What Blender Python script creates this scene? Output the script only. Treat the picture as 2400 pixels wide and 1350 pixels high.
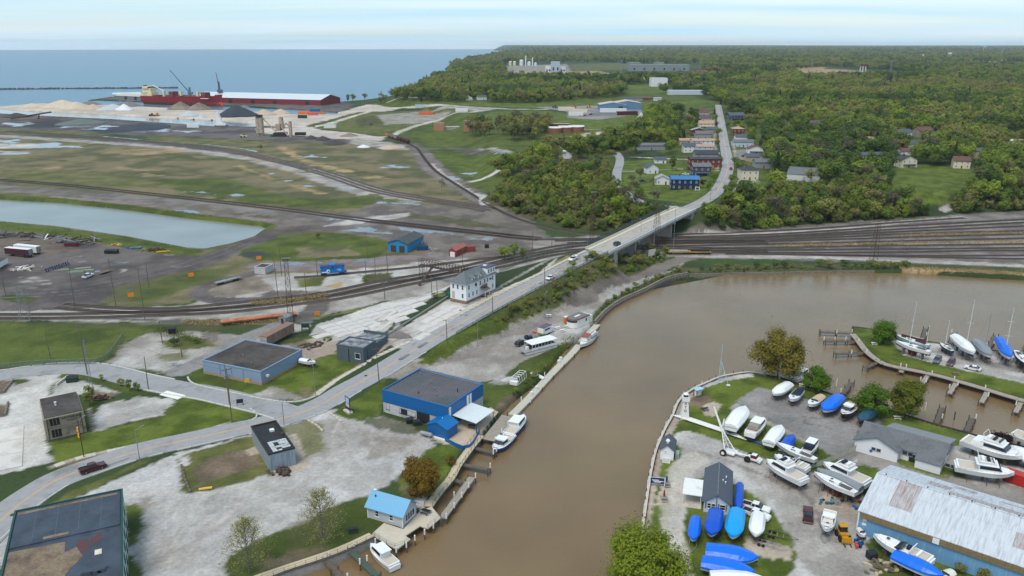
import bpy,bmesh,math,random
import numpy as np
random.seed(7);np.random.seed(7)
R=math.radians
def SI(n,k,v):n.inputs[k].default_value=v
def Q(s):v=[float(a)for a in s.split()];return list(zip(v[::2],v[1::2]))
sc=bpy.context.scene
for o in list(bpy.data.objects):bpy.data.objects.remove(o)
COL=sc.collection
# ------------------------------------------------------------ camera
HC,FPX=95.0,1860.0
PITCH=math.atan((675-104)/FPX);SP,CP=math.sin(PITCH),math.cos(PITCH)
cam=bpy.data.objects.new('camera',bpy.data.cameras.new('camera'));COL.objects.link(cam)
cam.location=(0,0,HC);cam.rotation_euler=(math.pi/2-PITCH,0,0)
cam.data.sensor_width=36;cam.data.lens=FPX/2400*36;cam.data.clip_start=1;cam.data.clip_end=90000
sc.camera=cam
sc.render.resolution_x,sc.render.resolution_y=1024,576
# ------------------------------------------------------------ world, sun, exposure
SUN_EL,SUN_AZ=R(60),R(215)
w=bpy.data.worlds.new('World');sc.world=w;w.use_nodes=True
nt=w.node_tree;nt.nodes.clear()
def wn(t,**k):
    n=nt.nodes.new(t)
    for a,b in k.items():setattr(n,a,b)
    return n
sky=wn('ShaderNodeTexSky',sky_type='NISHITA',sun_disc=False,sun_elevation=SUN_EL,sun_rotation=SUN_AZ,altitude=100,air_density=1.0,dust_density=1.0,ozone_density=1.2)
tc=wn('ShaderNodeTexCoord');sep=wn('ShaderNodeSeparateXYZ');nt.links.new(tc.outputs['Generated'],sep.inputs[0])
# cloud deck: direction projected on a plane overhead, so the layer is one sheet all round
zc=wn('ShaderNodeMath',operation='MAXIMUM');nt.links.new(sep.outputs['Z'],zc.inputs[0]);zc.inputs[1].default_value=0.0
za=wn('ShaderNodeMath',operation='ADD');nt.links.new(zc.outputs[0],za.inputs[0]);za.inputs[1].default_value=0.045
dv=wn('ShaderNodeVectorMath',operation='SCALE');inv=wn('ShaderNodeMath',operation='DIVIDE');inv.inputs[0].default_value=1.0
nt.links.new(za.outputs[0],inv.inputs[1]);nt.links.new(tc.outputs['Generated'],dv.inputs[0]);nt.links.new(inv.outputs[0],dv.inputs['Scale'])
mp=wn('ShaderNodeMapping');SI(mp,'Scale',(0.10,0.26,0.0));SI(mp,'Rotation',(0,0,R(8)));nt.links.new(dv.outputs[0],mp.inputs[0])
n1=wn('ShaderNodeTexNoise');SI(n1,'Scale',1.6);SI(n1,'Detail',6);SI(n1,'Roughness',0.55);SI(n1,'Distortion',0.3)
nt.links.new(mp.outputs[0],n1.inputs['Vector'])
cr=wn('ShaderNodeValToRGB');cr.color_ramp.elements[0].position=0.36;cr.color_ramp.elements[1].position=0.66
cr.color_ramp.elements[0].color=(0.5,0.5,0.5,1);cr.color_ramp.elements[1].color=(0.97,0.97,0.97,1)
nt.links.new(n1.outputs['Fac'],cr.inputs[0])
n2=wn('ShaderNodeTexNoise');SI(n2,'Scale',0.7);SI(n2,'Detail',5)
nt.links.new(mp.outputs[0],n2.inputs['Vector'])
cr2=wn('ShaderNodeValToRGB');cr2.color_ramp.elements[0].position=0.35;cr2.color_ramp.elements[1].position=0.68
cr2.color_ramp.elements[0].color=(2.5,4.3,5.4,1);cr2.color_ramp.elements[1].color=(4.5,5.2,5.8,1)
nt.links.new(n2.outputs['Fac'],cr2.inputs[0])
mx=wn('ShaderNodeMix',data_type='RGBA');nt.links.new(cr.outputs[0],mx.inputs['Factor'])
nt.links.new(sky.outputs[0],mx.inputs['A']);nt.links.new(cr2.outputs[0],mx.inputs['B'])
bg=wn('ShaderNodeBackground');bg.inputs[1].default_value=0.10
nt.links.new(mx.outputs['Result'],bg.inputs[0]);wo=wn('ShaderNodeOutputWorld');nt.links.new(bg.outputs[0],wo.inputs[0])
sun=bpy.data.objects.new('sun',bpy.data.lights.new('sun','SUN'));COL.objects.link(sun)
sun.data.energy=1.5;sun.data.angle=R(28);sun.data.color=(1,0.92,0.80)
sun.rotation_euler=(math.pi/2-SUN_EL,0,-SUN_AZ+math.pi)
sc.view_settings.view_transform='Standard';sc.view_settings.look='None'
sc.view_settings.gamma=1.0;sc.view_settings.exposure=0.93;sc.view_settings.use_curve_mapping=False
# ------------------------------------------------------------ photo pixel -> place
def P(px,py,z=0.0):
    u,v=(px-1200)/FPX,(py-675)/FPX
    dx,dy,dz=u,CP-v*SP,-SP-v*CP
    t=(z-HC)/dz
    return(dx*t,dy*t,z)
def P2(pts,z=0.0):return np.array([P(a[0],a[1],z)[:2]for a in pts])
def proj(x,y,z):
    dz=z-HC
    d=y*CP-dz*SP;up=y*SP+dz*CP
    return 1200+FPX*x/d,675-FPX*up/d
def sstep(a,b,x):
    t=np.clip((x-a)/(b-a),0,1);return t*t*(3-2*t)
def sdf(x,y,poly):
    if x.size<=400:
        poly=np.asarray(poly,float);a=poly;b_=np.roll(poly,-1,0);e=b_-a;X=x.reshape(-1,1);Y=y.reshape(-1,1)
        t=np.clip(((X-a[:,0])*e[:,0]+(Y-a[:,1])*e[:,1])/((e**2).sum(1)+1e-12),0,1)
        d=np.sqrt(((X-a[:,0]-t*e[:,0])**2+(Y-a[:,1]-t*e[:,1])**2).min(1))
        with np.errstate(divide='ignore',invalid='ignore'):
            c=((a[:,1]>Y)!=(b_[:,1]>Y))&(X<e[:,0]*(Y-a[:,1])/e[:,1]+a[:,0])
        return np.where(c.sum(1)%2==1,-d,d).reshape(x.shape)
    d=np.full(x.shape,1e18);inside=np.zeros(x.shape,bool)
    n=len(poly)
    for i in range(n):
        ax,ay=poly[i];bx,by=poly[(i+1)%n]
        ex,ey=bx-ax,by-ay;L=ex*ex+ey*ey+1e-12
        t=np.clip(((x-ax)*ex+(y-ay)*ey)/L,0,1)
        d=np.minimum(d,(x-ax-t*ex)**2+(y-ay-t*ey)**2)
        if ay!=by:
            c=((ay>y)!=(by>y))&(x<ex*(y-ay)/(by-ay)+ax)
            inside^=c
    d=np.sqrt(d);return np.where(inside,-d,d)
def dln(x,y,pts,extra=None):
    if x.size<=400:
        p=np.asarray(pts,float)[:,:2];a=p[:-1];e=p[1:]-a;X=x.reshape(-1,1);Y=y.reshape(-1,1)
        t=np.clip(((X-a[:,0])*e[:,0]+(Y-a[:,1])*e[:,1])/((e**2).sum(1)+1e-12),0,1)
        q=(X-a[:,0]-t*e[:,0])**2+(Y-a[:,1]-t*e[:,1])**2;j=q.argmin(1);r=np.arange(len(j));tt=t[r,j]
        sd=np.sign(e[j,0]*(Y[:,0]-a[j,1])-e[j,1]*(X[:,0]-a[j,0]))
        return np.sqrt(q[r,j]).reshape(x.shape),sd.reshape(x.shape),[(np.asarray(k)[j]+(np.asarray(k)[j+1]-np.asarray(k)[j])*tt).reshape(x.shape)for k in(extra or[])]
    d=np.full(x.shape,1e18);side=np.zeros(x.shape);ex_=[np.zeros(x.shape)for _ in(extra or[])]
    for i in range(len(pts)-1):
        ax,ay=pts[i][:2];bx,by=pts[i+1][:2]
        ex,ey=bx-ax,by-ay;L=ex*ex+ey*ey+1e-12
        t=np.clip(((x-ax)*ex+(y-ay)*ey)/L,0,1)
        q=(x-ax-t*ex)**2+(y-ay-t*ey)**2
        m=q<d;d=np.where(m,q,d)
        side=np.where(m,ex*(y-ay)-ey*(x-ax),side)
        for k,e in enumerate(extra or[]):ex_[k]=np.where(m,e[i]+(e[i+1]-e[i])*t,ex_[k])
    return np.sqrt(d),np.sign(side),ex_
_rt=np.random.RandomState(3).rand(256,256)
def vnoise(x,y):
    xi=np.floor(x).astype(int);yi=np.floor(y).astype(int);fx=x-xi;fy=y-yi
    fx=fx*fx*(3-2*fx);fy=fy*fy*(3-2*fy)
    g=lambda a,b:_rt[a%256,b%256]
    return(g(xi,yi)*(1-fx)+g(xi+1,yi)*fx)*(1-fy)+(g(xi,yi+1)*(1-fx)+g(xi+1,yi+1)*fx)*fy
def fbm(x,y,o=4):
    s=0;a=0.5;t=0
    for i in range(o):
        s=s+a*vnoise(x*2**i+17.3*i,y*2**i+5.1*i);t+=a;a*=0.55
    return s/t
    # ------------------------------------------------------------ materials
MATS={}
def rgb(r,g,b):
    f=lambda c:(c/255/12.92 if c<11 else((c/255+0.055)/1.055)**2.4)
    return(f(r),f(g),f(b))
ALB=0.74
def mat(name,col,rough=0.7,var=0.18,scale=1.2,metal=0.0,spec=0.4,bump=0.0,dirt=None,dirt_amt=0.4,dscale=0.35,raw=False,stretch=None,rnd=0.0,bscale=None,trans=0.0):
    if name in MATS:return MATS[name]
    if not raw:col=tuple(c*ALB for c in rgb(*col))
    m=bpy.data.materials.new(name);m.use_nodes=True;t=m.node_tree;b=t.nodes['Principled BSDF']
    SI(b,'Roughness',rough);SI(b,'Metallic',metal);SI(b,'Specular IOR Level',spec)
    co=t.nodes.new('ShaderNodeTexCoord');vec=co.outputs['Object']
    if stretch:
        mpn=t.nodes.new('ShaderNodeMapping');SI(mpn,'Scale',stretch);t.links.new(vec,mpn.inputs[0]);vec=mpn.outputs[0]
    nz=t.nodes.new('ShaderNodeTexNoise');SI(nz,'Scale',scale);SI(nz,'Detail',6);SI(nz,'Roughness',0.65)
    t.links.new(vec,nz.inputs['Vector'])
    r=t.nodes.new('ShaderNodeValToRGB');r.color_ramp.elements[0].position=0.3;r.color_ramp.elements[1].position=0.7
    lo=tuple(max(0,c*(1-var))for c in col);hi=tuple(min(1,c*(1+var))for c in col)
    r.color_ramp.elements[0].color=(*lo,1);r.color_ramp.elements[1].color=(*hi,1)
    t.links.new(nz.outputs['Fac'],r.inputs[0]);out=r.outputs[0]
    if dirt:
        dc=tuple(c*ALB for c in rgb(*dirt))
        nd=t.nodes.new('ShaderNodeTexNoise');SI(nd,'Scale',dscale);SI(nd,'Detail',8);SI(nd,'Roughness',0.7)
        t.links.new(vec,nd.inputs['Vector'])
        rd=t.nodes.new('ShaderNodeValToRGB');rd.color_ramp.elements[0].position=0.60-dirt_amt*0.3;rd.color_ramp.elements[1].position=0.72-dirt_amt*0.1
        rd.color_ramp.elements[0].color=(0,0,0,1);rd.color_ramp.elements[1].color=(1,1,1,1)
        t.links.new(nd.outputs['Fac'],rd.inputs[0])
        mm=t.nodes.new('ShaderNodeMix');mm.data_type='RGBA';t.links.new(rd.outputs[0],mm.inputs['Factor']);t.links.new(out,mm.inputs['A']);SI(mm,'B',(*dc,1))
        out=mm.outputs['Result']
    if rnd:
        oi=t.nodes.new('ShaderNodeObjectInfo');hs=t.nodes.new('ShaderNodeHueSaturation')
        mr=t.nodes.new('ShaderNodeMapRange');SI(mr,'To Min',1-rnd);SI(mr,'To Max',1+rnd)
        mh=t.nodes.new('ShaderNodeMapRange');SI(mh,'To Min',0.5-rnd*0.07);SI(mh,'To Max',0.5+rnd*0.07)
        t.links.new(oi.outputs['Random'],mr.inputs[0]);t.links.new(mr.outputs[0],hs.inputs['Value'])
        fr=t.nodes.new('ShaderNodeMath');fr.operation='FRACT';ml=t.nodes.new('ShaderNodeMath');ml.operation='MULTIPLY';ml.inputs[1].default_value=7.31
        t.links.new(oi.outputs['Random'],ml.inputs[0]);t.links.new(ml.outputs[0],fr.inputs[0]);t.links.new(fr.outputs[0],mh.inputs[0]);t.links.new(mh.outputs[0],hs.inputs['Hue'])
        t.links.new(out,hs.inputs['Color']);out=hs.outputs[0]
    t.links.new(out,b.inputs['Base Color'])
    if bump:
        bp=t.nodes.new('ShaderNodeBump');SI(bp,'Strength',bump);SI(bp,'Distance',0.1)
        nb=nz
        if bscale:
            nb=t.nodes.new('ShaderNodeTexNoise');SI(nb,'Scale',bscale);SI(nb,'Detail',3);t.links.new(vec,nb.inputs['Vector'])
        t.links.new(nb.outputs['Fac'],bp.inputs['Height']);t.links.new(bp.outputs[0],b.inputs['Normal'])
    if trans:
        SI(b,'Transmission Weight',trans)
    MATS[name]=m;return m
def tag(o,label=None,cat=None,group=None,kind=None):
    if label:o['label']=label
    if cat:o['category']=cat
    if group:o['group']=group
    if kind:o['kind']=kind
    return o
def empty(name,loc,rz=0.0,label=None,cat=None,group=None,kind=None):
    o=bpy.data.objects.new(name,None);COL.objects.link(o);o.location=loc;o.rotation_euler=(0,0,rz);o.empty_display_size=0.5
    return tag(o,label,cat,group,kind)
class MB:
    def __init__(s):s.v=[];s.f=[]
    def add(s,v,f):
        k=len(s.v);s.v+=[tuple(p)for p in v];s.f+=[tuple(i+k for i in q)for q in f];return s
    def box(s,x0,y0,z0,x1,y1,z1,rz=0.0,c=None):
        v=[(x0,y0,z0),(x1,y0,z0),(x1,y1,z0),(x0,y1,z0),(x0,y0,z1),(x1,y0,z1),(x1,y1,z1),(x0,y1,z1)]
        if rz:
            cx,cy=c or((x0+x1)/2,(y0+y1)/2);a,b=math.cos(rz),math.sin(rz)
            v=[(cx+(p[0]-cx)*a-(p[1]-cy)*b,cy+(p[0]-cx)*b+(p[1]-cy)*a,p[2])for p in v]
        return s.add(v,[(3,2,1,0),(4,5,6,7),(0,1,5,4),(1,2,6,5),(2,3,7,6),(3,0,4,7)])
    def cbox(s,cx,cy,z0,sx,sy,h,rz=0.0):return s.box(cx-sx/2,cy-sy/2,z0,cx+sx/2,cy+sy/2,z0+h,rz)
    def prism(s,pts,z0,z1):
        n=len(pts);v=[(p[0],p[1],z0)for p in pts]+[(p[0],p[1],z1)for p in pts]
        return s.add(v,[tuple(reversed(range(n))),tuple(range(n,2*n))]+[(i,(i+1)%n,n+(i+1)%n,n+i)for i in range(n)])
    def extx(s,prof,x0,x1):
        n=len(prof);v=[(x0,p[0],p[1])for p in prof]+[(x1,p[0],p[1])for p in prof]
        return s.add(v,[tuple(range(n)),tuple(reversed(range(n,2*n)))]+[(i,n+i,n+(i+1)%n,(i+1)%n)for i in range(n)])
    def exty(s,prof,y0,y1):
        n=len(prof);v=[(p[0],y0,p[1])for p in prof]+[(p[0],y1,p[1])for p in prof]
        return s.add(v,[tuple(reversed(range(n))),tuple(range(n,2*n))]+[(i,(i+1)%n,n+(i+1)%n,n+i)for i in range(n)])
    def loft(s,secs,cap=True):
        n=len(secs[0]);k=len(s.v)
        for q in secs:s.v+=[tuple(p)for p in q]
        for j in range(len(secs)-1):
            a=k+j*n
            for i in range(n):s.f.append((a+i,a+(i+1)%n,a+n+(i+1)%n,a+n+i))
        if cap:s.f.append(tuple(reversed(range(k,k+n))));s.f.append(tuple(range(k+(len(secs)-1)*n,k+len(secs)*n)))
        return s
    def open_loft(s,secs):
        n=len(secs[0]);k=len(s.v)
        for q in secs:s.v+=[tuple(p)for p in q]
        for j in range(len(secs)-1):
            a=k+j*n
            for i in range(n-1):s.f.append((a+i,a+i+1,a+n+i+1,a+n+i))
        return s
    def cyl(s,cx,cy,z0,z1,r0,r1=None,n=10):
        r1=r0 if r1 is None else r1
        return s.loft([[(cx+r*math.cos(2*math.pi*i/n),cy+r*math.sin(2*math.pi*i/n),z)for i in range(n)]for r,z in((r0,z0),(r1,z1))])
    def tube(s,a,b,r,n=5,r1=None):
        a=np.array(a,float);b=np.array(b,float);d=b-a;L=np.linalg.norm(d)
        if L<1e-6:return s
        d/=L;u=np.cross(d,(0,0,1)if abs(d[2])<0.95 else(1,0,0));u/=np.linalg.norm(u);w_=np.cross(d,u)
        r1=r if r1 is None else r1
        return s.loft([[tuple(p+rr*(math.cos(2*math.pi*i/n)*u+math.sin(2*math.pi*i/n)*w_))for i in range(n)]for p,rr in((a,r),(b,r1))])
    def wheel(s,cx,cy,cz,r,w_,n=12):
        return s.loft([[(cx+r*math.cos(2*math.pi*i/n),y,cz+r*math.sin(2*math.pi*i/n))for i in range(n)]for y in(cy-w_/2,cy+w_/2)])
    def lathe(s,cx,cy,prof,n=12):
        return s.loft([[(cx+r*math.cos(2*math.pi*i/n),cy+r*math.sin(2*math.pi*i/n),z)for i in range(n)]for r,z in prof])
    def bd(s,name,m,parent=None,loc=None,rz=0.0,smooth=False,**k):
        me=bpy.data.meshes.new(name);me.from_pydata(s.v,[],s.f)
        if s.f:
            bm_=bmesh.new();bm_.from_mesh(me);bmesh.ops.recalc_face_normals(bm_,faces=bm_.faces);bm_.to_mesh(me);bm_.free()
        for q in(m if isinstance(m,(list,tuple))else[m]):me.materials.append(q)
        if smooth:me.polygons.foreach_set('use_smooth',[True]*len(me.polygons))
        me.update();o=bpy.data.objects.new(name,me);COL.objects.link(o)
        if parent:o.parent=parent
        if loc is not None:o.location=loc
        if rz:o.rotation_euler=(0,0,rz)
        return tag(o,**k)if k else o
BX=lambda*a,**k:MB().box(*a,**k)
CY=lambda*a,**k:MB().cyl(*a,**k)
TB=lambda*a,**k:MB().tube(*a,**k)
PI=math.pi;ru=random.uniform;NA=np.array
def link_mesh(name,me,parent=None,loc=None,rz=0.0):
    o=bpy.data.objects.new(name,me);COL.objects.link(o)
    if parent:o.parent=parent
    if loc is not None:o.location=loc
    if rz:o.rotation_euler=(0,0,rz)
    return o
def copy_tree(o,parent=None):
    c=o.copy();COL.objects.link(c);c.parent=parent
    for ch in o.children:copy_tree(ch,c)
    return c
def text_mesh(s,name,size,m,parent,loc,rot,ext=0.02,align='CENTER'):
    cu=bpy.data.curves.new(name,'FONT');cu.body=s;cu.size=size;cu.extrude=ext;cu.align_x=align;cu.align_y='CENTER';cu.resolution_u=2
    o=bpy.data.objects.new(name,cu);COL.objects.link(o);bpy.context.view_layer.update()
    me=bpy.data.meshes.new_from_object(o.evaluated_get(bpy.context.evaluated_depsgraph_get()));bpy.data.objects.remove(o)
    me.materials.clear();me.materials.append(m)
    t=bpy.data.objects.new(name,me);COL.objects.link(t);t.parent=parent;t.location=loc;t.rotation_euler=rot
    return t
    # ------------------------------------------------------------ terrain heights
WL=-1.7
ROADPX=[(-140,1345,0),(-60,1275,0),(0,1222,0),(47,1182,0),(95,1149,0),(142,1122,0),(206,1098,0),(249,1083,0),(296,1067,0),(356,1050,0),(427,1035,0),(521,1014,0),(587,1000,0),(645,986,0),(687,975,0),(735,957,0),(775,937,.1),(806,917,.2),(853,892,.5),(900,865,.9),(947,836,1.5),(1019,792,2.5),(1066,766,3.1),(1137,726,4.2),(1200,693,5.2),(1265,660,6.2),(1330,626,7.2),(1381,600,7.9),(1446,569,8.6),(1485,550,8.9),(1537,524,9.3),(1579,504,9.6),(1615,488,9.9),(1654,469,10.3),(1680,449,10.6),(1693,428,10.9),(1700,413,11.2),(1706,391,11.6),(1703,365,12),(1698,339,12.5),(1694,312,13),(1690,287,13.4),(1686,262,14),(1683,246,14.5)]
RD=NA([P(a,b,c)for a,b,c in ROADPX])
def sml(p,n=4):
    p=NA(p,float);out=[]
    for i in range(len(p)-1):
        a=p[max(i-1,0)];b=p[i];c=p[i+1];d=p[min(i+2,len(p)-1)]
        for k in range(n):
            t=k/n;out.append(0.5*((2*b)+(-a+c)*t+(2*a-5*b+4*c-d)*t*t+(-a+3*b-3*c+d)*t**3))
    out.append(p[-1]);return NA(out)
RDS=sml(RD,4);RDS[:,2]=np.interp(np.arange(len(RDS))/4,np.arange(len(RD)),RD[:,2])
# embankment height and left/right shoulder along the road; zero under the bridge span
i0=[k for k,a in enumerate(ROADPX)if a[0]==1446][0];i1=[k for k,a in enumerate(ROADPX)if a[0]==1579][0]
EMB=NA([a[2]for a in ROADPX],float);EMB[i0:i1+1]=0
LSH=np.interp([a[0]for a in ROADPX],[-200,930,1000,1066,1200,1290,1381,1400,1800],[5,6,16,27,26,17,7,5,5])
RSH=np.full(len(ROADPX),6.0)
_k=np.arange(len(RDS))/4;EMBS=np.minimum(np.interp(_k,np.arange(len(EMB)),EMB),RDS[:,2]);LSHS=np.interp(_k,np.arange(len(LSH)),LSH)
j0,j1=i0*4-3,i1*4+1;EMBS[j0:j1+1]=0
PLAT=P2(Q('1135 470 1230 508 1330 535 1450 545 1570 540 1625 540 1800 527 2100 508 2400 488 3300 440'),0)
PLAT=np.vstack([PLAT,Q('9000 2500 9000 60000 -1000 60000 -1000 9000'),P2(Q('1180 135 1050 195 900 243 1010 262 1090 330 1120 400'),0)])
RIVER=Q('560 1420 661 1345 763 1312 822 1288 879 1261 905 1270 960 1225 1000 1190 1030 1150 1061 1122 1072 1095 1102 1054 1129 1021 1141 1009 1168 968 1196 937 1232 909 1268 882 1291 852 1322 814 1350 792 1394 752 1420 724 1459 698 1511 675 1563 649 1615 639 1667 637 1800 635 1904 632 2033 631 2124 632 2267 641 2400 649 2750 668 3400 700 3400 1420')
MARINA=Q('1470 1440 1490 1330 1506 1234 1516 1167 1523 1119 1535 1062 1546 1033 1560 1002 1577 972 1585 950 1596 933 1627 910 1656 897 1689 883 1737 874 1762 872 1796 878 1830 884 1873 899 1921 913 1954 924 1981 931 2008 938 2070 955 2131 974 2164 984 2200 995 2266 1012 2285 1018 2400 1046 2750 1125 3400 1200 3400 1440')
SPIT=Q('1997 764 2042 770 2100 784 2160 796 2220 806 2290 815 2400 828 2750 866 3300 930 3300 1120 2750 1010 2396 932 2316 908 2240 886 2180 870 2080 850 2056 838 2030 818 2010 792 1995 779')
POND=Q('-500 418 0 462 150 471 300 487 450 507 600 523 625 528 590 553 540 568 480 580 440 577 300 551 130 527 0 516 -500 470')
SLIP1=Q('-600 246 0 253 78 259 207 263 337 272 493 278 600 286 640 290 610 296 503 295 389 287 259 278 130 272 0 265 -600 258')
SLIP2=Q('60 239 190 234 230 233.5 340 238 530 247 620 252 700 256 790 262 800 267 700 267 620 262 530 258 350 250 200 242')
LAKE=Q('-1600 246 0 248.5 75 242 200 234 222 231 250 226.5 290 221 420 221 560 223 700 229 800 237 850 233 900 226 960 211 1000 190 1007 182 1030 183 1040 172 1054 159 1061 151 1093 141 1140 134 1190 130 1230 128.5 1236 126 1212 122 1190 119.5 1160 118')
RIVW,MARW,SPIW,PONW,S1W,S2W=[P2(q,0)for q in(RIVER,MARINA,SPIT,POND,SLIP1,SLIP2)]
LAKW=np.vstack([P2(LAKE,0),Q('-300 16000 -300 40000 -40000 40000 -40000 1200')])
def crop(x,y,poly,m):
    return(x>poly[:,0].min()-m)&(x<poly[:,0].max()+m)&(y>poly[:,1].min()-m)&(y<poly[:,1].max()+m)
def H(x,y):
    x=np.atleast_1d(np.asarray(x,float));y=np.atleast_1d(np.asarray(y,float))
    h=np.zeros(x.shape)
    s=sdf(x,y,PLAT);h=np.where(s<30,9.0*sstep(6,-26,s)+np.clip(-s-30,0,900)*0.004,h)
    far=sstep(2500,26000,y);h=h+far*np.where(x>-1500,62+18*(fbm(x/6000,y/6000)-.5),0)
    m=crop(x,y,RDS[:,:2],60)
    if m.any():
        d,sd,(e,ls)=dln(x[m],y[m],RDS,[EMBS,LSHS])
        w_=np.where(sd>0,ls,6.0);ramp=1-sstep(w_,w_+2.2*e+1.5,d)
        hm=h[m];h[m]=np.where(e>hm,hm+(e-hm)*ramp,np.where(d<24,hm+(e-hm)*(1-sstep(8,24,d))*(e>9),hm))
    for poly,k in((RIVW,1.2),(PONW,3.5),(S1W,4),(S2W,4)):
        m=crop(x,y,poly,6)
        if m.any():
            s=sdf(x[m],y[m],poly)
            if poly is RIVW:
                s=np.maximum(s,-np.minimum(sdf(x[m],y[m],MARW),sdf(x[m],y[m],SPIW)))
            h[m]=np.where(s<k*.5,h[m]*0+np.minimum(h[m],0)+(-4.0)*sstep(k*.5,-k*.5,s),h[m])
    m=(y>600)&(x<3000)
    if m.any():
        s=sdf(x[m],y[m],LAKW);kk=3+y[m]*.004
        h[m]=np.where(s<kk,h[m]+(-4-h[m])*sstep(kk,-kk,s),h[m])
    return h
def G(px,py):
    z=0.0
    for _ in range(7):
        x,y,_z=P(px,py,z);z=0.5*z+0.5*max(float(H(x,y)[0]),WL)if _>2 else max(float(H(x,y)[0]),WL)
    return(x,y,float(H(x,y)[0]))
def GZ(x,y):return float(H(x,y)[0])
# ------------------------------------------------------------ ground cover
CLS={}
def cls(n,c1,c2,rough=0.95,wet=0.0,sc_=9.0):CLS[n]=(NA(rgb(*c1))*ALB,NA(rgb(*c2))*ALB,wet,sc_)
cls('forest',(66,82,46),(54,66,40),sc_=60);cls('grass',(92,102,46),(70,82,36),sc_=12);cls('grass2',(116,114,68),(86,92,48),sc_=9);cls('lawn',(102,114,46),(76,90,32),sc_=5)
cls('field',(126,116,88),(92,92,64),sc_=18);cls('tan',(176,150,112),(140,124,90),sc_=10);cls('brush',(92,88,60),(72,80,46),sc_=8);cls('soil',(128,112,94),(104,92,76),sc_=5)
cls('pale',(206,198,188),(176,170,162),sc_=12);cls('sand',(206,192,178),(186,174,164),sc_=30);cls('gravel',(194,191,188),(168,163,158),sc_=7);cls('gravelp',(194,191,190),(174,169,165),sc_=11)
cls('gmid',(174,168,162),(146,139,132),sc_=8);cls('mud',(126,117,110),(104,96,92),sc_=10);cls('dmud',(112,104,102),(84,78,78),sc_=18);cls('mauve',(140,128,128),(118,106,104),sc_=10)
cls('ballast',(136,129,125),(108,101,97),sc_=10);cls('coal',(58,60,66),(70,72,78),sc_=12);cls('asph',(150,146,144),(132,129,127),sc_=14);cls('conc',(206,202,197),(182,177,172),sc_=9);cls('concb',(190,176,160),(166,152,138),sc_=9)
cls('puddle',(118,120,124),(104,106,112),wet=1.0);cls('puddle2',(100,104,112),(90,92,100),wet=1.0)
Z=[]
def zone(c,pts,edge=1.0,jit=1.2,a=1.0):Z.append((c,'poly',pts,edge,jit,a,0))
def path(c,pts,w,edge=.8,jit=.8,a=1.0):Z.append((c,'line',pts,edge,jit,a,w))
def pud(cx,cy,rx,ry,c='puddle',rot=0,a=1.0):
    k=random.random()*9
    pts=[]
    for i in range(14):
        t=2*PI*i/14;r=.78+.34*math.sin(3*t+k)+.2*math.sin(5*t+2*k);pts.append((cx+rx*r*math.cos(t),cy+ry*r*math.sin(t)+math.cos(t)*rx*rot))
    Z.append((c,'poly',pts,1.0,1.6 if cy>500 else 6.0,a,0))
    # far country and harbour
zone('field',Q('-900 318 0 318 250 330 600 330 900 330 1000 362 1100 470 1240 560 1240 640 0 700 -900 760'),4,8)
zone('sand',Q('-900 262 0 249 78 242.5 200 238 350 246 530 254 700 265 800 262 860 245 900 243 960 238 1010 243 930 256 800 285 740 300 690 305 640 296 560 287 440 279 300 271 150 263 0 255'),3,6)
zone('dmud',Q('225 232 290 222 560 223 800 238 830 245 800 262 700 258 620 250 530 246 340 238'),3,5)
zone('dmud',Q('-900 268 0 263 130 271 389 286 503 294 600 296 700 300 820 318 900 330 985 350 900 345 750 334 600 330 420 322 250 314 0 303 -900 310'),4,8)
zone('sand',Q('600 300 690 300 840 312 905 325 880 332 800 326 700 318 610 312'),3,6);zone('gmid',Q('820 322 960 340 985 352 900 350 820 336'),3,5)
zone('coal',Q('200 302 320 290 385 290 300 310 230 314'),4,4);zone('coal',Q('0 298 110 282 200 290 120 300'),6,6)
for a in[(40,291,45,5),(170,296,40,4),(230,302,38,3),(250,296,30,3),(370,306,40,4),(440,308,36,3),(300,305,16,2),(330,309,18,2)]:pud(*a)
zone('grass2',Q('-500 306 0 301 240 313 260 318 120 316 -500 318'),3,5);zone('grass2',Q('340 318 420 322 600 330 640 340 600 338 430 332 350 326'),3,4)
path('puddle',Q('-200 300 60 311 150 315 250 320 360 331'),3.5,1.5,3);path('gmid',Q('0 318 250 333 420 346 600 372 720 402 860 448 940 470'),26,4,5);path('dmud',Q('0 314 250 330 420 343 600 367 720 396'),9,2,3)
path('puddle',Q('380 333 470 338 560 347 600 355'),3,1.5,3,.9)
zone('pale',Q('-100 337 100 336 125 340 60 348 -100 349'),2,3);pud(120,342,70,8);pud(20,331,40,6);pud(30,359,34,4);path('concb',[(-60,353),(60,357)],8)
for i in range(26):
    a,b=ru(0,900),ru(365,480);pud(a,b,ru(20,80),ru(2,6),random.choice(['tan','brush','grass','grass2','brush','soil']),0.06,.8)
zone('tan',Q('260 350 420 348 440 356 340 364 250 360'),5,8,.8);path('tan',Q('660 345 700 370 760 390 820 402'),9,3,6);path('tan',[(560,388),(640,420),(760,455)],5,2,5,.8)
zone('grass',Q('350 420 520 418 640 455 800 470 870 455 940 470 960 485 800 490 600 478 420 450'),5,8,.9);zone('grass2',Q('0 395 300 410 420 440 200 440 0 420'),5,9,.7)
for a in[(730,366,32,4),(920,391,30,5),(800,440,26,4,'puddle',.2),(645,410,12,5),(670,425,12,3),(730,436,11,3),(900,478,45,4,'puddle',.1),(975,482,55,5,'puddle',.12),(1040,492,40,4),(640,408,10,3),(470,452,45,2.5,'puddle',.08),(290,462,40,3,'puddle',.1),(330,468,36,3,'puddle',.1),(560,458,20,2)]:pud(*a)
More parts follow.
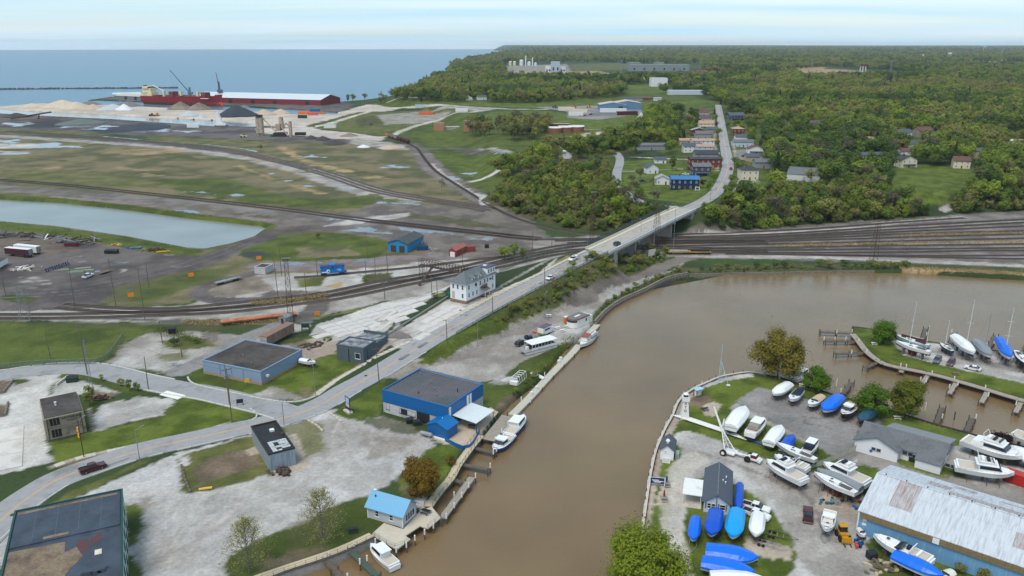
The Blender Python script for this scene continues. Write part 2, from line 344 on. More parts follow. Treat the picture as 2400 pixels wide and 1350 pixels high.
# east fields
zone('grass',Q('840 262 1030 247 1180 252 1090 275 1290 300 1460 300 1500 330 1380 420 1180 470 1080 430 1000 370 960 340 880 318 760 302 700 300'),4,6);zone('grass2',Q('720 300 860 265 1000 252 1080 262 1000 290 880 312'),4,8,.8)
zone('lawn',Q('880 243 1000 230 1200 236 1500 229 1640 232 1690 240 1690 262 1560 275 1500 258 1200 252 1030 246 900 250'),3,4);zone('grass',Q('860 245 1000 230 1400 222 1600 216 1650 235 1500 240 1200 241 1000 240'),3,5)
zone('lawn',Q('1090 290 1150 262 1260 258 1400 272 1500 262 1510 268 1480 305 1360 308 1290 300 1140 300'),2,3);zone('lawn',Q('990 355 1200 365 1180 400 1120 425 1060 385'),3,4,.8);zone('lawn',Q('965 310 1080 310 1110 325 1100 340 1010 345'),3,4,.7)
zone('gmid',Q('880 270 980 262 1060 262 1000 288 900 292'),4,8,.8);zone('brush',Q('830 280 880 270 900 290 840 298'),4,6)
path('pale',Q('690 306 770 290 850 266 920 252 1000 249 1200 256 1400 253'),9,2,2);path('pale',Q('1150 256 1100 263 1040 276 985 292 950 304 905 322'),9,2,2);path('pale',Q('690 292 740 305 830 318 900 322'),12,2,3)
zone('asph',Q('1255 251 1380 247 1500 253 1508 266 1400 281 1330 276 1330 262'),2,1);zone('gmid',Q('1030 250 1170 253 1130 262 1010 262'),3,4)
path('pale',Q('1105 425 1160 405 1210 378 1290 348 1350 326 1420 310 1470 305'),9,2,3);path('concb',[(1330,300),(1400,304),(1480,299)],4,1,1);path('concb',[(1350,320),(1390,312),(1450,308)],12,2,3)
path('gmid',[(1110,352),(1200,358),(1260,358)],9,3,6);path('dmud',[(1000,350),(1060,347),(1140,356)],10,3,6);pud(1170,358,30,2.5);pud(1100,408,14,4)
path('mud',Q('960 338 990 360 1010 390 1050 420 1100 452 1180 500 1230 532 1250 556 1220 584 1150 600'),15,2,3);path('mauve',[(990,362),(1020,398),(1070,428)],18,2,3);pud(1060,420,16,7);pud(1080,436,18,6,'puddle',.4)
path('pale',Q('1010 385 1055 420 1110 455 1135 470'),3,1,2);zone('gravel',Q('1110 452 1140 455 1150 475 1130 480'),2,3)
# rail lands west
zone('mud',Q('560 478 800 500 880 478 1000 480 1150 488 1240 530 1270 585 1100 605 900 572 820 545 640 530 640 512'),3,5);zone('ballast',Q('-400 408 0 432 500 472 800 507 1100 538 1240 560 1240 572 1000 545 760 520 480 492 200 462 -400 420'),3,4,.9)
zone('brush',Q('900 490 1100 515 1200 535 1100 532 950 508'),3,5,.8);zone('gravel',Q('830 512 960 498 960 506 850 524 760 530'),2,3,.9)
path('mauve',Q('130 462 330 478 480 497 640 520'),8,2,4);pud(430,496,70,4,'puddle2',.1);pud(860,540,55,8,'puddle',.08);pud(960,535,70,6,'puddle',.15);pud(1050,545,50,4,'puddle',.12);pud(1130,560,40,3);pud(780,514,22,3)
zone('grass',Q('-300 448 0 455 150 465 300 480 450 500 620 520 650 530 600 553 540 570 480 583 470 570 560 550 600 533 450 515 300 495 100 478 -300 460'),1.5,2.5);path('concb',Q('0 466 150 474 300 490 450 510 600 527'),2.5,1,2,.8)
zone('grass',Q('-300 505 0 520 130 531 300 556 440 582 480 586 455 600 380 596 250 574 130 552 0 540 -300 530'),2,3)
zone('dmud',Q('-600 545 0 538 130 552 250 575 380 598 470 600 600 558 640 545 655 560 500 622 330 662 235 715 100 735 0 730 -600 760'),2.5,4);zone('soil',Q('0 560 130 560 200 590 100 600 0 590'),4,8,.6);path('dmud',Q('700 535 640 545 560 582 480 607 330 655 180 700 0 720'),13,2,3,.9)
for i in range(30):pud(ru(40,440),ru(575,690),ru(6,26),ru(1.2,3.2),random.choice(['mauve','gmid','puddle2','gmid']),0,.75)
zone('grass',Q('548 598 600 575 650 556 760 545 880 556 930 570 900 592 880 605 700 614 590 610'),2,2.5);zone('field',Q('690 580 820 578 840 600 700 602'),2,4);zone('coal',Q('560 592 600 590 628 598 580 604'),1.5,2)
zone('mauve',Q('560 615 720 612 880 604 1010 590 1160 600 1000 615 860 625 700 635 600 640'),2,4);pud(700,617,60,4,'puddle',0);pud(860,611,40,4,'puddle2');pud(640,625,40,3,'puddle2');pud(1060,610,30,3,'puddle2')
zone('gmid',Q('-600 735 0 730 240 718 440 715 520 650 620 640 760 640 900 625 1000 612 1180 602 1350 588 1300 640 1160 650 1050 692 900 705 740 748 560 762 300 757 0 752 -600 765'),2.5,4);zone('gravel',Q('640 660 760 640 1000 615 1100 605 1060 630 900 660 760 690 640 700'),3,5,.8)
zone('field',Q('232 703 290 668 420 640 560 610 592 618 530 648 478 672 455 710 300 722 240 716'),2,3);zone('grass',Q('270 700 380 655 560 618 560 632 420 680 330 712'),3,5,.7);path('dmud',Q('600 640 520 660 468 682 470 697 520 705 620 700'),7,1.5,2);zone('soil',Q('490 668 620 645 640 680 540 698 490 690'),2,4,.7)
zone('brush',Q('840 645 920 640 935 655 860 668'),2,3);zone('grass2',Q('695 655 760 650 750 670 700 675'),2,3);path('tan',[(600,712),(680,706),(760,695)],3,1,2);zone('tan',[(760,672),(800,662),(790,676)],1.5,2);zone('grass',Q('0 690 60 688 92 700 60 712 0 706'),1.5,2)
pud(712,755,16,18,'puddle2');path('mud',Q('640 690 735 690 745 720 715 745'),9,1.5,2);path('grass2',Q('740 745 830 728 960 702 1030 690'),3,1,2)
zone('grass',Q('-600 768 0 756 300 762 400 770 300 798 252 846 180 858 90 862 0 872 -600 930'),1.5,2.5);zone('brush',Q('0 752 330 757 640 752 690 762 560 775 380 772 100 766'),2,3,.7);path('coal',[(200,745),(440,752),(560,748)],2.5,1,1.5,.7)
zone('gmid',Q('252 850 300 800 350 782 440 776 560 785 660 758 720 765 640 800 560 820 480 855 440 872 380 880 300 862'),2,3);zone('grass2',Q('375 800 430 785 480 790 500 810 430 818 380 815'),2,2.5);zone('grass2',Q('370 832 430 828 440 842 380 848'),2,2,.8);zone('gravel',Q('260 855 300 830 400 850 380 872 300 862'),2,2.5,.8);zone('mud',Q('470 780 520 778 500 800 470 800'),2,2)
path('asph',Q('655 762 560 800 480 845 420 870'),8,.8,.6);pud(415,858,18,10,'puddle2')
zone('conc',Q('715 800 742 762 900 708 1000 690 1040 685 1062 696 990 735 930 772 905 790 860 782 790 800'),.8,1.0)
zone('conc',Q('900 800 930 780 990 735 1060 695 1100 708 1150 690 1240 650 1290 628 1330 612 1345 616 1330 624 1200 692 1040 775 950 822'),.6,.6);zone('gmid',Q('905 795 935 775 965 790 930 808'),1.5,2);path('gmid',Q('945 822 1040 770 1200 690 1300 640'),1.6,.5,.8,.8);path('grass2',[(985,740),(1040,705),(1058,698)],1.5,.6,.8)
zone('lawn',Q('443 880 455 868 480 862 600 895 700 850 720 836 790 822 800 830 900 818 915 822 830 872 760 918 722 938 640 936 560 918 455 898'),.6,.5);zone('grass',Q('480 862 600 895 660 902 560 915 450 890'),.6,.5,.6);zone('gmid',Q('590 925 640 905 700 925 720 938 640 938'),1.2,1.5);zone('soil',Q('690 920 720 905 735 930 720 938'),1.5,1.5,.7)
zone('lawn',Q('660 800 730 785 765 780 785 790 760 800 680 795'),1,1.5);zone('concb',Q('650 812 740 790 800 806 790 826 712 850 690 832'),1.2,1.5);zone('brush',Q('655 800 720 795 735 812 690 820'),1.5,2,.7)
zone('conc',Q('-400 880 0 888 52 880 135 876 160 884 120 900 112 940 104 985 108 1040 128 1082 60 1100 0 1112 -400 1170'),.8,1.0);zone('gmid',Q('0 892 55 888 80 900 50 915 0 930'),1.5,2.5,.8);zone('soil',Q('-100 895 28 893 8 922 -100 930'),.8,.8);zone('soil',Q('-100 948 20 948 16 975 -100 985'),.8,.8)
zone('grass',Q('30 892 55 888 75 893 35 903'),.8,.8);zone('conc',Q('125 905 150 890 190 890 285 920 200 930 190 925 118 940'),.8,1,.8);zone('soil',Q('195 925 230 915 280 920 260 935 210 938'),1.2,1.5);path('grass',Q('155 882 220 886 290 912 330 918'),4,1,1.2)
zone('lawn',Q('128 1085 118 1038 150 1030 215 1012 300 995 372 975 385 948 420 922 440 930 590 960 603 974 530 995 330 1045'),.7,.7);zone('grass',Q('200 940 235 935 235 990 200 1000'),1,1);zone('gravel',Q('215 985 235 950 330 928 380 932 412 940 380 972 300 992 222 1012'),1.2,1.5);zone('concb',Q('205 960 212 955 222 1005 214 1010'),.5,.3);path('brush',[(255,1003),(330,985),(385,975)],.8,.5,.6)
path('concb',Q('125 1093 200 1070 330 1042 470 1012 535 993'),2.0,.3,.2);path('concb',Q('738 926 775 898 830 865 900 825 960 797'),1.8,.3,.2)
path('soil',Q('140 1093 240 1066 350 1045 480 1018'),1.4,.8,1,.8)
# near gravel lots
zone('gravelp',Q('-60 1290 60 1215 240 1140 330 1095 420 1062 600 1012 700 985 770 962 850 955 930 985 1010 1025 1020 1050 945 1110 860 1168 800 1182 650 1272 540 1310 520 1420 200 1420'),1.2,1.5)
zone('gravel',Q('360 1130 470 1165 640 1110 700 1100 760 1140 700 1200 560 1260 420 1220'),4,5,.9);zone('gmid',Q('700 1010 790 985 880 1000 860 1050 760 1090 700 1060'),5,7,.55);zone('gmid',Q('290 1150 360 1120 400 1180 360 1300 300 1340'),5,6,.5);zone('soil',Q('860 1010 960 1030 940 1090 860 1080'),4,6,.5);zone('soil',Q('325 1165 370 1150 380 1180 330 1200'),3,4,.5)
for i in range(14):
    a,b=ru(330,800),ru(1120,1290);pud(a,b,ru(5,20),ru(2,6),random.choice(['gmid','gravel','soil']),-.2,.4)
for i in range(13):
    a,b_=ru(700,800),ru(965,1010);q=[(a,b_),(a+ru(-60,60),b_+60),(ru(560,850),1110+ru(-10,40)),(ru(380,620),ru(1150,1240)),(ru(330,420),1330)]
    path(random.choice(['gmid','soil','gmid','pale']),q,ru(.4,1.1),.8,.5,ru(.25,.5))
for i in range(8):a=ru(-12,12);path(random.choice(['mud','gmid','pale']),[(1000+a,868),(1090,835+a),(1180,810+a),(1260,765+a*.6),(1340,722+a*.3)],.7,.6,.4,.4)
for i in range(9):a=ru(-14,14);path(random.choice(['mud','mud','gravel']),[(1990+a,1340),(1960+a,1260),(1880+a,1170),(1780,1105+a*.5),(1660,1060+a*.4),(1600,1040)],.6,.5,.3,.45)
for i in range(8):a=ru(-8,8);path(random.choice(['mud','mauve','coal']),[(0,690+a*2),(180,680+a*2),(330,650+a),(480,605+a),(600,558+a*.5)],.8,.6,.5,.5)
zone('grass2',Q('60 1225 150 1160 250 1118 340 1075 345 1085 260 1125 160 1175 80 1230'),.8,.9);zone('grass',Q('288 1185 325 1175 340 1215 325 1262 292 1290'),1.5,1.5);zone('grass',Q('285 1300 320 1305 325 1350 285 1400'),1.5,1.5)
zone('grass2',Q('412 1075 450 1060 600 1018 625 1040 640 1110 520 1145 470 1150 430 1160'),1,1.2);zone('soil',Q('445 1095 520 1065 600 1045 615 1090 540 1115 460 1140'),1.2,1.5);zone('gravelp',Q('420 1072 440 1068 448 1090 425 1095'),.8,.8);zone('concb',Q('575 1055 605 1040 612 1062 585 1068'),.6,.6)
zone('grass2',Q('660 1005 720 985 740 1000 770 1050 710 1080 690 1030'),1.5,2.5,.8);zone('concb',Q('672 1020 695 1015 726 1095 690 1105 655 1115'),.4,.3);zone('grass',Q('640 1000 665 995 672 1015 650 1020'),1,1)
zone('grass',Q('530 1345 535 1305 600 1265 690 1235 790 1182 862 1165 905 1190 905 1235 860 1262 700 1322 600 1360'),1.2,1.5);zone('soil',Q('600 1310 700 1285 760 1290 680 1325 600 1352'),2,2.5,.8);zone('brush',Q('680 1225 790 1190 760 1260 690 1280'),4,4,.5)
zone('lawn',Q('935 1135 945 1105 1000 1055 1060 1035 1085 1045 1068 1085 1050 1120 1005 1175 950 1170'),1,1);zone('soil',Q('940 1140 1000 1150 1000 1172 950 1168'),1.5,1.5,.6);path('gravelp',[(985,1175),(1000,1185),(1020,1190)],3,.5,.4)
zone('lawn',Q('780 970 800 955 838 935 900 893 905 905 890 975 835 985'),1,1.2);zone('brush',Q('830 985 900 975 1000 1010 960 1020 880 1005'),2,2.5,.8);zone('concb',Q('1000 1020 1060 990 1130 985 1165 965 1140 1000 1100 1050 1040 1040'),.4,.3)
# behind the blue hall, river bank and embankment
zone('gmid',Q('890 890 950 845 1000 855 1120 800 1250 740 1350 700 1450 665 1440 690 1392 745 1385 775 1320 812 1230 845 1180 885 1110 900'),1.2,1.5);zone('mud',Q('1000 855 1120 805 1250 745 1350 705 1270 765 1180 800 1140 830 1060 850'),3,4,.5);zone('gravel',Q('1290 770 1350 755 1390 760 1340 800 1300 805'),2,2)
zone('grass',Q('985 852 1020 815 1100 770 1200 712 1330 640 1420 600 1560 575 1605 600 1530 640 1400 690 1330 705 1250 738 1120 798 1010 855'),1.2,1.5);zone('lawn',Q('985 852 1010 825 1060 800 1160 770 1200 755 1110 800 1010 855'),1.5,2,.7);zone('brush',Q('1150 755 1250 690 1400 615 1550 585 1590 600 1500 645 1400 680 1300 712 1220 740'),3,4,.8);path('tan',Q('1000 828 1060 795 1160 738 1280 670 1330 642'),2.5,1,1,.7)
zone('grass',Q('1108 900 1170 890 1230 845 1300 815 1345 795 1330 815 1290 855 1235 905 1200 935 1165 970 1125 945'),1.2,1.5);zone('soil',Q('1160 960 1200 920 1215 925 1180 960'),1.2,1.5);zone('brush',Q('1290 855 1340 800 1352 795 1300 850 1240 905'),1,1.5);zone('gravel',Q('1130 900 1170 880 1210 885 1180 905'),1.5,2,.7)
path('mud',Q('1340 705 1450 665 1530 635 1600 608 1640 600'),8,1.5,2);zone('gravel',Q('1400 690 1500 655 1560 640 1600 618 1590 630 1500 672 1420 710'),1.5,2,.6);path('brush',Q('1400 748 1425 722 1462 696 1512 672 1564 647 1600 638'),5,1.5,1.5)
# rail yard east
zone('ballast',Q('1240 560 1400 552 1560 548 1800 533 2100 513 2400 492 3300 440 3300 680 2400 628 1800 608 1640 605 1560 592 1400 590 1260 585'),2,3);zone('gmid',Q('1240 565 1400 556 1400 585 1260 590'),3,4,.7)
path('gmid',Q('1560 598 1700 601 2050 606 2400 624 2700 640'),6,1.5,1.5);path('gravel',Q('1620 590 1800 598 2050 610 2400 624'),3,1,1.5,.7);path('gravel',Q('1560 552 1700 548 1900 540 2100 522 2250 510'),6,1.5,2,.8)
path('tan',Q('1820 578 1950 574 2200 571 2450 566'),4,1,2);path('tan',[(2090,556),(2250,549),(2420,548)],2.6,1,1.5);path('brush',[(1800,582),(1960,577),(2100,573)],3,1,2);path('tan',Q('2120 629 2260 634 2400 642 2600 655'),5,1,1.5);path('brush',Q('1610 632 1800 628 2000 624 2120 622 2400 632'),7,1.5,2)
for i in range(16):path(random.choice(['gmid','coal','dmud','mud']),[(1500,565+i*2.5),(1800,552+i*3.2),(2100,530+i*5),(2500,505+i*6.4)],1.6,.8,1.0,.7)
# wooded bluff and town
zone('brush',Q('1130 468 1240 390 1330 365 1440 375 1450 450 1560 490 1590 520 1450 545 1330 535 1230 508'),3,4);zone('tan',Q('1230 400 1320 385 1410 395 1380 420 1260 420'),4,5,.6)
zone('lawn',Q('1452 378 1560 372 1620 380 1690 400 1690 430 1650 462 1605 478 1560 470 1500 462 1462 440 1455 400'),1.5,2);zone('lawn',Q('1720 470 1730 440 1790 435 1800 445 1760 470'),2,2);zone('grass',Q('1590 245 1690 240 1690 330 1640 420 1560 370 1500 300'),3,4);zone('grass',Q('1690 240 1800 260 1900 420 1740 470 1700 420'),3,5)
zone('lawn',Q('2080 395 2150 385 2290 395 2300 430 2210 480 2130 475 2080 440'),3,4);zone('lawn',Q('2360 308 2420 306 2430 330 2370 330'),2,3);zone('lawn',Q('2130 330 2200 322 2190 338 2130 345'),2,2);zone('lawn',Q('1800 430 1900 428 1905 437 1810 440'),2,2)
path('gmid',[(2300,418),(2270,450),(2210,492)],5,1,1);path('concb',[(1456,402),(1600,396)],2,.5,.5);path('pale',[(1560,262),(1690,264)],4,1,.5);path('pale',[(1480,368),(1640,372)],3.5,1,.5);zone('asph',Q('1722 352 1760 350 1790 372 1735 375'),1,1);path('concb',[(1662,464),(1640,470),(1600,488)],1.6,.4,.2);path('concb',Q('1708 468 1725 440 1735 410 1724 370 1718 330'),1.5,.3,.2);path('concb',Q('1682 400 1678 360 1675 320 1673 280'),1.5,.3,.2)
# industry on the horizon
zone('tan',Q('1180 168 1400 166 1460 176 1700 172 1780 176 1600 186 1300 186'),8,12,1);zone('tan',Q('1860 165 1960 162 2120 174 2100 180 1900 178'),8,12);zone('gmid',Q('1180 155 1330 150 1340 170 1190 170'),8,12,.7);zone('grass2',Q('1330 152 1460 146 1500 160 1350 168'),8,12,.7);zone('tan',Q('1860 158 1940 156 1930 164 1860 166'),8,10)
zone('lawn',Q('1440 200 1560 196 1590 215 1460 222'),4,6);zone('grass',Q('1180 225 1440 200 1490 212 1420 226 1240 236'),4,6)
# marina
zone('lawn',Q('1470 1440 1523 1119 1546 1033 1585 950 1627 910 1762 872 1960 920 2131 974 2285 1018 2400 1046 2750 1125 3300 1440'),.5,.3)
zone('concb',Q('1500 1250 1523 1119 1546 1033 1577 972 1596 933 1656 897 1737 874 1764 872 1768 882 1700 893 1650 910 1622 932 1600 968 1580 1010 1560 1050 1548 1100 1535 1160 1522 1250'),.3,.15);zone('conc',Q('1630 915 1656 898 1689 884 1737 875 1764 873 1768 882 1700 893 1650 910 1635 924'),.3,.15)
zone('gravel',Q('1600 1450 1588 1330 1572 1220 1570 1150 1590 1085 1598 1050 1575 1030 1585 1014 1612 1008 1690 1035 1760 1065 1800 1078 1930 1115 2020 1160 2030 1250 2080 1330 2100 1450'),.8,1.0);zone('gmid',Q('1700 1050 1800 1085 1930 1120 2010 1165 2015 1250 2060 1340 1960 1400 1900 1330 1850 1230 1790 1150'),3,3,.8)
for i in range(16):pud(ru(1830,2010),ru(1130,1340),ru(4,18),ru(2,5),random.choice(['mud','gmid','dmud','gravel']),.3,.5)
path('mud',Q('1740 1095 1830 1130 1900 1170 1930 1230'),1.2,.6,.5,.6);path('mud',[(1640,1060),(1760,1100),(1850,1150)],1,.6,.5,.5);path('mud',Q('1590 1200 1592 1110 1620 1080 1680 1090'),1.4,.8,.6,.35)
path('pale',Q('1600 1345 1588 1240 1583 1170 1597 1105 1630 1075'),6,1.5,1,.75);zone('lawn',Q('1612 1150 1630 1125 1655 1115 1710 1130 1770 1160 1825 1215 1862 1275 1862 1330 1830 1360 1700 1390 1640 1390 1615 1330 1605 1250 1606 1190'),.6,.6);zone('concb',Q('1750 1255 1858 1285 1850 1315 1822 1307 1815 1313 1742 1292'),.3,.15)
zone('asph',Q('1722 940 1778 906 1870 930 2066 983 2060 1000 2012 1010 2002 1045 2030 1060 2200 1112 2400 1142 2400 1200 2200 1135 2030 1090 1990 1095 1905 1040 1850 1010'),.6,.5);zone('gmid',Q('1710 955 1725 942 1850 1010 1920 1050 1890 1040 1800 995 1720 970'),.8,.9);zone('gmid',Q('1990 1080 2030 1060 2200 1112 2420 1142 2420 1230 2200 1135'),1.5,1.5,.6)
for q in(Q('1790 965 1860 985 1950 1005 1990 1012'),[(1730,945),(1850,1005),(1905,1040)],[(1880,975),(1935,985)],[(1850,1000),(1890,985)]):path('mud',q,.35,.3,.8,.7)
zone('gravel',Q('2210 1080 2225 1045 2290 1045 2400 1075 2450 1150 2400 1142 2290 1130'),.8,1);zone('grass2',Q('2300 1060 2380 1080 2400 1095 2320 1085'),1,1.2,.7);zone('lawn',Q('2100 1080 2190 1108 2230 1120 2200 1120 2110 1092'),.5,.5,.9)
zone('concb',Q('1905 1190 1935 1152 2020 1180 2010 1230 1990 1225'),.4,.2);zone('soil',Q('1950 1150 2030 1170 2020 1195 1960 1175'),1,1,.7);zone('grass',Q('2020 1270 2060 1268 2120 1300 2200 1400 2060 1400 2040 1310'),.8,.9);zone('gmid',Q('1990 1300 2040 1290 2070 1400 1990 1400'),2,2,.7)
zone('soil',Q('1638 925 1665 928 1670 945 1640 955 1612 950 1618 935'),.4,.3);zone('concb',Q('1648 950 1672 940 1690 948 1675 978 1650 972'),.3,.2);zone('concb',Q('1548 1121 1572 1125 1570 1150 1546 1148'),.3,.2);zone('concb',Q('1542 1152 1568 1155 1562 1187 1538 1185'),.3,.2)
# spit
zone('lawn',Q('1990 770 2042 768 2100 784 2290 815 2400 828 3300 930 3300 1120 2396 932 2240 886 2080 850 2030 818'),.4,.3);zone('gravel',Q('2092 800 2120 795 2240 812 2400 832 3300 950 3300 1040 2400 900 2300 876 2200 855 2120 832'),.8,.8);zone('asph',Q('2170 822 2240 826 2330 850 2420 862 2420 880 2330 862 2230 838'),.8,.8)
# ------------------------------------------------------------ bd the ground sheet
def lines(a,b,s0,g):
    out=[a]
    while out[-1]<b:out.append(out[-1]+max(s0,out[-1]*g))
    return NA(out)
def symlines(xm,s,xmax=None,g=0.02):
    c=list(np.arange(0,xm,s));
    while xmax and c[-1]<xmax:c.append(c[-1]+max(s,(c[-1]-xm)*g*2+s))
    c=NA(c);return np.r_[-c[:0:-1],c]
V,F,off=[],[],0
for ys,xs,slope,marg in((lines(95,530,.8,.0038),symlines(420,.8),.74,40),(lines(522,1520,2,.0042),symlines(1100,2.3),.74,60),(lines(1500,34000,10,.010),symlines(1700,10,26000),.80,300)):
    X,Y=np.meshgrid(xs,ys);keep=np.abs(X)<Y*slope+marg
    nx=len(xs);q=keep[:-1,:-1]&keep[1:,:-1]&keep[:-1,1:]&keep[1:,1:]
    J,I=np.nonzero(q);a=J*nx+I
    quads=np.c_[a,a+1,a+nx+1,a+nx];used=np.unique(quads);rm=np.full(X.size,-1);rm[used]=np.arange(len(used))
    V.append(np.c_[X.ravel()[used],Y.ravel()[used]]);F.append(rm[quads]+off);off+=len(used)
V=np.vstack(V);F=np.vstack(F);gx,gy=V[:,0],V[:,1]
gh=H(gx,gy)
F=F[~((gh[F]<-3.9).all(axis=1)&(gy[F[:,0]]>1100))]
# slight roughness of natural ground
gz=gh+np.where((gh>-.4),.12*(fbm(gx/9,gy/9)-.5),0)
c1,c2,_w,_s=CLS['forest'];nb=fbm(gx/60,gy/60)
gcol=c1+(c2-c1)*sstep(.35,.65,nb)[:,None];gwet=np.zeros(len(gx))
for c,kind,pts,edge,jit,al,wd in Z:
    poly=P2(pts,0)
    if gh is not None:
        poly=NA([G(*p)[:2]for p in pts])if np.mean([p[0]for p in pts])>880 and np.mean([p[1]for p in pts])<720 else poly
    m_=jit*2+edge+wd+2
    m=np.nonzero(crop(gx,gy,poly,m_))[0]
    if not len(m):continue
    x,y=gx[m],gy[m];s=sdf(x,y,poly)if kind=='poly' else dln(x,y,sml(poly,3)if len(poly)>2 else poly)[0]-wd/2
    k=.45 if jit<2 else.16
    s=s+jit*2*(fbm(x*k/1.3+3,y*k/1.3,4)-.5)+min(jit,2.5)*.9*(fbm(x*1.1+9,y*1.1,2)-.5)
    wgt=al*sstep(edge*.35,-edge*.35,s)
    ca,cb,wt,ns=CLS[c];n_=sstep(.34,.66,fbm(x/ns+7,y/ns+3,5))
    col_=(ca+(cb-ca)*n_[:,None])*(1+.30*(fbm(x/2.2,y/2.2,3)-.5))[:,None]
    gcol[m]+=(col_-gcol[m])*wgt[:,None];gwet[m]+=(wt-gwet[m])*wgt
me=bpy.data.meshes.new('ground');me.vertices.add(len(V));me.vertices.foreach_set('co',np.c_[V,gz].astype(np.float32).ravel())
me.loops.add(len(F)*4);me.loops.foreach_set('vertex_index',F.astype(np.int32).ravel())
me.polygons.add(len(F));me.polygons.foreach_set('loop_start',np.arange(0,len(F)*4,4,dtype=np.int32));me.polygons.foreach_set('loop_total',np.full(len(F),4,dtype=np.int32))
me.polygons.foreach_set('use_smooth',np.ones(len(F),bool))
me.update(calc_edges=True)
at=me.attributes.new('cover','FLOAT_COLOR','POINT');at.data.foreach_set('color',np.c_[gcol,np.ones(len(V))].astype(np.float32).ravel())
at=me.attributes.new('wet','FLOAT','POINT');at.data.foreach_set('value',gwet.astype(np.float32))
gm=bpy.data.materials.new('ground_cover');gm.use_nodes=True;t=gm.node_tree;b=t.nodes['Principled BSDF']
a1=t.nodes.new('ShaderNodeAttribute');a1.attribute_name='cover';a2=t.nodes.new('ShaderNodeAttribute');a2.attribute_name='wet'
co=t.nodes.new('ShaderNodeTexCoord')
def gn(scale,det,ro):
    n=t.nodes.new('ShaderNodeTexNoise');SI(n,'Scale',scale);SI(n,'Detail',det);SI(n,'Roughness',ro);t.links.new(co.outputs['Object'],n.inputs['Vector']);return n
na,nb_=gn(1.1,6,.75),gn(.13,5,.6)
def mrange(src,a,b_,c,d):
    n=t.nodes.new('ShaderNodeMapRange');SI(n,'From Min',a);SI(n,'From Max',b_);SI(n,'To Min',c);SI(n,'To Max',d);t.links.new(src,n.inputs[0]);return n.outputs[0]
def mul(a,b_):
    n=t.nodes.new('ShaderNodeMath');n.operation='MULTIPLY';t.links.new(a,n.inputs[0]);t.links.new(b_,n.inputs[1]);return n.outputs[0]
fac=mul(mrange(na.outputs['Fac'],.3,.7,.74,1.26),mrange(nb_.outputs['Fac'],.3,.7,.88,1.12))
vm=t.nodes.new('ShaderNodeVectorMath');vm.operation='SCALE';t.links.new(a1.outputs['Color'],vm.inputs[0]);t.links.new(fac,vm.inputs['Scale'])
t.links.new(vm.outputs[0],b.inputs['Base Color'])
t.links.new(mrange(a2.outputs['Fac'],.3,.8,.95,.12),b.inputs['Roughness']);t.links.new(mrange(a2.outputs['Fac'],.3,.8,.15,.6),b.inputs['Specular IOR Level'])
bp=t.nodes.new('ShaderNodeBump');SI(bp,'Distance',.25);t.links.new(na.outputs['Fac'],bp.inputs['Height']);t.links.new(mrange(a2.outputs['Fac'],.2,.6,.45,0),bp.inputs['Strength']);t.links.new(bp.outputs[0],b.inputs['Normal'])
me.materials.append(gm);ground=bpy.data.objects.new('ground',me);COL.objects.link(ground);tag(ground,kind='structure',label='ground of grass, gravel, mud and rail land around the harbour')
# ------------------------------------------------------------ water
def water(name,poly,col,rough,bump,z,scale,label,stretch=(1,1,1),spec=.5):
    m=bpy.data.materials.new(name);m.use_nodes=True;t=m.node_tree;b=t.nodes['Principled BSDF']
    SI(b,'Base Color',(*[c*ALB for c in rgb(*col)],1));SI(b,'Roughness',rough);SI(b,'IOR',1.33);SI(b,'Specular IOR Level',spec)
    co=t.nodes.new('ShaderNodeTexCoord');mpn=t.nodes.new('ShaderNodeMapping');SI(mpn,'Scale',stretch);t.links.new(co.outputs['Object'],mpn.inputs[0])
    n=t.nodes.new('ShaderNodeTexNoise');SI(n,'Scale',scale);SI(n,'Detail',4);t.links.new(mpn.outputs[0],n.inputs['Vector'])
    n2=t.nodes.new('ShaderNodeTexNoise');SI(n2,'Scale',scale*.02);SI(n2,'Detail',3);t.links.new(mpn.outputs[0],n2.inputs['Vector'])
    mr=t.nodes.new('ShaderNodeMapRange');SI(mr,'From Min',.35);SI(mr,'From Max',.65);SI(mr,'To Min',.6);SI(mr,'To Max',1.3);t.links.new(n2.outputs['Fac'],mr.inputs[0])
    ms=t.nodes.new('ShaderNodeMath');ms.operation='MULTIPLY';ms.inputs[1].default_value=bump;t.links.new(mr.outputs[0],ms.inputs[0])
    bp=t.nodes.new('ShaderNodeBump');t.links.new(ms.outputs[0],bp.inputs['Strength']);SI(bp,'Distance',.3);t.links.new(n.outputs['Fac'],bp.inputs['Height']);t.links.new(bp.outputs[0],b.inputs['Normal'])
    n3=t.nodes.new('ShaderNodeTexNoise');SI(n3,'Scale',.03);SI(n3,'Detail',5);t.links.new(mpn.outputs[0],n3.inputs['Vector']);hv=t.nodes.new('ShaderNodeHueSaturation');SI(hv,'Color',b.inputs['Base Color'].default_value);mv=t.nodes.new('ShaderNodeMapRange');SI(mv,'From Min',.3);SI(mv,'From Max',.7);SI(mv,'To Min',.86);SI(mv,'To Max',1.14);t.links.new(n3.outputs['Fac'],mv.inputs[0]);t.links.new(mv.outputs[0],hv.inputs['Value']);t.links.new(hv.outputs[0],b.inputs['Base Color'])
    mb=MB();mb.add([(p[0],p[1],z)for p in poly],[tuple(range(len(poly)))])
    return mb.bd(name,m,label=label,kind='structure')
water('river',Q('-110 95 420 95 700 340 560 345 330 352 150 352 95 335 20 290 -20 240 -55 190'),(128,106,76),.14,.38,WL,1.4,'calm brown river running from the foreground past the marina')
water('pond_water',[tuple(p)for p in P2(Q('-520 410 0 455 640 520 640 560 480 590 0 525 -520 480'))],(136,142,140),.22,.08,WL,1.0,'long grey dock basin beside the rail yard')
water('slip_water',[tuple(p)for p in P2(Q('-620 244 0 251 650 288 620 298 0 268 -620 262'))],(140,152,158),.12,.04,WL-.03,.6,'narrow ship slip between the stockpiles')
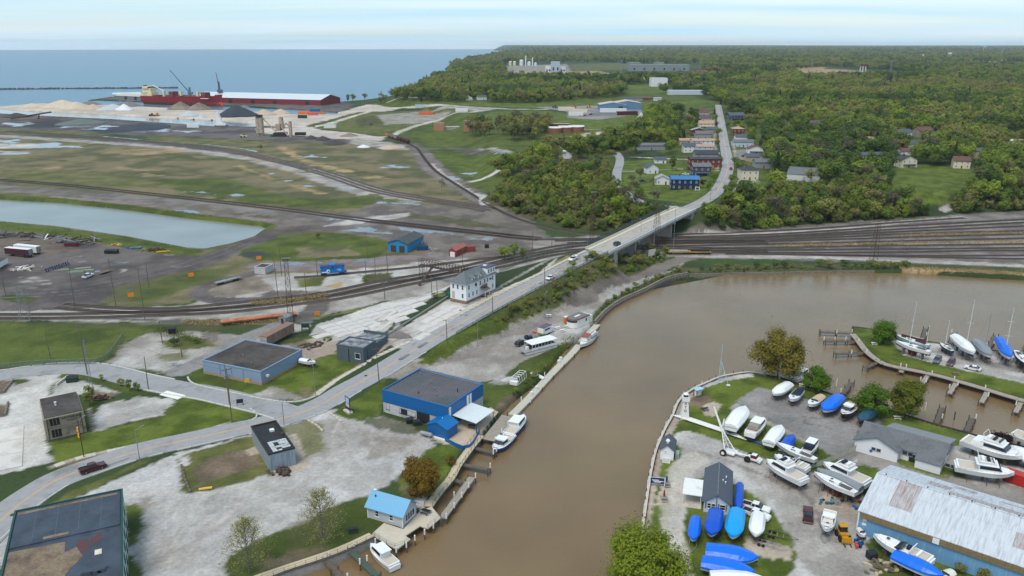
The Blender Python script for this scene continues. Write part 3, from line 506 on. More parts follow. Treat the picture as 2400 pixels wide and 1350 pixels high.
lk=[(17500*math.sin(R(a)),17500*math.cos(R(a)))for a in range(20,-80,-4)]
water('lake',lk+Q('-2600 560 -700 700 200 1000 900 3000'),(84,122,148),.3,.4,WL-.05,.12,'wide blue lake reaching the horizon',stretch=(1,1.6,1),spec=.35)
# ------------------------------------------------------------ roads, railways, bridge
M_asph=mat('worn_asphalt',(160,159,161),.9,.10,.6,bump=.15,dirt=(128,126,126),dirt_amt=.25,dscale=.12)
M_conc=mat('pale_concrete',(206,198,186),.9,.12,.8,bump=.1,dirt=(168,158,146),dirt_amt=.35)
MC2=mat('grey_concrete',(168,164,158),.9,.15,.9,bump=.1,dirt=(120,115,108),dirt_amt=.4)
M_kerb=mat('kerb_concrete',(206,204,198),.9,.12,.7,dirt=(150,146,140),dirt_amt=.4)
M_yel=mat('yellow_paint',(226,176,96),.7,.15,.5,dirt=(160,150,132),dirt_amt=.35,dscale=.5)
MS=mat('galvanised_steel',(150,156,160),.5,.12,2,metal=.4)
MK=mat('black_iron',(42,42,46),.6,.2,3)
MR=mat('rusted_iron',(92,66,56),.85,.25,2.5,dirt=(60,46,42),dirt_amt=.5)
M_wood=mat('weathered_pole_wood',(110,98,86),.9,.2,2,stretch=(4,4,.6))
M_tie=mat('sleeper_timber',(82,72,66),.95,.3,1.5);M_bal=mat('track_ballast',(112,103,98),1,.25,2.2,bump=.4,dirt=(78,70,68),dirt_amt=.4,dscale=.2)
M_rail=mat('rail_steel',(96,82,76),.55,.2,3,metal=.5)
MW=mat('white_paint',(240,240,238),.5,.05,1.5,dirt=(205,203,198),dirt_amt=.15)
MG=mat('dark_window_glass',(44,50,58),.12,.25,.8,spec=.6)
from mathutils import Vector
KM={}
def rsm(p,step):
    p=np.asarray(p,float);d=np.r_[0,np.cumsum(np.linalg.norm(np.diff(p[:,:2],axis=0),axis=1))]
    n=max(2,int(d[-1]/step)+1);t=np.linspace(0,d[-1],n)
    return np.c_[[np.interp(t,d,p[:,k])for k in range(p.shape[1])]].T,t
def nrml(p):
    tg=np.gradient(p[:,:2],axis=0);tg/=np.linalg.norm(tg,axis=1)[:,None]+1e-9
    return np.c_[-tg[:,1],tg[:,0]]
def strip(mb,p,o0,o1,lift=0.0,thick=None):
    n=nrml(p);a=p[:,:2]+n*o0;b=p[:,:2]+n*o1;z=p[:,2]+lift
    if thick is None:
        mb.open_loft([[(a[i,0],a[i,1],z[i]),(b[i,0],b[i,1],z[i])]for i in range(len(p))])
    else:
        mb.loft([[(a[i,0],a[i,1],z[i]),(b[i,0],b[i,1],z[i]),(b[i,0],b[i,1],z[i]-thick),(a[i,0],a[i,1],z[i]-thick)]for i in range(len(p))])
    return mb
def gline(px,step=2.0,on=None):
    p=NA([G(*q)for q in px]);p=sml(p,5)if len(p)>2 else p
    p,_=rsm(p,step)
    if on is None:p[:,2]=np.maximum(H(p[:,0],p[:,1]),-.2)
    else:p[:,2]=on
    return p
R1,_=rsm(RDS,2.0)
road=empty('road',tuple(R1[0]),kind='structure',label='two lane asphalt road climbing to the bridge and on through the town')
def rpart(mb,name,m):o=mb.bd(name,m);o.parent=road;o.matrix_parent_inverse=road.matrix_world.inverted();o.location=-NA(R1[0]);return o
rw=np.interp(R1[:,1],[0,110,140,180,250,3000],[6.5,6.2,4.8,4.2,4.1,4.1])
nrm=nrml(R1);mb=MB()
mb.loft([[(*(R1[i,:2]-nrm[i]*rw[i]),R1[i,2]+.16),(*(R1[i,:2]+nrm[i]*rw[i]),R1[i,2]+.16),(*(R1[i,:2]+nrm[i]*rw[i]),R1[i,2]-.3),(*(R1[i,:2]-nrm[i]*rw[i]),R1[i,2]-.3)]for i in range(len(R1))])
rpart(mb,'carriageway',M_asph)
for s in(-1,1):rpart(strip(MB(),R1,s*.2-.09,s*.2+.09,.166),'centre_line',M_yel)
k0=int(np.argmin(abs(R1[:,0]-P(250,1083)[0])+abs(R1[:,1]-P(250,1083)[1])))
def kerb_run(p,off,side,name='kerb_stone',L=3.0,gap=0.0,w_=.3,h=.26,m=M_kerb,par=road,miss=0.0):
    q,t_=rsm(p,L);n=nrml(q)
    for i in range(len(q)-1):
        if random.random()<miss:continue
        a=q[i,:2]+n[i]*off*side;b=q[i+1,:2]+n[i+1]*off*side;ang=math.atan2(b[1]-a[1],b[0]-a[0])
        me=KM.get((L,w_,h,m.name))
        if me is None:
            o_=BX(-L/2+.04,-w_/2,-.1,L/2-.04,w_/2,h).bd('tmp',m);me=o_.data;bpy.data.objects.remove(o_);KM[(L,w_,h,m.name)]=me
        o=link_mesh(name,me,par,(*((a+b)/2-par.location.xy),(q[i,2]+q[i+1,2])/2-par.location.z),ang)
sel=R1[(R1[:,1]<P(960,828)[1])&(R1[:,0]>P(30,1190)[0])]
kerb_run(sel,4.3,-1,L=3.4,miss=.25)
for a in((30,1208),(620,1003),(858,886),(1080,752)):
    g=P(*a);j=int(np.argmin((R1[:,0]-g[0])**2+(R1[:,1]-g[1])**2));CY(g[0],g[1],R1[j,2]+.1,R1[j,2]+.172,.5,n=16).bd('manhole_cover',MK,road,loc=-Vector(road.location))
tpm=mat('tar_repair',(128,128,131),.8,.15,1)
for i in range(26):
    j=random.randint(20,len(R1)-120);c=R1[j,:2]+nrm[j]*ru(-3,3);tg=NA([nrm[j,1],-nrm[j,0]]);l_,w_=ru(.8,5),ru(.1,.6);q=[c+tg*l_*s+nrm[j]*w_*t_ for s,t_ in((-1,-1),(1,-1),(1,1),(-1,1))]
    MB().add([(*p_,R1[j,2]+.168+.0)for p_ in q],[(0,1,2,3)]).bd('tar_patch',tpm,road,loc=-Vector(road.location))
    # side street
SS=gline(Q('-120 892 0 881 95 867 197 864 261 875 332 893 427 912 486 921 569 940 632 955 672 968'),2.0)
street=strip(MB(),SS,-4.4,4.4,.12,.4).bd('side_street',M_asph,kind='structure',label='curved side street joining the main road by the grey blue building')
sk=empty('street_kerb',(0,0,0),kind='structure',label='white concrete kerb along the side street')
for o,a in((4.5,0),(-4.5,30)):
    q=SS[a:]if o<0 else SS[:int(len(SS)*.62)]
    kerb_run(q,abs(o),1 if o>0 else-1,L=3.0,w_=.5,par=sk)
kerb_run(gline(Q('440 884 446 895 470 905 560 924 640 940 700 942 738 930'),1.0),0,1,L=2.0,w_=.5,par=sk)
kerb_run(gline(Q('590 985 602 978 600 968 585 958'),1.0),0,1,L=1.5,w_=.4,par=sk)
# driveway slab beside the street
mb=MB();q=[G(*a)for a in((374,926),(392,917),(436,928),(417,937))];mb.prism([(a[0],a[1])for a in q][::-1],-.1,.2);mb.bd('driveway_apron',mat('new_concrete',(246,243,236),.9,.04,.6),label='bright new concrete driveway apron',kind='structure')
TS=gline(Q('1606 490 1560 485 1510 478 1480 462 1458 447 1446 430 1446 405 1452 385 1452 370 1443 358'),3)
strip(MB(),TS,-3.2,3.2,.35,.6).bd('side_street',M_asph,kind='structure',label='narrow street curving away between the lawns behind the bridge')
TR=gline(Q('1438 330 1462 312 1482 297 1500 280 1512 264'),6)
strip(MB(),TR,-5.5,5.5,.35,.6).bd('access_road',mat('pale_asphalt',(190,188,190),.9,.08,.3),kind='structure',label='pale access road past the green fields')
BRY=P(1405,590,8.2)[1]
# sidewalk panels on the far side of the main road
sw=empty('sidewalk',(0,0,0),kind='structure',label='concrete sidewalk beside the main road')
kerb_run(gline(Q('742 926 775 901 830 868 900 828 962 800'),1.0),0,1,'paving_slab',2.2,w_=1.7,h=.12,m=M_conc,par=sw,miss=.03)
kerb_run(gline(Q('128 1093 200 1070 330 1043 470 1013 540 992'),1.0),0,1,'paving_slab',2.2,w_=1.7,h=.12,m=M_conc,par=sw,miss=.05)
kerb_run(R1[(R1[:,1]>P(1050,772)[1])&(R1[:,1]<BRY)],5.2,1,'paving_slab',3,w_=1.6,h=.24,m=mat('tan_concrete',(200,190,170),.9,.12,.8),par=sw,miss=.05)
# guard rail on the ramp
gp=R1[(R1[:,1]>P(1010,797)[1])&(R1[:,1]<P(1428,578)[1])];q,_=rsm(gp,3.0);n=nrml(q)
gr=empty('guard_rail',(0,0,0),label='steel guard rail along the right edge of the ramp',cat='guard rail')
ql=q.copy();ql[:,:2]-=n*4.5;ql[:,2]+=.55+.16
strip(MB(),ql,-.06,.06,.3,.32).bd('rail',MS,gr)
pm=BX(-.08,-.08,-.5,.08,.08,.9).bd('tmp',M_wood);pmd=pm.data;bpy.data.objects.remove(pm)
for i in range(len(ql)):link_mesh('post',pmd,gr,(ql[i,0]-n[i,0]*.12,ql[i,1]-n[i,1]*.12,ql[i,2]-.55))
# ------------------------------------------------------------ bridge
bi=[i for i in range(len(R1))if P(1405,590,8.2)[1]<=R1[i,1]<=P(1612,489,9.9)[1]]
BR=R1[bi[0]:bi[-1]+1];bn=nrml(BR)
bridge=empty('road_bridge',(0,0,0),label='concrete road bridge over the railway yard',cat='bridge')
M_deck=mat('bridge_concrete',(180,177,172),.9,.1,.5,dirt=(150,143,132),dirt_amt=.3)
strip(MB(),BR,-5.4,6.6,.13,1.2).bd('deck',mat('bridge_side_concrete',(150,146,140),.9,.15,.6),bridge)
strip(MB(),BR,-4.3,4.3,.21,.06).bd('deck_surface',M_deck,bridge)
strip(MB(),BR,4.35,6.2,.36,.4).bd('footway',mat('tan_footway',(214,206,186),.9,.08,.6),bridge)
strip(MB(),BR,-5.42,-4.9,1.05,1.3).bd('parapet',mat('white_parapet',(222,221,218),.8,.07,.5),bridge)
strip(MB(),BR,6.22,6.62,1.15,1.4).bd('parapet',mat('cream_parapet',(222,214,194),.85,.07,.5),bridge)
for s in(-1,1):strip(MB(),BR,s*.2-.09,s*.2+.09,.225).bd('centre_line',M_yel,bridge)
fm=bpy.data.materials.new('chain_link');fm.use_nodes=True;t=fm.node_tree;b=t.nodes['Principled BSDF'];SI(b,'Base Color',(.05,.075,.07,1));SI(b,'Alpha',.55);SI(b,'Roughness',.7)
FE=BR[1:-4];strip(MB(),FE,6.64,6.66,3.4,2.3).bd('fence_mesh',fm,bridge)
fpm=CY(0,0,0,2.4,.05,n=6).bd('tmp',MS);fpd=fpm.data;bpy.data.objects.remove(fpm)
q,_=rsm(FE,3.0);n=nrml(q)
for i in range(len(q)):link_mesh('fence_post',fpd,bridge,(q[i,0]+n[i,0]*6.7,q[i,1]+n[i,1]*6.7,q[i,2]+1.1))
for fr_,ab in((.06,1),(.30,0),(.52,0),(.74,0),(.97,1)):
    i=int(fr_*(len(BR)-1));c=BR[i];tx,ty=-bn[i][1]*-1,bn[i][0]*-1;ang=math.atan2(bn[i][1],bn[i][0])
    ang=math.atan2(bn[i][1],bn[i][0])
    top=c[2]-1.0
    pr=MB()
    if ab:pr.box(-5.6,-1.6,-.5,6.6,1.6,top+.02)
    else:
        pr.box(-5.3,-.75,top-1.1,6.5,.75,top);pr.box(-3.6,-.6,-.5,4.6,.6,top-1.1)
    pr.bd('abutment' if ab else 'pier',MC2,bridge,loc=(c[0],c[1],0),rz=ang)
    # ------------------------------------------------------------ railway tracks
tie_box=[(x,y,z)for z in(-.05,.13)for x,y in((-1.3,-.12),(1.3,-.12),(1.3,.12),(-1.3,.12))]
def track(px,label,offs=(0,),ties=True,bal=True,w_=3.3,z=.05,step=2.0):
    base=gline(px,step,on=z);n=nrml(base)
    for k,off in enumerate(offs):
        p=base.copy();p[:,:2]+=n*off
        lab=label if len(offs)==1 else label+(', '+['nearest','second','third','farthest','fifth'][k]+' of the parallel tracks')
        root=empty('railway_track',(0,0,0),kind='structure',label=lab)
        if bal:strip(MB(),p,-w_/2,w_/2,.10,.4).bd('ballast',M_bal,root)
        for s in(-1,1):strip(MB(),p,s*.74-.05,s*.74+.05,.36,.16).bd('rail',M_rail,root)
        if ties:
            q,t_=rsm(p,.8);m2=nrml(q);v=np.zeros((len(q),8,3));tb=NA(tie_box)
            jit=np.random.uniform(-.06,.06,len(q))
            for c in range(8):
                v[:,c,0]=q[:,0]+m2[:,0]*tb[c,0]+m2[:,1]*(tb[c,1]+jit);v[:,c,1]=q[:,1]+m2[:,1]*tb[c,0]-m2[:,0]*(tb[c,1]+jit);v[:,c,2]=z+.06+tb[c,2]
            f0=NA([(4,5,6,7),(0,1,5,4),(1,2,6,5),(2,3,7,6),(3,0,4,7)]);f=(f0[None]+np.arange(len(q))[:,None,None]*8).reshape(-1,4)
            me=bpy.data.meshes.new('sleepers');me.from_pydata(v.reshape(-1,3).tolist(),[],f.tolist());me.materials.append(M_tie)
            o=bpy.data.objects.new('sleepers',me);COL.objects.link(o);o.parent=root;o['kind']='stuff'
track(Q('-120 748 150 746 330 741 520 733 640 721 700 713 766 705 850 690 960 667 1067 646 1180 625 1300 598 1400 588 1500 583 1620 586 1800 592'),'main line track curving past the white lodging house',(0,4.6))
track(Q('130 722 250 731 380 733 520 722 640 709 766 694 900 666 1067 637 1200 606 1330 580 1450 572 1600 570 1800 571'),'track joining the main line beside the loop road',(0,4.6))
track(Q('690 651 760 647 830 640 980 626 1090 612 1200 600'),'siding under the blue caboose')
track(Q('-120 414 0 424 150 436 300 452 480 472 650 492 850 518 1050 540 1240 562'),'track along the north side of the dock basin',(0,5))
track(Q('860 520 1000 536 1150 552 1260 563'),'short dark siding across the wet ground',(0,5.0))
track(Q('0 309 150 318 280 329 420 341 520 353 600 370 680 389 760 412 860 446 960 466 1060 482 1135 496'),'curved track through the marsh',(0,5,10),ties=False)
track(Q('903 322 940 332 975 346 995 372 1020 400 1065 430 1110 458 1160 488 1210 512 1290 535 1380 549 1480 553 1560 552 1620 549 1720 545 1900 537 2100 522 2260 511'),'track from the parked hopper wagons round under the bridge')
EY=[Q('1240 562 1400 560 1560 556 1800 550 2100 531 2440 513'),Q('1300 565 1450 562 1600 559 1800 555 2100 538 2440 520'),Q('1330 570 1500 566 1650 563 1850 556 2100 544 2440 529'),Q('1400 573 1560 569 1750 564 1950 557 2150 548 2440 541'),Q('1500 574 1650 570 1850 565 2050 559 2250 553 2440 549'),Q('1560 578 1700 575 1900 571 2100 566 2440 558'),Q('1640 583 1800 581 2000 578 2200 575 2440 572'),Q('1560 588 1700 588 1850 587 2050 585 2250 583 2440 581'),Q('1560 592 1720 593 1900 593 2100 592 2300 588 2440 588'),Q('1700 595 1900 598 2100 600 2300 600 2440 599'),Q('1900 598 2050 601 2250 605 2440 608')]
for i,e in enumerate(EY):track(e,'yard track number %s counted from the wooded bluff'%['one','two','three','four','five','six','seven','eight','nine','ten','eleven'][i],step=3.0,w_=2.7)
# ------------------------------------------------------------ poles and lattice towers
def pole(px,py,h,label,arms=1,m=M_wood,lamp=False,xf=0,r=.16,lean=(0,0),group='utility poles',name='utility_pole',cat='utility pole',az=0.4):
    g=G(px,py);e=empty(name,g,az,label,cat,group);e.rotation_euler=(lean[1],lean[0],az)
    CY(0,0,-.4,h,r,r*.62,8).bd('pole',m,e)
    for k in range(arms):BX(-1.25,-.06,h-.5-k*1.1,1.25,.06,h-.36-k*1.1).box(-1.15,-.03,h-.36-k*1.1,-1.09,.03,h-.16-k*1.1).box(1.09,-.03,h-.36-k*1.1,1.15,.03,h-.16-k*1.1).bd('crossarm',M_wood,e)
    for k in range(xf):CY((-.5,.5)[k%2],.1,h-2.9,h-1.9,.26,n=10).bd('transformer',MS,e)
    if lamp:
        TB((0,0,h-.3),(0,-1.8,h+.1),.05).bd('lamp_arm',MS,e);BX(-.14,-2.4,h,.14,-1.6,h+.16).bd('lamp_head',MS,e)
    return e
PL=[(205,878,16,2,0,'tall utility pole beside the side street above the plant building'),(119,843,9.5,0,0,'leaning bare pole in the green field by the fence'),(348,913,10,0,0,'dark pole at the edge of the side street'),(427,838,9,0,0,'thin pole on the gravel waste ground'),(381,805,8,0,0,'thin pole next to the dark box on the gravel'),(544,990,15.5,1,2,'tall pole with transformers at the street corner'),(538,948,12,0,0,'shorter dark pole beside the transformer pole'),(889,901,11.5,1,0,'pole between the blue hall and the road'),(1048,804,8,1,0,'pole at the start of the ramp guard rail'),(1155,749,8.5,0,0,'pole on the ramp opposite the white house'),(1276,676,9.5,0,0,'pole beside the white car on the ramp'),(1378,619,9.5,1,0,'pole on the ramp behind the dark pickup'),(1434,588,9,1,0,'pole at the near end of the bridge'),(1342,580,9,1,0,'leaning pole left of the bridge'),(1293,580,7.5,0,0,'short pole by the dirt road left of the bridge'),(1248,588,10,0,0,'thin pole inside the dirt road bend'),(652,700,16,0,0,'tall pole left of the floodlight tower'),(719,700,10.5,0,0,'pole right of the floodlight tower by the crossing'),(660,646,14,0,0,'thin pole behind the small grey shed'),(744,646,7.5,0,0,'short pole left of the blue caboose'),(858,648,8,0,0,'first of two dark poles right of the caboose'),(880,648,9,0,0,'second of two dark poles right of the caboose'),(910,660,16,1,0,'tall pole in front of the bright blue shed'),(861,602,11.5,1,0,'pole standing on the green below the blue shed'),(902,702,10.5,0,0,'pole in the middle of the main line tracks'),(1013,709,11,0,0,'thin grey pole by the white lodging house'),(1025,698,10,0,0,'dark pole by the white lodging house'),(272,718,19,0,0,'tall leaning pole right of the white pickup yard'),(176,722,19,0,0,'tall grey pole near the barrels'),(340,750,19.5,1,0,'tall pole at the foot of the grass mound'),(349,674,10.5,0,0,'pole among the brush on the grass mound'),(14,695,11,0,0,'leaning pole at the left edge of the yard'),(1085,626,9,1,0,'pole behind the red shed'),(1155,748,8,0,0,'small pole near the road opposite the stairs')]
for a in PL:pole(a[0],a[1],a[2],a[5],a[3],xf=a[4],lean=(ru(-.03,.03),ru(-.02,.02)),az=ru(0,3))
for a in[(197,1072,10,'traffic signal pole with yellow signal heads by the plant lawn'),(328,1082,8.5,'slim street light beside the curb right of the maroon pickup'),(739,925,9,'slim street light on the lawn of the grey blue building'),(666,998,7,'slim street light behind the narrow black roofed building'),(1500,587,15,'street light on the near side of the bridge'),(1577,602,25,'tallest street light rising beside the bridge'),(1664,480,9,'street light at the far end of the bridge'),(1277,746,9.5,'white lamp post at the foot of the embankment'),(1120,812,9,'thin grey post on the grassy embankment'),(1697,466,9,'street light on the right of the town road')]:
    e=pole(a[0],a[1],a[2],a[3],0,MS if a[0]!=197 else MK,lamp=True,r=.11,group='street lights',name='street_light',cat='street light',az=ru(2.5,4))
    if a[0]==197:
        for k in range(2):BX(.15,-.2,5.2+k*1.6,.55,.2,6.4+k*1.6).bd('signal_head',mat('signal_yellow',(236,170,40),.5),e)
def lattice(px,py,h,w0,w1,label,m=MR,lights=False,arms=False,thin=1.0):
    g=G(px,py);e=empty('lattice_tower',g,.3,label,'tower','lattice towers');n=max(4,int(h/2.6));c=lambda k,s:(lambda w_:(s[0]*w_/2,s[1]*w_/2,h*k/n))(w0+(w1-w0)*k/n)
    S=Q('-1 -1 1 -1 1 1 -1 1')
    for s in S:TB(c(0,s),c(n,s),.08*thin,4).bd('leg',m,e)
    br=MB()
    for k in range(n):
        for i in range(4):
            a,b_=S[i],S[(i+1)%4];br.tube(c(k,a),c(k+1,b_),.035*thin,3);br.tube(c(k,b_),c(k+1,a),.035*thin,3);br.tube(c(k+1,a),c(k+1,b_),.035*thin,3)
    br.bd('bracing',m,e)
    if lights:
        BX(-1.6,-1.2,h,1.6,1.2,h+.2).bd('platform',m,e)
        for k in range(6):BX(-1.5+k*.55,-1.35,h+.25,-1.1+k*.55,-1.0,h+.75).bd('floodlight',MS,e)
    if arms:BX(-3,-.1,h-.4,3,.1,h-.2).bd('crossarm',m,e)
lattice(682,752,23,2.0,1.2,'rusty floodlight tower beside the yellow rail car',lights=True);lattice(1387,567,25,1.8,1.0,'slim floodlight tower left of the bridge',lights=True);lattice(1537,583,21,3.4,1.2,'dark lattice pylon standing at the bridge',arms=True);lattice(2047,608,17,2.6,1.4,'lattice pylon in the east rail yard',arms=True);lattice(60,752,13,3.2,1.6,'grey lattice gantry at the left edge',MS,arms=True)
lattice(216,920,16,.8,.3,'thin lattice mast in the bush behind the plant building',MS,thin=.4)
# overhead wires, sagging between neighbouring poles
def wire(a,b_,h0,h1,label):
    A=G(*a);B_=G(*b_);p=[]
    for k in range(13):
        t_=k/12;p.append((A[0]+(B_[0]-A[0])*t_,A[1]+(B_[1]-A[1])*t_,A[2]+h0+(B_[2]+h1-A[2]-h0)*t_-4*1.0*t_*(1-t_)))
    mb=MB()
    for k in range(12):mb.tube(p[k],p[k+1],.022,3)
    mb.bd('overhead_wire',MK,label=label,cat='wire',group='overhead wires')
for a,b_,h0,h1,l in[((205,878),(544,990),15.4,14.8,'overhead wire from the plant pole to the corner pole'),((544,990),(889,901),15,11,'overhead wire from the corner pole to the pole by the blue hall'),((889,901),(1048,804),11,7.6,'overhead wire from the blue hall pole to the ramp'),((1048,804),(1155,749),7.6,8.2,'overhead wire along the lower ramp'),((1155,749),(1276,676),8.2,9.2,'overhead wire along the middle of the ramp'),((1276,676),(1378,619),9.2,9.2,'overhead wire along the upper ramp')]:wire(a,b_,h0,h1,l)
# ------------------------------------------------------------ buildings
def rect(A,B,C,z=None,zr=0.0):
    g=G if z is None else(lambda a,b_:P(a,b_,z))
    a,b_,c=(NA(g(*q))for q in(A,B,C));ex=(b_-a)[:2];L=np.linalg.norm(ex);ex/=L;n=NA([-ex[1],ex[0]]);D=float(np.dot((c-a)[:2],n))
    o=a.copy()
    if D<0:o[:2]=a[:2]+n*D;D=-D
    o[2]=zr if z is not None else a[2]
    return tuple(o),math.atan2(ex[1],ex[0]),float(L),D
WM={}
def win_mesh(kind,w_,h,mf,mp):
    k=(kind,round(w_,2),round(h,2),mf.name,mp.name)
    if k not in WM:
        t_=.09
        f=BX(-w_/2,-.07,0,-w_/2+t_,.05,h).box(w_/2-t_,-.07,0,w_/2,.05,h).box(-w_/2+t_,-.07,h-t_,w_/2-t_,.05,h).box(-w_/2+t_,-.07,0,w_/2-t_,.05,t_)
        if kind=='sash':f.box(-w_/2+t_,-.05,h/2-.04,w_/2-t_,.04,h/2+.04)
        f.box(-w_/2-.06,-.12,-.08,w_/2+.06,-.0,0)
        a=f.bd('tmp',mf);b_=BX(-w_/2+t_,-.025,t_,w_/2-t_,.04,h-t_).bd('tmp',mp);WM[k]=(a.data,b_.data);bpy.data.objects.remove(a);bpy.data.objects.remove(b_)
    return WM[k]
def wallpos(side,u,L,D,out=0.0):
    return{0:(u,-out,0.0),1:(L+out,u,PI/2),2:(L-u,D+out,PI),3:(-out,D-u,-PI/2)}[side]
def win(e,L,D,side,u,z,w_=1.0,h=1.4,mf=None,mp=None,kind='sash',name='window',out=.0):
    x,y,rz=wallpos(side,u,L,D,out);a,b_=win_mesh(kind,w_,h,mf or MW,mp or MG)
    f=link_mesh(name,a,e,(x,y,z),rz);link_mesh('pane',b_,f);return f
def panel(e,L,D,side,u,z,w_,h,m,name='door',t_=.07,out=0.0):
    x,y,rz=wallpos(side,u,L,D,out);return BX(-w_/2,-t_,0,w_/2,.03,h).bd(name,m,e,loc=(x,y,z),rz=rz)
def gable_roof(L,D,h,rise,over,axis,th=.18,lift=.03):
    mb=MB()
    if axis=='x':
        s=rise/(D/2);dz=over*s
        for sg in(0,1):
            y0,y1=(-over,D/2)if sg==0 else(D+over,D/2)
            a=[(-over,y0,h-dz+lift),(L+over,y0,h-dz+lift),(L+over,y1,h+rise+lift),(-over,y1,h+rise+lift)]
            mb.loft([a,[(p[0],p[1],p[2]+th)for p in a]])
    else:
        s=rise/(L/2);dz=over*s
        for sg in(0,1):
            x0,x1=(-over,L/2)if sg==0 else(L+over,L/2)
            a=[(x0,-over,h-dz+lift),(x0,D+over,h-dz+lift),(x1,D+over,h+rise+lift),(x1,-over,h+rise+lift)]
            mb.loft([a,[(p[0],p[1],p[2]+th)for p in a]])
    return mb
def hip_roof(L,D,h,rise,over,th=.02,frac=None):
    o=over;b_=[(-o,-o,h),(L+o,-o,h),(L+o,D+o,h),(-o,D+o,h)]
    if L>=D:i=D/2*(1 if frac is None else frac);t_=[(i,D/2,h+rise),(L-i,D/2,h+rise)];f=[(0,1,5,4),(2,3,4,5),(1,2,5),(3,0,4)]
    else:i=L/2*(1 if frac is None else frac);t_=[(L/2,i,h+rise),(L/2,D-i,h+rise)];f=[(1,2,5,4),(3,0,4,5),(0,1,4),(2,3,5)]
    mb=MB();mb.add(b_+t_,f+[(3,2,1,0)]);return mb
def walls(L,D,h,rise=0,axis=None):
    mb=MB()
    if axis=='x':mb.extx([(0,-.5),(D,-.5),(D,h),(D/2,h+rise),(0,h)],0,L)
    elif axis=='y':mb.exty([(0,-.5),(L,-.5),(L,h),(L/2,h+rise),(0,h)],0,D)
    else:mb.box(0,0,-.5,L,D,h)
    return mb
def bldg(name,label,A,B,C,h,wm,rm,roof='flat',rise=2.0,over=.35,z=None,zr=0.0,cat='building',group=None,LDm=None,rz=None,org=None,coping=None):
    if org is None:o,a,L,D=rect(A,B,C,z,zr)
    else:o,a,L,D=org
    if LDm:L,D=L*LDm[0],D*LDm[1]
    e=empty(name,o,a,label,cat,group)
    ax={'gx':'x','gy':'y'}.get(roof)
    walls(L,D,h,rise,ax).bd('wall',wm,e)
    if ax:r=gable_roof(L,D,h,rise,over,ax).bd('roof',rm,e)
    elif roof=='hip':r=hip_roof(L,D,h+.02,rise,over).bd('roof',rm,e)
    else:
        r=BX(-.05,-.05,h,L+.05,D+.05,h+.06).bd('roof',rm,e)
        cm=coping or wm;t_=.28;c=BX(-.1,-.1,h+.062,L+.1,t_,h+.4).box(-.1,D-t_,h+.062,L+.1,D+.1,h+.4).box(-.1,t_,h+.062,t_,D-t_,h+.4).box(L-t_,t_,h+.062,L+.1,D-t_,h+.4);c.bd('coping',cm,e)
    return e,L,D,r
def vent(r,x,y,z,m=None,rr=.15,h=.6,name='roof_vent'):CY(x,y,z,z+h,rr,n=8).cyl(x,y,z+h,z+h+.12,rr*1.6,n=8).bd(name,m or MS,r)
M_tar=mat('tar_roof',(84,78,74),.95,.25,.5,dirt=(52,48,46),dirt_amt=.5,dscale=.14,bump=.2);M_tarb=mat('black_membrane',(50,56,64),.55,.25,.4,dirt=(34,36,40),dirt_amt=.5,dscale=.2)
M_shg=mat('grey_shingle',(112,114,118),.95,.22,3,bump=.3,dirt=(92,94,98),dirt_amt=.3);M_sla=mat('slate_shingle',(84,92,104),.95,.2,3,bump=.3)
# grey blue flat roofed store
M_gb=mat('grey_blue_siding',(136,158,184),.7,.10,1.5,stretch=(3,3,.3));M_foot=mat('tan_block_base',(168,142,118),.9,.15,2)
e,L,D,r=bldg('warehouse','long grey blue flat roofed warehouse on the street corner lawn',(478,875),(614,903),(703,848),4.0,M_gb,M_tar)
BX(-.06,-.06,-.5,L+.06,D+.06,.75).bd('plinth',M_foot,e);panel(e,L,D,1,D*.93,.1,1.0,2.1,mat('brown_door',(110,84,70)),'door');panel(e,L,D,0,L*.82,.9,.35,.5,MS,'meter_box')
BX(L,D*.1,1.9,L+.7,D*.1+.9,2.5).bd('air_conditioner',MW,e);vent(r,L*.4,D*.4,4.05);vent(r,L*.7,D*.2,4.05,rr=.1)
for k in range(3):panel(e,L,D,0,L*(.3+.2*k),.8,.08,3.1,mat('downpipe_grey',(112,132,158)),'downpipe',.09)
# slate grey block with lower annexes
M_slw=mat('slate_painted_block',(84,98,106),.8,.1,1.2)
M_wr=mat('worn_white_roof',(166,170,176),.9,.2,.9,dirt=(44,44,50),dirt_amt=.75,dscale=.55)
e,L,D,r=bldg('flat_roofed_building','slate grey flat roofed block beside the road and sidewalk',(791,844),(853,853),(893,826),5.0,M_slw,M_wr)
win(e,L,D,0,L*.78,1.5,1.9,1.9,MW,MG,'plain');BX(L*.06,D+.02,-.5,L*.97,D+8,4.1).bd('annex',M_slw,e);BX(L*.09,D+.3,4.1,L*.94,D+7.7,4.16).bd('annex_roof',M_wr,e);BX(L*.06,D+7.6,4.16,L*.97,D+8.05,5.0).bd('parapet',M_slw,e)
panel(e,L,D,0,L*.45,.2,.25,4.2,MK,'downpipe',.1);panel(e,L,D,1,D*.3,.2,.2,3.8,MK,'downpipe',.1)
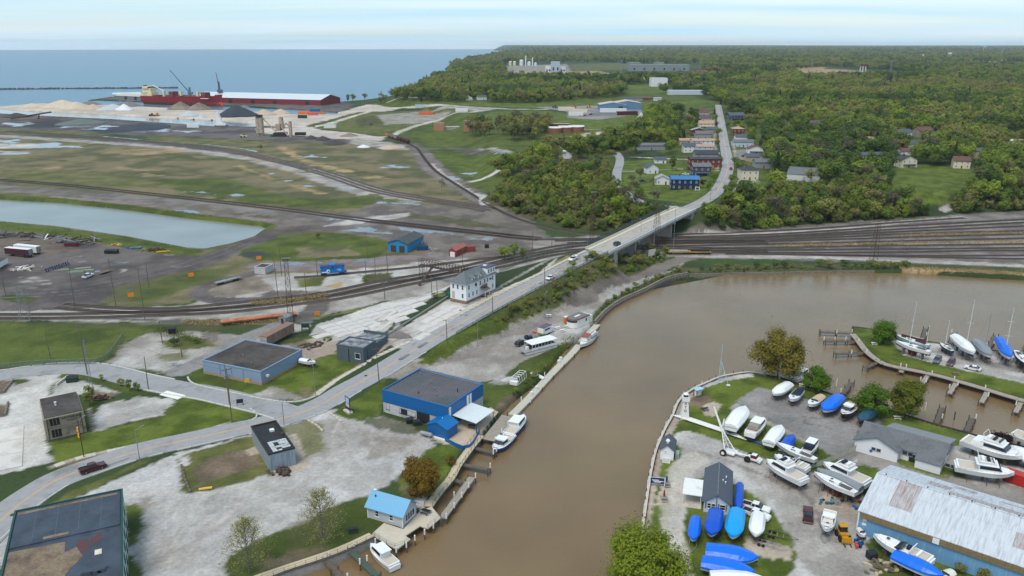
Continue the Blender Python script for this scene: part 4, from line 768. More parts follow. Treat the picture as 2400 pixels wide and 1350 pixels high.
# blue hall by the river
M_blue=mat('royal_blue_metal',(0,98,164),.45,.08,1.0,stretch=(4,4,.2),spec=.5);M_gp=mat('grey_panel',(178,180,186),.7,.06,1.0)
M_hr=mat('plum_standing_seam',(104,97,104),.6,.15,.5,dirt=(80,88,88),dirt_amt=.55,dscale=.1)
e,L,D,r=bldg('riverside_hall','bright blue metal hall with dark ribbed roof by the river',(899,965),(1050,1008),(1124,948),6.2,M_gp,M_hr,coping=M_blue)
HALL=e;BX(-.08,-.08,3.0,L+.08,D+.08,6.18).bd('blue_cladding',M_blue,e)
BX(-.12,D*.97,6.18,L+.12,D+.14,6.5).bd('fascia',MS,e)
for k in range(int(L/0.9)):BX(k*.9+.3,.35,6.26,k*.9+.36,D-.4,6.31).bd('roof_seam',mat('seam_dark',(78,72,80),.6),r)
for f_,z_ in((.02,.4),(.33,.6)):win(e,L,D,0,L*f_+1.2,1.0,1.2 if f_<.1 else 5.5,2.2 if f_<.1 else 1.5,MK,MG,'plain')
panel(e,L,D,0,L*.63,.05,4.2,2.9,mat('black_opening',(34,32,34),.8,.1),'loading_door');panel(e,L,D,0,L*.16,0,5.2,2.9,mat('grey_panel_light',(196,196,198)),'panel',.06);panel(e,L,D,0,L*.50,0,4.8,2.9,mat('grey_panel_light',(196,196,198)),'panel',.06)
for f_ in(.03,.52,.60):panel(e,L,D,1,D*f_+.4,0,.9,6.1,MW,'white_pilaster',.16)
for k in range(3):win(e,L,D,1,1.9+k*.0+D*.04*k*2,.3,1.0,2.2,MW,MG,'plain')
panel(e,L,D,1,D*.27,.1,3.4,2.5,MG,'patio_door');panel(e,L,D,0,L*.02,2.2,.1,.1,MW,'wall_lamp')
for x_,y_ in((.12,.8),(.3,.92),(.45,.2),(.55,.45),(.4,.6),(.7,.25),(.85,.55),(.75,.85)):vent(r,L*x_,D*y_,6.3,random.choice([MW,MK,MS]),.12,ru(.3,.9))
HALL_LD=(L,D)
# canopy over the terrace, blue annex and terrace fence
ce=empty('patio_canopy',tuple(HALL.location),HALL.rotation_euler[2],'white sheet metal patio canopy on posts beside the blue hall','canopy')
MB().loft([[(L+.25,D*.1,3.5),(L+7.6,D*.1,3.0),(L+7.6,D*.62,3.0),(L+.25,D*.62,3.5)],[(L+.25,D*.1,3.6),(L+7.6,D*.1,3.1),(L+7.6,D*.62,3.1),(L+.25,D*.62,3.6)]]).bd('canopy_roof',mat('white_sheet',(220,228,232),.5,.05,.8),ce)
for x_,y_ in((7.3,.12),(7.3,.60),(.6,.12)):BX(L+x_,D*y_,-.1,L+x_+.15,D*y_+.15,3.05).bd('post',mat('blue_grey_post',(60,84,104)),ce)
ax_=empty('blue_annex',tuple(HALL.location),HALL.rotation_euler[2],'small bright blue gabled shed in front of the blue hall','shed')
L2,D2=6.0,4.6;x0=L*.86
MB().exty([(x0,-.5),(x0+L2,-.5),(x0+L2,3.0),(x0+L2/2,4.2),(x0,3.0)],-D2-.1,-.12).bd('wall',M_blue,ax_)
o_=gable_roof(L2,D2,3.0,1.2,.35,'y').bd('roof',mat('blue_metal_roof',(0,108,180),.4,.06,1),ax_);o_.location=(x0,-D2-.1,0);BX(x0-.2,-D2-.7,-.1,x0+L2+.2,-D2-.12,.25).bd('step',MW,ax_)
CY(x0+L2*.5,-D2*.5,4.1,4.6,.1,n=8).bd('roof_vent',MW,ax_)
# narrow shed with black roof
M_grm=mat('weathered_grey_metal',(150,158,166),.6,.15,1.5,stretch=(5,5,.3),metal=.2);M_blk=mat('burnt_black_roof',(42,42,46),.8,.3,.5,dirt=(26,26,28),dirt_amt=.4)
e,L,D,r=bldg('narrow_shed','narrow grey metal building with black and white patched roof',(633,1105),(694,1089),(601,1035),4.2,M_grm,M_blk,coping=mat('black_coping',(40,40,42)))
pl=mat('pale_timber_boards',(150,166,180),.8,.2,3,stretch=(8,1,.4),dirt=(104,116,128),dirt_amt=.4)
nb2=int(L/.55)
for k in range(nb2):BX(k*L/nb2+.01,-.07,0,(k+1)*L/nb2-.02,-.002,3.9+ru(-.1,.1)).bd('board',pl,e)
wp=mat('white_roof_patch',(206,208,212),.8,.1,2,dirt=(60,60,64),dirt_amt=.4,dscale=1.2)
for j in range(6):
    for k in range(4):
        if random.random()<.88:BX(L*.22+k*L*.18,.7+j*.95,4.262,L*.22+(k+1)*L*.18-.04,.7+(j+1)*.95-.1,4.27+random.random()*.02).bd('roof_patch',wp,r)
BX(L*.55,D*.68,4.26,L*.72,D*.74,4.75).bd('roof_hatch',MW,r);BX(L*.86,D*.5,4.26,L*.95,D*.56,4.7).bd('chimney',MR,r)
# large building bottom left with green trim
M_gr=mat('dark_green_trim',(22,74,66),.6,.1,1);M_sg=mat('pale_grey_green_siding',(176,190,188),.8,.08,1.5)
o,a,L,D=rect((36,1201),(287,1149),(279,1334),7.5);D*=1.15;o=(o[0]+math.sin(a)*D*.13,o[1]-math.cos(a)*D*.13,0.0)
M_mem=mat('blue_grey_membrane',(66,76,90),.6,.2,.3,dirt=(48,54,64),dirt_amt=.5,dscale=.25)
e,L,D,r=bldg('large_flat_building','big flat roofed building with dark green trim at bottom left',0,0,0,7.5,M_sg,M_mem,org=(o,a,L,D),coping=M_gr)
gv=mat('gravel_ballast_roof',(138,120,100),1,.3,2.0,bump=.5,dirt=(92,80,70),dirt_amt=.5,dscale=.3)
BX(.4,D*.58,7.562,L-.4,D-.4,7.75).bd('upper_roof',M_mem,r);MB().prism([(.4,.4),(L*.48,.4),(L*.53,D*.2),(L*.66,D*.34),(L*.6,D*.45),(L*.5,D*.42),(L*.5,D*.53),(.4,D*.55)],7.565,7.60).bd('gravel_area',gv,r)
MB().prism([(.6,D*.95-.3),(L*.4,D*.95-.2),(L*.95,D*.96-.4),(L*.95,D*.97),(L*.3,D*.965),(.6,D*.97)],7.755,7.79).bd('gravel_edge',gv,r);BX(L*.3,D*.60,7.755,L*.52,D*.625,7.78).bd('gravel_strip',gv,r)
rp=mat('maroon_patch',(92,56,58),.7,.15,1)
MB().prism([(L*.58,D*.40),(L*.69,D*.37),(L*.71,D*.45),(L*.69,D*.51),(L*.60,D*.50)],7.567,7.575).prism([(L*.72,D*.43),(L*.76,D*.45),(L*.80,D*.46),(L*.82,D*.55),(L*.77,D*.53),(L*.72,D*.50)],7.567,7.575).bd('maroon_patch',rp,r)
BX(L*.76,D*.32,7.567,L*.82,D*.37,7.62).bd('pale_board',mat('cream_board',(226,214,194)),r)
tp=mat('tar_patch',(30,32,38),.5,.2,1)
for x_,y_,s_ in((.62,.13,.9),(.70,.15,1.4),(.77,.14,1.2),(.83,.15,1.0),(.72,.11,.9),(.87,.17,.6)):MB().prism([(L*x_+s_*math.cos(k)*ru(.5,1),D*y_+s_*.8*math.sin(k)*ru(.5,1))for k in np.arange(0,6.2,.7)],7.567,7.575).bd('tar_patch',tp,r)
for k in range(1,5):BX(L*k*.2,D*.6,7.752,L*k*.2+.07,D-.4,7.76).bd('membrane_seam',mat('seam_grey',(96,104,114)),r)
for k in range(7):win(e,L,D,1,D*(.08+.13*k),4.4,1.4,1.6,M_gr,MG);win(e,L,D,1,D*(.08+.13*k),1.2,1.4,1.6,M_gr,MG)
# plant office
M_bei=mat('beige_render',(170,158,140),.9,.1,1.2,dirt=(120,112,104),dirt_amt=.35,dscale=.4)
o,a,L,D=rect((118,1031),(196,1013),(124,988));D=11.2
e,L,D,r=bldg('plant_office','two storey beige plant office with flared end walls',0,0,0,6.2,M_bei,M_tar,org=(o,a,L,D),coping=M_tar)
BX(-.5,-1.4,6.15,L+.5,D+.9,6.5).bd('roof_slab',mat('beige_coping',(182,170,152)),e);BX(-.5,-1.38,6.5,L+.5,D+.9,6.64).bd('roof_surface',M_tar,e)
for x_ in(-.75,L+.15):MB().extx([(.0,-.4),(D,-.4),(D,6.2),(-1.3,6.2)],x_,x_+.6).bd('end_wall',M_bei,e)
BX(0,-.55,2.7,L,-.02,3.1).bd('floor_band',mat('grey_band',(140,130,118)),e)
for k in range(3):win(e,L,D,0,L*(.12+.10*k),3.7,.62,2.0,MK,MG,'plain');win(e,L,D,0,L*(.12+.10*k),.5,.62,2.0,MK,MG,'plain')
tm=mat('dark_letters',(52,42,38),.6)
text_mesh('ASHTABULA','lettering',.78,tm,e,(L*.72,-.06,5.0),(PI/2,0,0));text_mesh('PLANT','lettering',.78,tm,e,(L*.74,-.06,4.2),(PI/2,0,0))
vent(r,L*.35,D*.5,6.56,MW,.2,.9)
# white lodging house
M_ws=mat('white_siding',(236,240,246),.6,.04,2,stretch=(.3,.3,9));M_brk=mat('old_brick_base',(146,118,100),.9,.3,3,dirt=(110,96,88),dirt_amt=.4,dscale=1)
o,a,L,D=rect((1056,706),(1093,714),(1166,679));print('LODGE',o,a,L,D)
e,L,D,r=bldg('lodging_house','white two storey house with grey hipped roof and dormers above the tracks',0,0,0,7.6,M_ws,mat('lodge_shingle',(108,116,120),.95,.15,2.5,bump=.2),'hip',3.6,.7,org=(o,a,L,D))
LODGE=e;LO=(L,D);BX(-.05,-.05,-.5,L+.05,D+.05,1.3).bd('brick_base',M_brk,e)
def lodge_win(side,fr_,z,**k):win(e,L,D,side,(L if side in(0,2)else D)*fr_,z,.95,1.7,MW,MG,**k)
for f_ in(.2,.48,.78):lodge_win(0,f_,5.3)
lodge_win(0,.78,2.2);panel(e,L,D,0,L*.2,1.6,1.2,2.6,mat('tan_board',(196,180,160)),'boarded_window')
for f_ in(.09,.33,.47,.62,.72,.90):lodge_win(1,f_,5.3)
for f_ in(.09,.22,.35,.90):lodge_win(1,f_,2.3)
panel(e,L,D,1,D*.74,1.3,2.4,2.4,MW,'garage_door',.05)
for f_ in(.29,.79):BX(L,D*f_,6.0,L+.5,D*f_+.7,6.5).bd('air_conditioner',MK,e)
for f_,w_ in((.26,2.0),(.47,2.0)):
    c=D*f_;g_=MB().extx([(c-w_/2,7.9),(c+w_/2,7.9),(c+w_/2,9.2),(c,10.0),(c-w_/2,9.2)],L*.62,L*.98);g_.bd('dormer',M_ws,r)
    MB().loft([[(L*.5,c-w_/2-.3,9.1),(L*1.02,c-w_/2-.3,9.1),(L*1.02,c,10.1),(L*.5,c,10.1)],[(L*.5,c-w_/2-.3,9.25),(L*1.02,c-w_/2-.3,9.25),(L*1.02,c,10.25),(L*.5,c,10.25)]]).loft([[(L*.5,c+w_/2+.3,9.1),(L*1.02,c+w_/2+.3,9.1),(L*1.02,c,10.1),(L*.5,c,10.1)],[(L*.5,c+w_/2+.3,9.25),(L*1.02,c+w_/2+.3,9.25),(L*1.02,c,10.25),(L*.5,c,10.25)]]).bd('dormer_roof',MATS['lodge_shingle'],r)
    a_,b_=win_mesh('sash',.9,1.1,MW,MG);f=link_mesh('window',a_,r,(L*.98,c,8.1),PI/2);link_mesh('pane',b_,r,(L*.98,c,8.1),PI/2)
BX(L*.35,D*.72,7.7,L*1.0,D*.99,10.6).bd('raised_storey',M_ws,e);BX(L*.3,D*.71,10.6,L*1.03,D*1.0+.3,10.85).bd('raised_roof',M_sla,e);CY(L*.6,D*.85,10.85,10.95,.8,n=12).bd('skylight',MW,e)
for k in range(3):win(e,L,D,1,D*(.76+.09*k),8.6,.95,1.5,MW,MG,out=.01)
MB().loft([[(L,D*.46,4.3),(L+2.2,D*.46,3.4),(L+2.2,D*.66,3.4),(L,D*.66,4.3)],[(L,D*.46,4.45),(L+2.2,D*.46,3.55),(L+2.2,D*.66,3.55),(L,D*.66,4.45)]]).bd('porch_roof',mat('brown_porch_roof',(104,92,84),.9,.2,2),e)
BX(L,D*.5,4.55,L+1.3,D*.62,4.7).box(L+1.22,D*.5,4.7,L+1.28,D*.62,5.6).bd('balcony',M_wood,e)
BX(L,D*.48,1.2,L+2.2,D*.64,1.4).bd('porch_floor',M_wood,e)
for k in range(6):BX(L+2.2+k*.32,D*.52,1.0-k*.2,L+2.52+k*.32,D*.60,1.2-k*.2).bd('step',mat('pale_timber',(196,180,146),.9,.1,2),e)
for k in range(2):BX(L+2.0,D*(.48+.15*k),0,L+2.15,D*(.48+.15*k)+.15,3.5).bd('porch_post',MW,e)
BX(-3.2,D*.1,-.3,-.05,D*.5,2.2).bd('green_lean_to',mat('green_panel',(20,92,84)),e)
BX(L*.2,D*.2,9,L*.28,D*.23,11.6).bd('chimney',M_brk,e)
# rusty footbridge over the tracks
fb=empty('rail_footbridge',(0,0,0),label='rusty steel truss footbridge crossing the tracks to the white house',cat='footbridge')
a_=NA(P(984,620,6.0));b_=NA(P(1092,641,6.0));d=(b_-a_);Lf=np.linalg.norm(d);d/=Lf;nn=NA([-d[1],d[0],0]);n=16;up=NA([0,0,2.6])
for s in(-1,1):
    tr=MB();o_=nn*1.1*s
    tr.tube(a_+o_,b_+o_,.11,4).tube(a_+o_+up,b_+o_+up,.1,4)
    for k in range(n+1):
        p0=a_+d*Lf*k/n+o_;tr.tube(p0,p0+up,.06,4)
        if k<n:p1=a_+d*Lf*(k+1)/n+o_;tr.tube(p0,p1+up,.05,3);tr.tube(p0+up,p1,.05,3)
    tr.bd('truss',MR,fb)
MB().loft([[tuple(q+nn*s*1.1+NA([0,0,z_]))for s,z_ in((-1,-.1),(1,-.1),(1,.02),(-1,.02))]for q in(a_,b_)]).bd('walkway',mat('dark_walkway',(74,62,58),.9),fb)
tb=MB()
for k in range(n+1):q=a_+d*Lf*k/n+up;tb.tube(q-nn*1.1,q+nn*1.1,.05,3)
tb.bd('top_bracing',MR,fb)
sp=MB()
for q in(a_+d*.5,a_+d*3.0):
    for s in(-1,1):sp.tube(q+nn*s,(q+nn*s)*NA([1,1,0]),.1,4)
    sp.tube(q+nn,(q-nn)*NA([1,1,0]),.05,3);sp.tube(q-nn,(q+nn)*NA([1,1,0]),.05,3)
sp.bd('support_tower',MR,fb)
st0=a_+d*7;st1=st0-nn*9;st1[2]=.2
MB().loft([[tuple(st0+d*.6),tuple(st0-d*.6),tuple(st0-d*.6+NA([0,0,.25])),tuple(st0+d*.6+NA([0,0,.25]))],[tuple(st1+d*.6),tuple(st1-d*.6),tuple(st1-d*.6+NA([0,0,.25])),tuple(st1+d*.6+NA([0,0,.25]))]]).bd('stair_flight',mat('dark_walkway',(74,62,58)),fb)
# blue shed
M_lb=mat('bright_blue_siding',(40,140,190),.6,.08,1.5,stretch=(3,3,.3))
e,L,D,r=bldg('blue_shed','bright blue shed with two brown doors and grey gable roof',(910,589),(955,593),(987,572),4.4,M_lb,mat('dark_grey_roof',(74,76,80),.7,.12,1),'gy',1.7,.5)
for f_ in(.28,.72):panel(e,L,D,0,L*f_,0,L*.27,3.2,mat('brown_shutter',(78,58,54),.7,.1,2,stretch=(.2,.2,6)),'garage_door')
panel(e,L,D,1,D*.75,0,1.0,2.1,mat('brown_door',(110,84,70)),'door');win(e,L,D,1,D*.9,1.3,.9,.9);vent(r,L*.5,D*.85,6.1,MW)
# cottage with light blue roof
M_lbr=mat('sky_blue_metal_roof',(110,174,214),.45,.04,.8,stretch=(.4,6,1))
e,L,D,r=bldg('river_cottage','grey cottage with sky blue metal roof on the river deck',(863,1213),(945,1254),(986,1226),2.9,mat('pale_grey_siding',(190,192,196),.7,.05,2,stretch=(.3,.3,8)),M_lbr,'gx',2.1,.5)
COTT=e;CLD=(L,D)
for f_ in(.27,.68):win(e,L,D,0,L*f_,.9,1.0,1.4)
for k in range(4):win(e,L,D,1,D*(.28+.16*k),.7,.95,1.7,MW,MG,'plain')
vent(r,L*.12,D*.3,4.2,MK,.1,.5);vent(r,L*.03,D*.5,5.0,MW,.2,.25)
for x_ in(0,L):BX(x_-.1,-.08,0,x_+.1,.1,2.9).bd('corner_board',MW,e)
# marina office, clubhouse, big shed, small white house
e,L,D,r=bldg('marina_office','pale blue marina office with slate gable roof and white awning',(1648,1199),(1709,1208),(1655,1123),2.7,mat('pale_blue_siding',(206,220,238),.6,.05,2,stretch=(.3,.3,9)),M_sla,'gy',1.7,.45)
for f_ in(.22,.36,.72):win(e,L,D,0,L*f_,1.0,1.0 if f_<.6 else 1.2,1.3)
for f_ in(.08,.47,.58,.86):panel(e,L,D,0,L*f_,.95,.35,1.4,mat('slate_shutter',(112,130,154)),'shutter',.05)
panel(e,L,D,1,D*.3,0,.9,2.1,MW,'door');BX(L*.46,-.2,0,L*.50,-.05,4.3).bd('flue',MS,e);BX(L*.49,0,4.6,L*.51,D,4.68).bd('ridge_cap',MS,r)
for x_,y_ in((.68,.5),(.8,.62),(.78,.45),(.55,.45)):vent(r,L*x_,D*y_,3.9,MW,.1,.35)
aw=empty('porch_awning',tuple(e.location),e.rotation_euler[2],'flat white awning on posts left of the marina office','awning');BX(-4.6,D*.12,2.5,-.5,D*.62,2.66).bd('awning_roof',MW,aw)
for x_,y_ in((-4.5,.13),(-4.5,.6),(-.8,.13)):BX(x_,D*y_,0,x_+.12,D*y_+.12,2.5).bd('post',MW,aw)
BX(-4.6,D*.05,.0,-.5,D*.6,.14).bd('floor_slab',M_conc,aw)
M_cw=mat('white_board_wall',(240,242,246),.6,.04,2,stretch=(.3,.3,8))
o,a,L,D=rect((2012,1047),(2205,1103),(2231,1057));D=9.0
e,L,D,r=bldg('clubhouse','long white clubhouse with grey shingle roof and front gable wing',0,0,0,2.9,M_cw,M_shg,'gx',2.2,.5,org=(o,a,L,D))
MB().exty(Q('-.4 -.5 9.4 -.5 9.4 2.9 4.5 5.0 -.4 2.9'),-2.6,D*.5).bd('gable_wing',M_cw,e);o_=gable_roof(9.8,D*.5+2.4,2.9,2.15,.5,'y').bd('wing_roof',M_shg,e);o_.location=(-.4,-2.6,.06)
MB().loft([[(4.5,D*.45,2.3),(L+.4,D*.45,2.3),(L+.4,D+5.0,2.3),(4.5,D+5,2.3)],[(4.5,D*.45,5.35),(L+.4,D*.45,5.35),(L+.4,D+5.0,2.5),(4.5,D+5.0,2.5)]]).bd('rear_roof',mat('pale_shingle',(140,144,148),.95,.15,2.5),e)
BX(13.2,-2.2,-.4,18.6,-.02,2.2).bd('porch_block',M_cw,e);MB().loft([[(13.0,-2.5,2.2),(18.8,-2.5,2.2),(18.8,0,2.2),(13,0,2.2)],[(13.0,-2.5,2.3),(18.8,-2.5,2.3),(18.8,0,3.2),(13,0,3.2)]]).bd('porch_roof',M_shg,e)
for k in range(2):f=win(e,L,D,0,4.0+1.15*k,1.5,1.0,.8,mat('grey_frame',(150,152,158)),MG,'plain');f.location.y=-2.6
for k in range(2):win(e,L,D,0,10.4+1.2*k,1.4,1.1,.9,mat('grey_frame',(150,152,158)),MG,'plain');win(e,L,D,0,19.6+1.2*k,1.4,1.1,.9,mat('grey_frame',(150,152,158)),MG,'plain')
panel(e,L,D,0,L*.91,0,1.2,2.1,mat('grey_frame',(150,152,158)),'door');panel(e,L,D,0,12.1,0,1.4,2.0,MG,'doorway')
bo=CY(3.5,0,0,.1,.35,n=12).bd('round_plaque',mat('royal_blue_metal',(20,96,150)),e,loc=(0,-2.62,1.2));bo.rotation_euler=(PI/2,0,0)
M_shw=mat('sky_blue_corrugated',(112,164,206),.6,.08,1.2,stretch=(5,5,.3),dirt=(140,184,218),dirt_amt=.3,dscale=.3)
M_zr=mat('whitened_zinc_roof',(206,212,220),.75,.08,2,stretch=(6,.5,1),dirt=(168,172,178),dirt_amt=.45,dscale=.5)
M_zr2=mat('rust_streaked_zinc',(190,190,196),.8,.12,2,stretch=(6,.5,1),dirt=(150,126,116),dirt_amt=.75,dscale=.6);M_zr3=mat('brown_zinc',(190,184,184),.8,.14,2,stretch=(6,.5,1),dirt=(150,126,114),dirt_amt=.7,dscale=.5)
o,a,L,D=rect((2007,1249),(2392,1388),(2063,1135));L*=1.5;print('SHED',L,D)
e,L,D,r=bldg('storage_shed','huge blue boat shed with pale rust streaked metal roof',0,0,0,5.2,M_shw,M_zr,'gx',3.2,.3,org=(o,a,L,D))
ns=int(L/4.2);sl=math.hypot(D/2,3.2)
for k in range(ns):
    for sg in(0,1):
        nrow=3
        for j in range(nrow):
            t0,t1=j/nrow,(j+1)/nrow;x0,x1=k*L/ns+.0,(k+1)*L/ns-.03
            f_=lambda t_:((-.32+(D/2+.32)*t_)if sg==0 else(D+.32-(D/2+.32)*t_),5.2-.13+3.33*t_)
            (ya,za),(yb,zb)=f_(t0),f_(t1-.005);hh=.24+ru(0,.025)
            MB().loft([[(x0,ya,za+.2),(x1,ya,za+.2),(x1,yb,zb+.2),(x0,yb,zb+.2)],[(x0,ya,za+hh),(x1,ya,za+hh),(x1,yb,zb+hh),(x0,yb,zb+hh)]]).bd('roof_sheet',random.choices([M_zr,M_zr2,M_zr3],[9,1.6,.25+k*.05])[0],r)
for k in range(int(L/3)):BX(k*3,D/2-.25,8.62,k*3+2.8,D/2+.25,8.74).bd('ridge_cap',M_zr,r);
for k in range(int(L/4)):CY(k*4+1.5,D/2,8.7,9.0,.12,n=6).bd('ridge_vent',MK,r)
for k in range(26):
    if k not in(11,):BX(.4+k*1.2,-.42,3.95,.4+k*1.2+1.17,-.05,5.0).bd('brown_panel',mat('olive_fascia',(136,116,80),.8,.15,1.5),e)
BX(.4+11*1.2,-.44,3.95,.4+12*1.2-.03,-.05,5.0).bd('white_panel',MW,e)
for z_ in(2.3,3.3):panel(e,L,D,0,1.2,z_,.8,.5,MW,'wall_plate',.06)
BX(-.14,-.14,0,.12,.12,5.1).bd('corner_trim',MW,e)
panel(e,L,D,3,D*.5,0,6,4.6,mat('black_opening',(34,32,34)),'doorway',.05)
o,a,L,D=rect((1547,1076),(1578,1080),(1553,1058));D=5.6
e,L,D,r=bldg('dockmaster_hut','small white dock house with slate roof and cupola on the quay',0,0,0,2.6,M_cw,M_sla,'gy',1.3,.3,org=(o,a,L,D))
BX(L*.2,-1.6,-.1,L*.8,-.02,.5).box(L*.2,-1.6,.5,L*.8,-1.45,1.3).bd('porch',MW,e);BX(L*.42,.7,3.5,L*.58,1.3,4.6).bd('cupola',MW,e);MB().lathe(L*.5,1.0,[(.55,4.6),(.35,4.95),(.05,5.1)],10).bd('cupola_dome',MW,e)
win(e,L,D,0,L*.38,1.9,.5,.5);BX(L+.3,1,0,L+1.2,3,1.4).bd('box_locker',mat('grey_green_locker',(150,168,170)),e)
# small sheds
M_tin=mat('old_tin',(150,156,158),.6,.2,2,metal=.2,dirt=(110,104,100),dirt_amt=.5)
e,L,D,r=bldg('tin_shed','small barrel roofed tin shed by the floodlight tower',(655,758),(670,761),(663,748),2.4,M_tin,M_tin,'gy',.9,.1);panel(e,L,D,0,L*.5,0,1.0,2.0,MK,'doorway')
e,L,D,r=bldg('block_shed','small white block shed with dark roof inside the loop road',(597,641),(622,643),(631,633),2.6,mat('dirty_white_block',(196,196,196),.9,.15,2),M_tar,'flat');win(e,L,D,0,L*.5,1.2,.9,.8)
e,L,D,r=bldg('red_shed','small red shed with white door beside the red container',(1052,601),(1069,603),(1074,588),3.0,mat('brick_red_metal',(150,66,58),.7,.1,2),mat('faded_red_roof',(168,92,84),.7,.1,2),'gy',1.0,.2);panel(e,L,D,0,L*.5,0,L*.62,2.4,MW,'door')
def container(px,py,ang,m,label,L=12.2,W=2.5,Hh=2.6,z=None,group='shipping containers',ribs=True):
    g=G(px,py);e=empty('shipping_container',(g[0],g[1],g[2]if z is None else z),ang,label,'container',group)
    BX(-L/2,-W/2,.1,L/2,W/2,Hh).bd('body',m,e)
    if ribs:
        rb=MB();
        for k in range(int(L/.6)):
            for s in(-1,1):rb.box(-L/2+.2+k*.6,s*W/2-.03,.25,-L/2+.45+k*.6,s*W/2+.03,Hh-.15)
        rb.bd('corrugation',m,e)
    BX(L/2,-W/2+.1,.2,L/2+.05,-.03,Hh-.1).bd('door_leaf',m,e);BX(L/2,.03,.2,L/2+.05,W/2-.1,Hh-.1).bd('door_leaf',m,e);return e
def ang_px(A,B):
    a,b_=G(*A),G(*B);return math.atan2(b_[1]-a[1],b_[0]-a[0])
container(1087,590,ang_px((1068,591),(1105,588)),mat('container_red',(146,72,62),.6,.1,1),'red shipping container behind the red shed',L=11)
container(2394,1136,ang_px((2362,1130),(2420,1150)),mat('container_red2',(190,44,40),.5,.08,1),'bright red container at the right edge by the clubhouse',L=7)
# ------------------------------------------------------------ vegetation
LA=(ALB*.92,ALB*.94,ALB*.78)
def leaf_mat(name,c,c2,rnd=.16,tr=.25):
    m=mat(name,c,.75,.0,1,spec=.15,rnd=rnd);t=m.node_tree;b=t.nodes['Principled BSDF']
    r=[n for n in t.nodes if n.type=='VALTORGB'][0];nz=[n for n in t.nodes if n.type=='TEX_NOISE'][0];SI(nz,'Scale',.55);SI(nz,'Detail',4)
    r.color_ramp.elements[0].color=(*[x*y for x,y in zip(rgb(*c),LA)],1);r.color_ramp.elements[1].color=(*[x*y for x,y in zip(rgb(*c2),LA)],1);r.color_ramp.elements[0].position=.35;r.color_ramp.elements[1].position=.65
    out=t.nodes['Material Output'];tl=t.nodes.new('ShaderNodeBsdfTranslucent');mxs=t.nodes.new('ShaderNodeMixShader');mxs.inputs[0].default_value=tr
    src=b.inputs['Base Color'].links[0].from_socket;t.links.new(src,tl.inputs[0]);t.links.new(b.outputs[0],mxs.inputs[1]);t.links.new(tl.outputs[0],mxs.inputs[2]);t.links.new(mxs.outputs[0],out.inputs[0])
    return m
LM={'green':leaf_mat('leaf_green',(103,123,55),(128,146,66)),'lime':leaf_mat('leaf_lime',(128,146,57),(152,166,70)),'olive':leaf_mat('leaf_olive',(132,137,70),(152,150,84)),'dark':leaf_mat('leaf_dark',(77,99,53),(95,114,59)),'brown':leaf_mat('leaf_budding_brown',(134,132,84),(152,146,92)),'bare':leaf_mat('twig_grey',(118,110,96),(132,124,108),.12),'red':leaf_mat('leaf_maroon',(64,35,38),(78,41,44),.1),'fir':leaf_mat('needle_dark',(48,63,48),(59,74,55),.1),'bronze':leaf_mat('leaf_bronze',(128,99,44),(147,117,53),.1),'straw':leaf_mat('reed_straw',(178,155,112),(196,175,130),.1),'white':leaf_mat('blossom',(206,208,196),(190,194,176),.1)}
M_bark=mat('bark',(86,76,68),.95,.25,2,stretch=(3,3,.5));M_barkg=mat('grey_bark',(112,106,100),.95,.2,2,stretch=(3,3,.5))
def leaf_quads(c,nrm,size,rs):
    n=len(c);nrm=nrm/(np.linalg.norm(nrm,axis=1)[:,None]+1e-9)
    r=rs.normal(size=(n,3));u=np.cross(nrm,r);u/=np.linalg.norm(u,axis=1)[:,None]+1e-9;w_=np.cross(nrm,u)
    s=size*rs.uniform(.6,1.25,n)[:,None];k=rs.uniform(.5,.9,n)[:,None]
    v=np.stack([c-u*s,c+w_*s*k*.9,c+u*s,c-w_*s*k*.9],1);return v.reshape(-1,3)
def crown_mesh(name,seed,Hh,rx,rz,zc,nl,nlobe,size,m,flat=1.0,up=.35,lobe=(.28,.5),hollow=.55,sprig=.25):
    rs=np.random.RandomState(seed);C=[];N=[]
    per=nl//nlobe
    for i in range(nlobe):
        a=rs.uniform(0,2*PI);z_=rs.uniform(-.9,1.0);q=math.sqrt(max(0,1-z_*z_*.92));rr=rs.uniform(.32,.82)
        lc=NA([math.cos(a)*q*rx*rr,math.sin(a)*q*rx*rr,zc+z_*rz*.62]);lr=rx*rs.uniform(*lobe)
        d=rs.normal(size=(per,3));d/=np.linalg.norm(d,axis=1)[:,None];rad=lr*(hollow+(1-hollow)*rs.rand(per)**.5)*rs.uniform(.85,1.15,per)*(1+sprig*rs.exponential(.5,per)*(rs.rand(per)<.3))
        p=lc+d*rad[:,None]*NA([1,1,.82*flat]);C.append(p)
        out_=p-NA([0,0,zc-rz*.4]);out_/=np.linalg.norm(out_,axis=1)[:,None];N.append(d*.8+out_*.6+rs.normal(size=(per,3))*.38+NA([0,0,up]))
    C=np.vstack(C);N=np.vstack(N);keep=C[:,2]>Hh*.06;C,N=C[keep],N[keep]
    v=leaf_quads(C,N,size,rs);me=bpy.data.meshes.new(name);me.from_pydata(v.tolist(),[],np.arange(len(v)).reshape(-1,4).tolist());me.materials.append(m);return me
def limbs(mb,p,d,L,r,lev,rs,spread=.6,upb=.25,nb=(3,4),minr=.02,sides=4,ends=None):
    e_=p+d*L;mb.tube(p,e_,r,sides if lev>1 else 3,r*.62)
    if ends is not None and lev<=1:ends.append(e_);ends.append((p+e_)/2)
    if lev==0:return
    for i in range(rs.randint(nb[0],nb[1]+1)):
        nd=d+rs.normal(size=3)*spread+NA([0,0,upb]);nd/=np.linalg.norm(nd);st=p+d*L*rs.uniform(.55,1.0)
        limbs(mb,st,nd,L*rs.uniform(.55,.8),max(minr,r*.5),lev-1,rs,spread,upb,nb,minr,sides,ends)
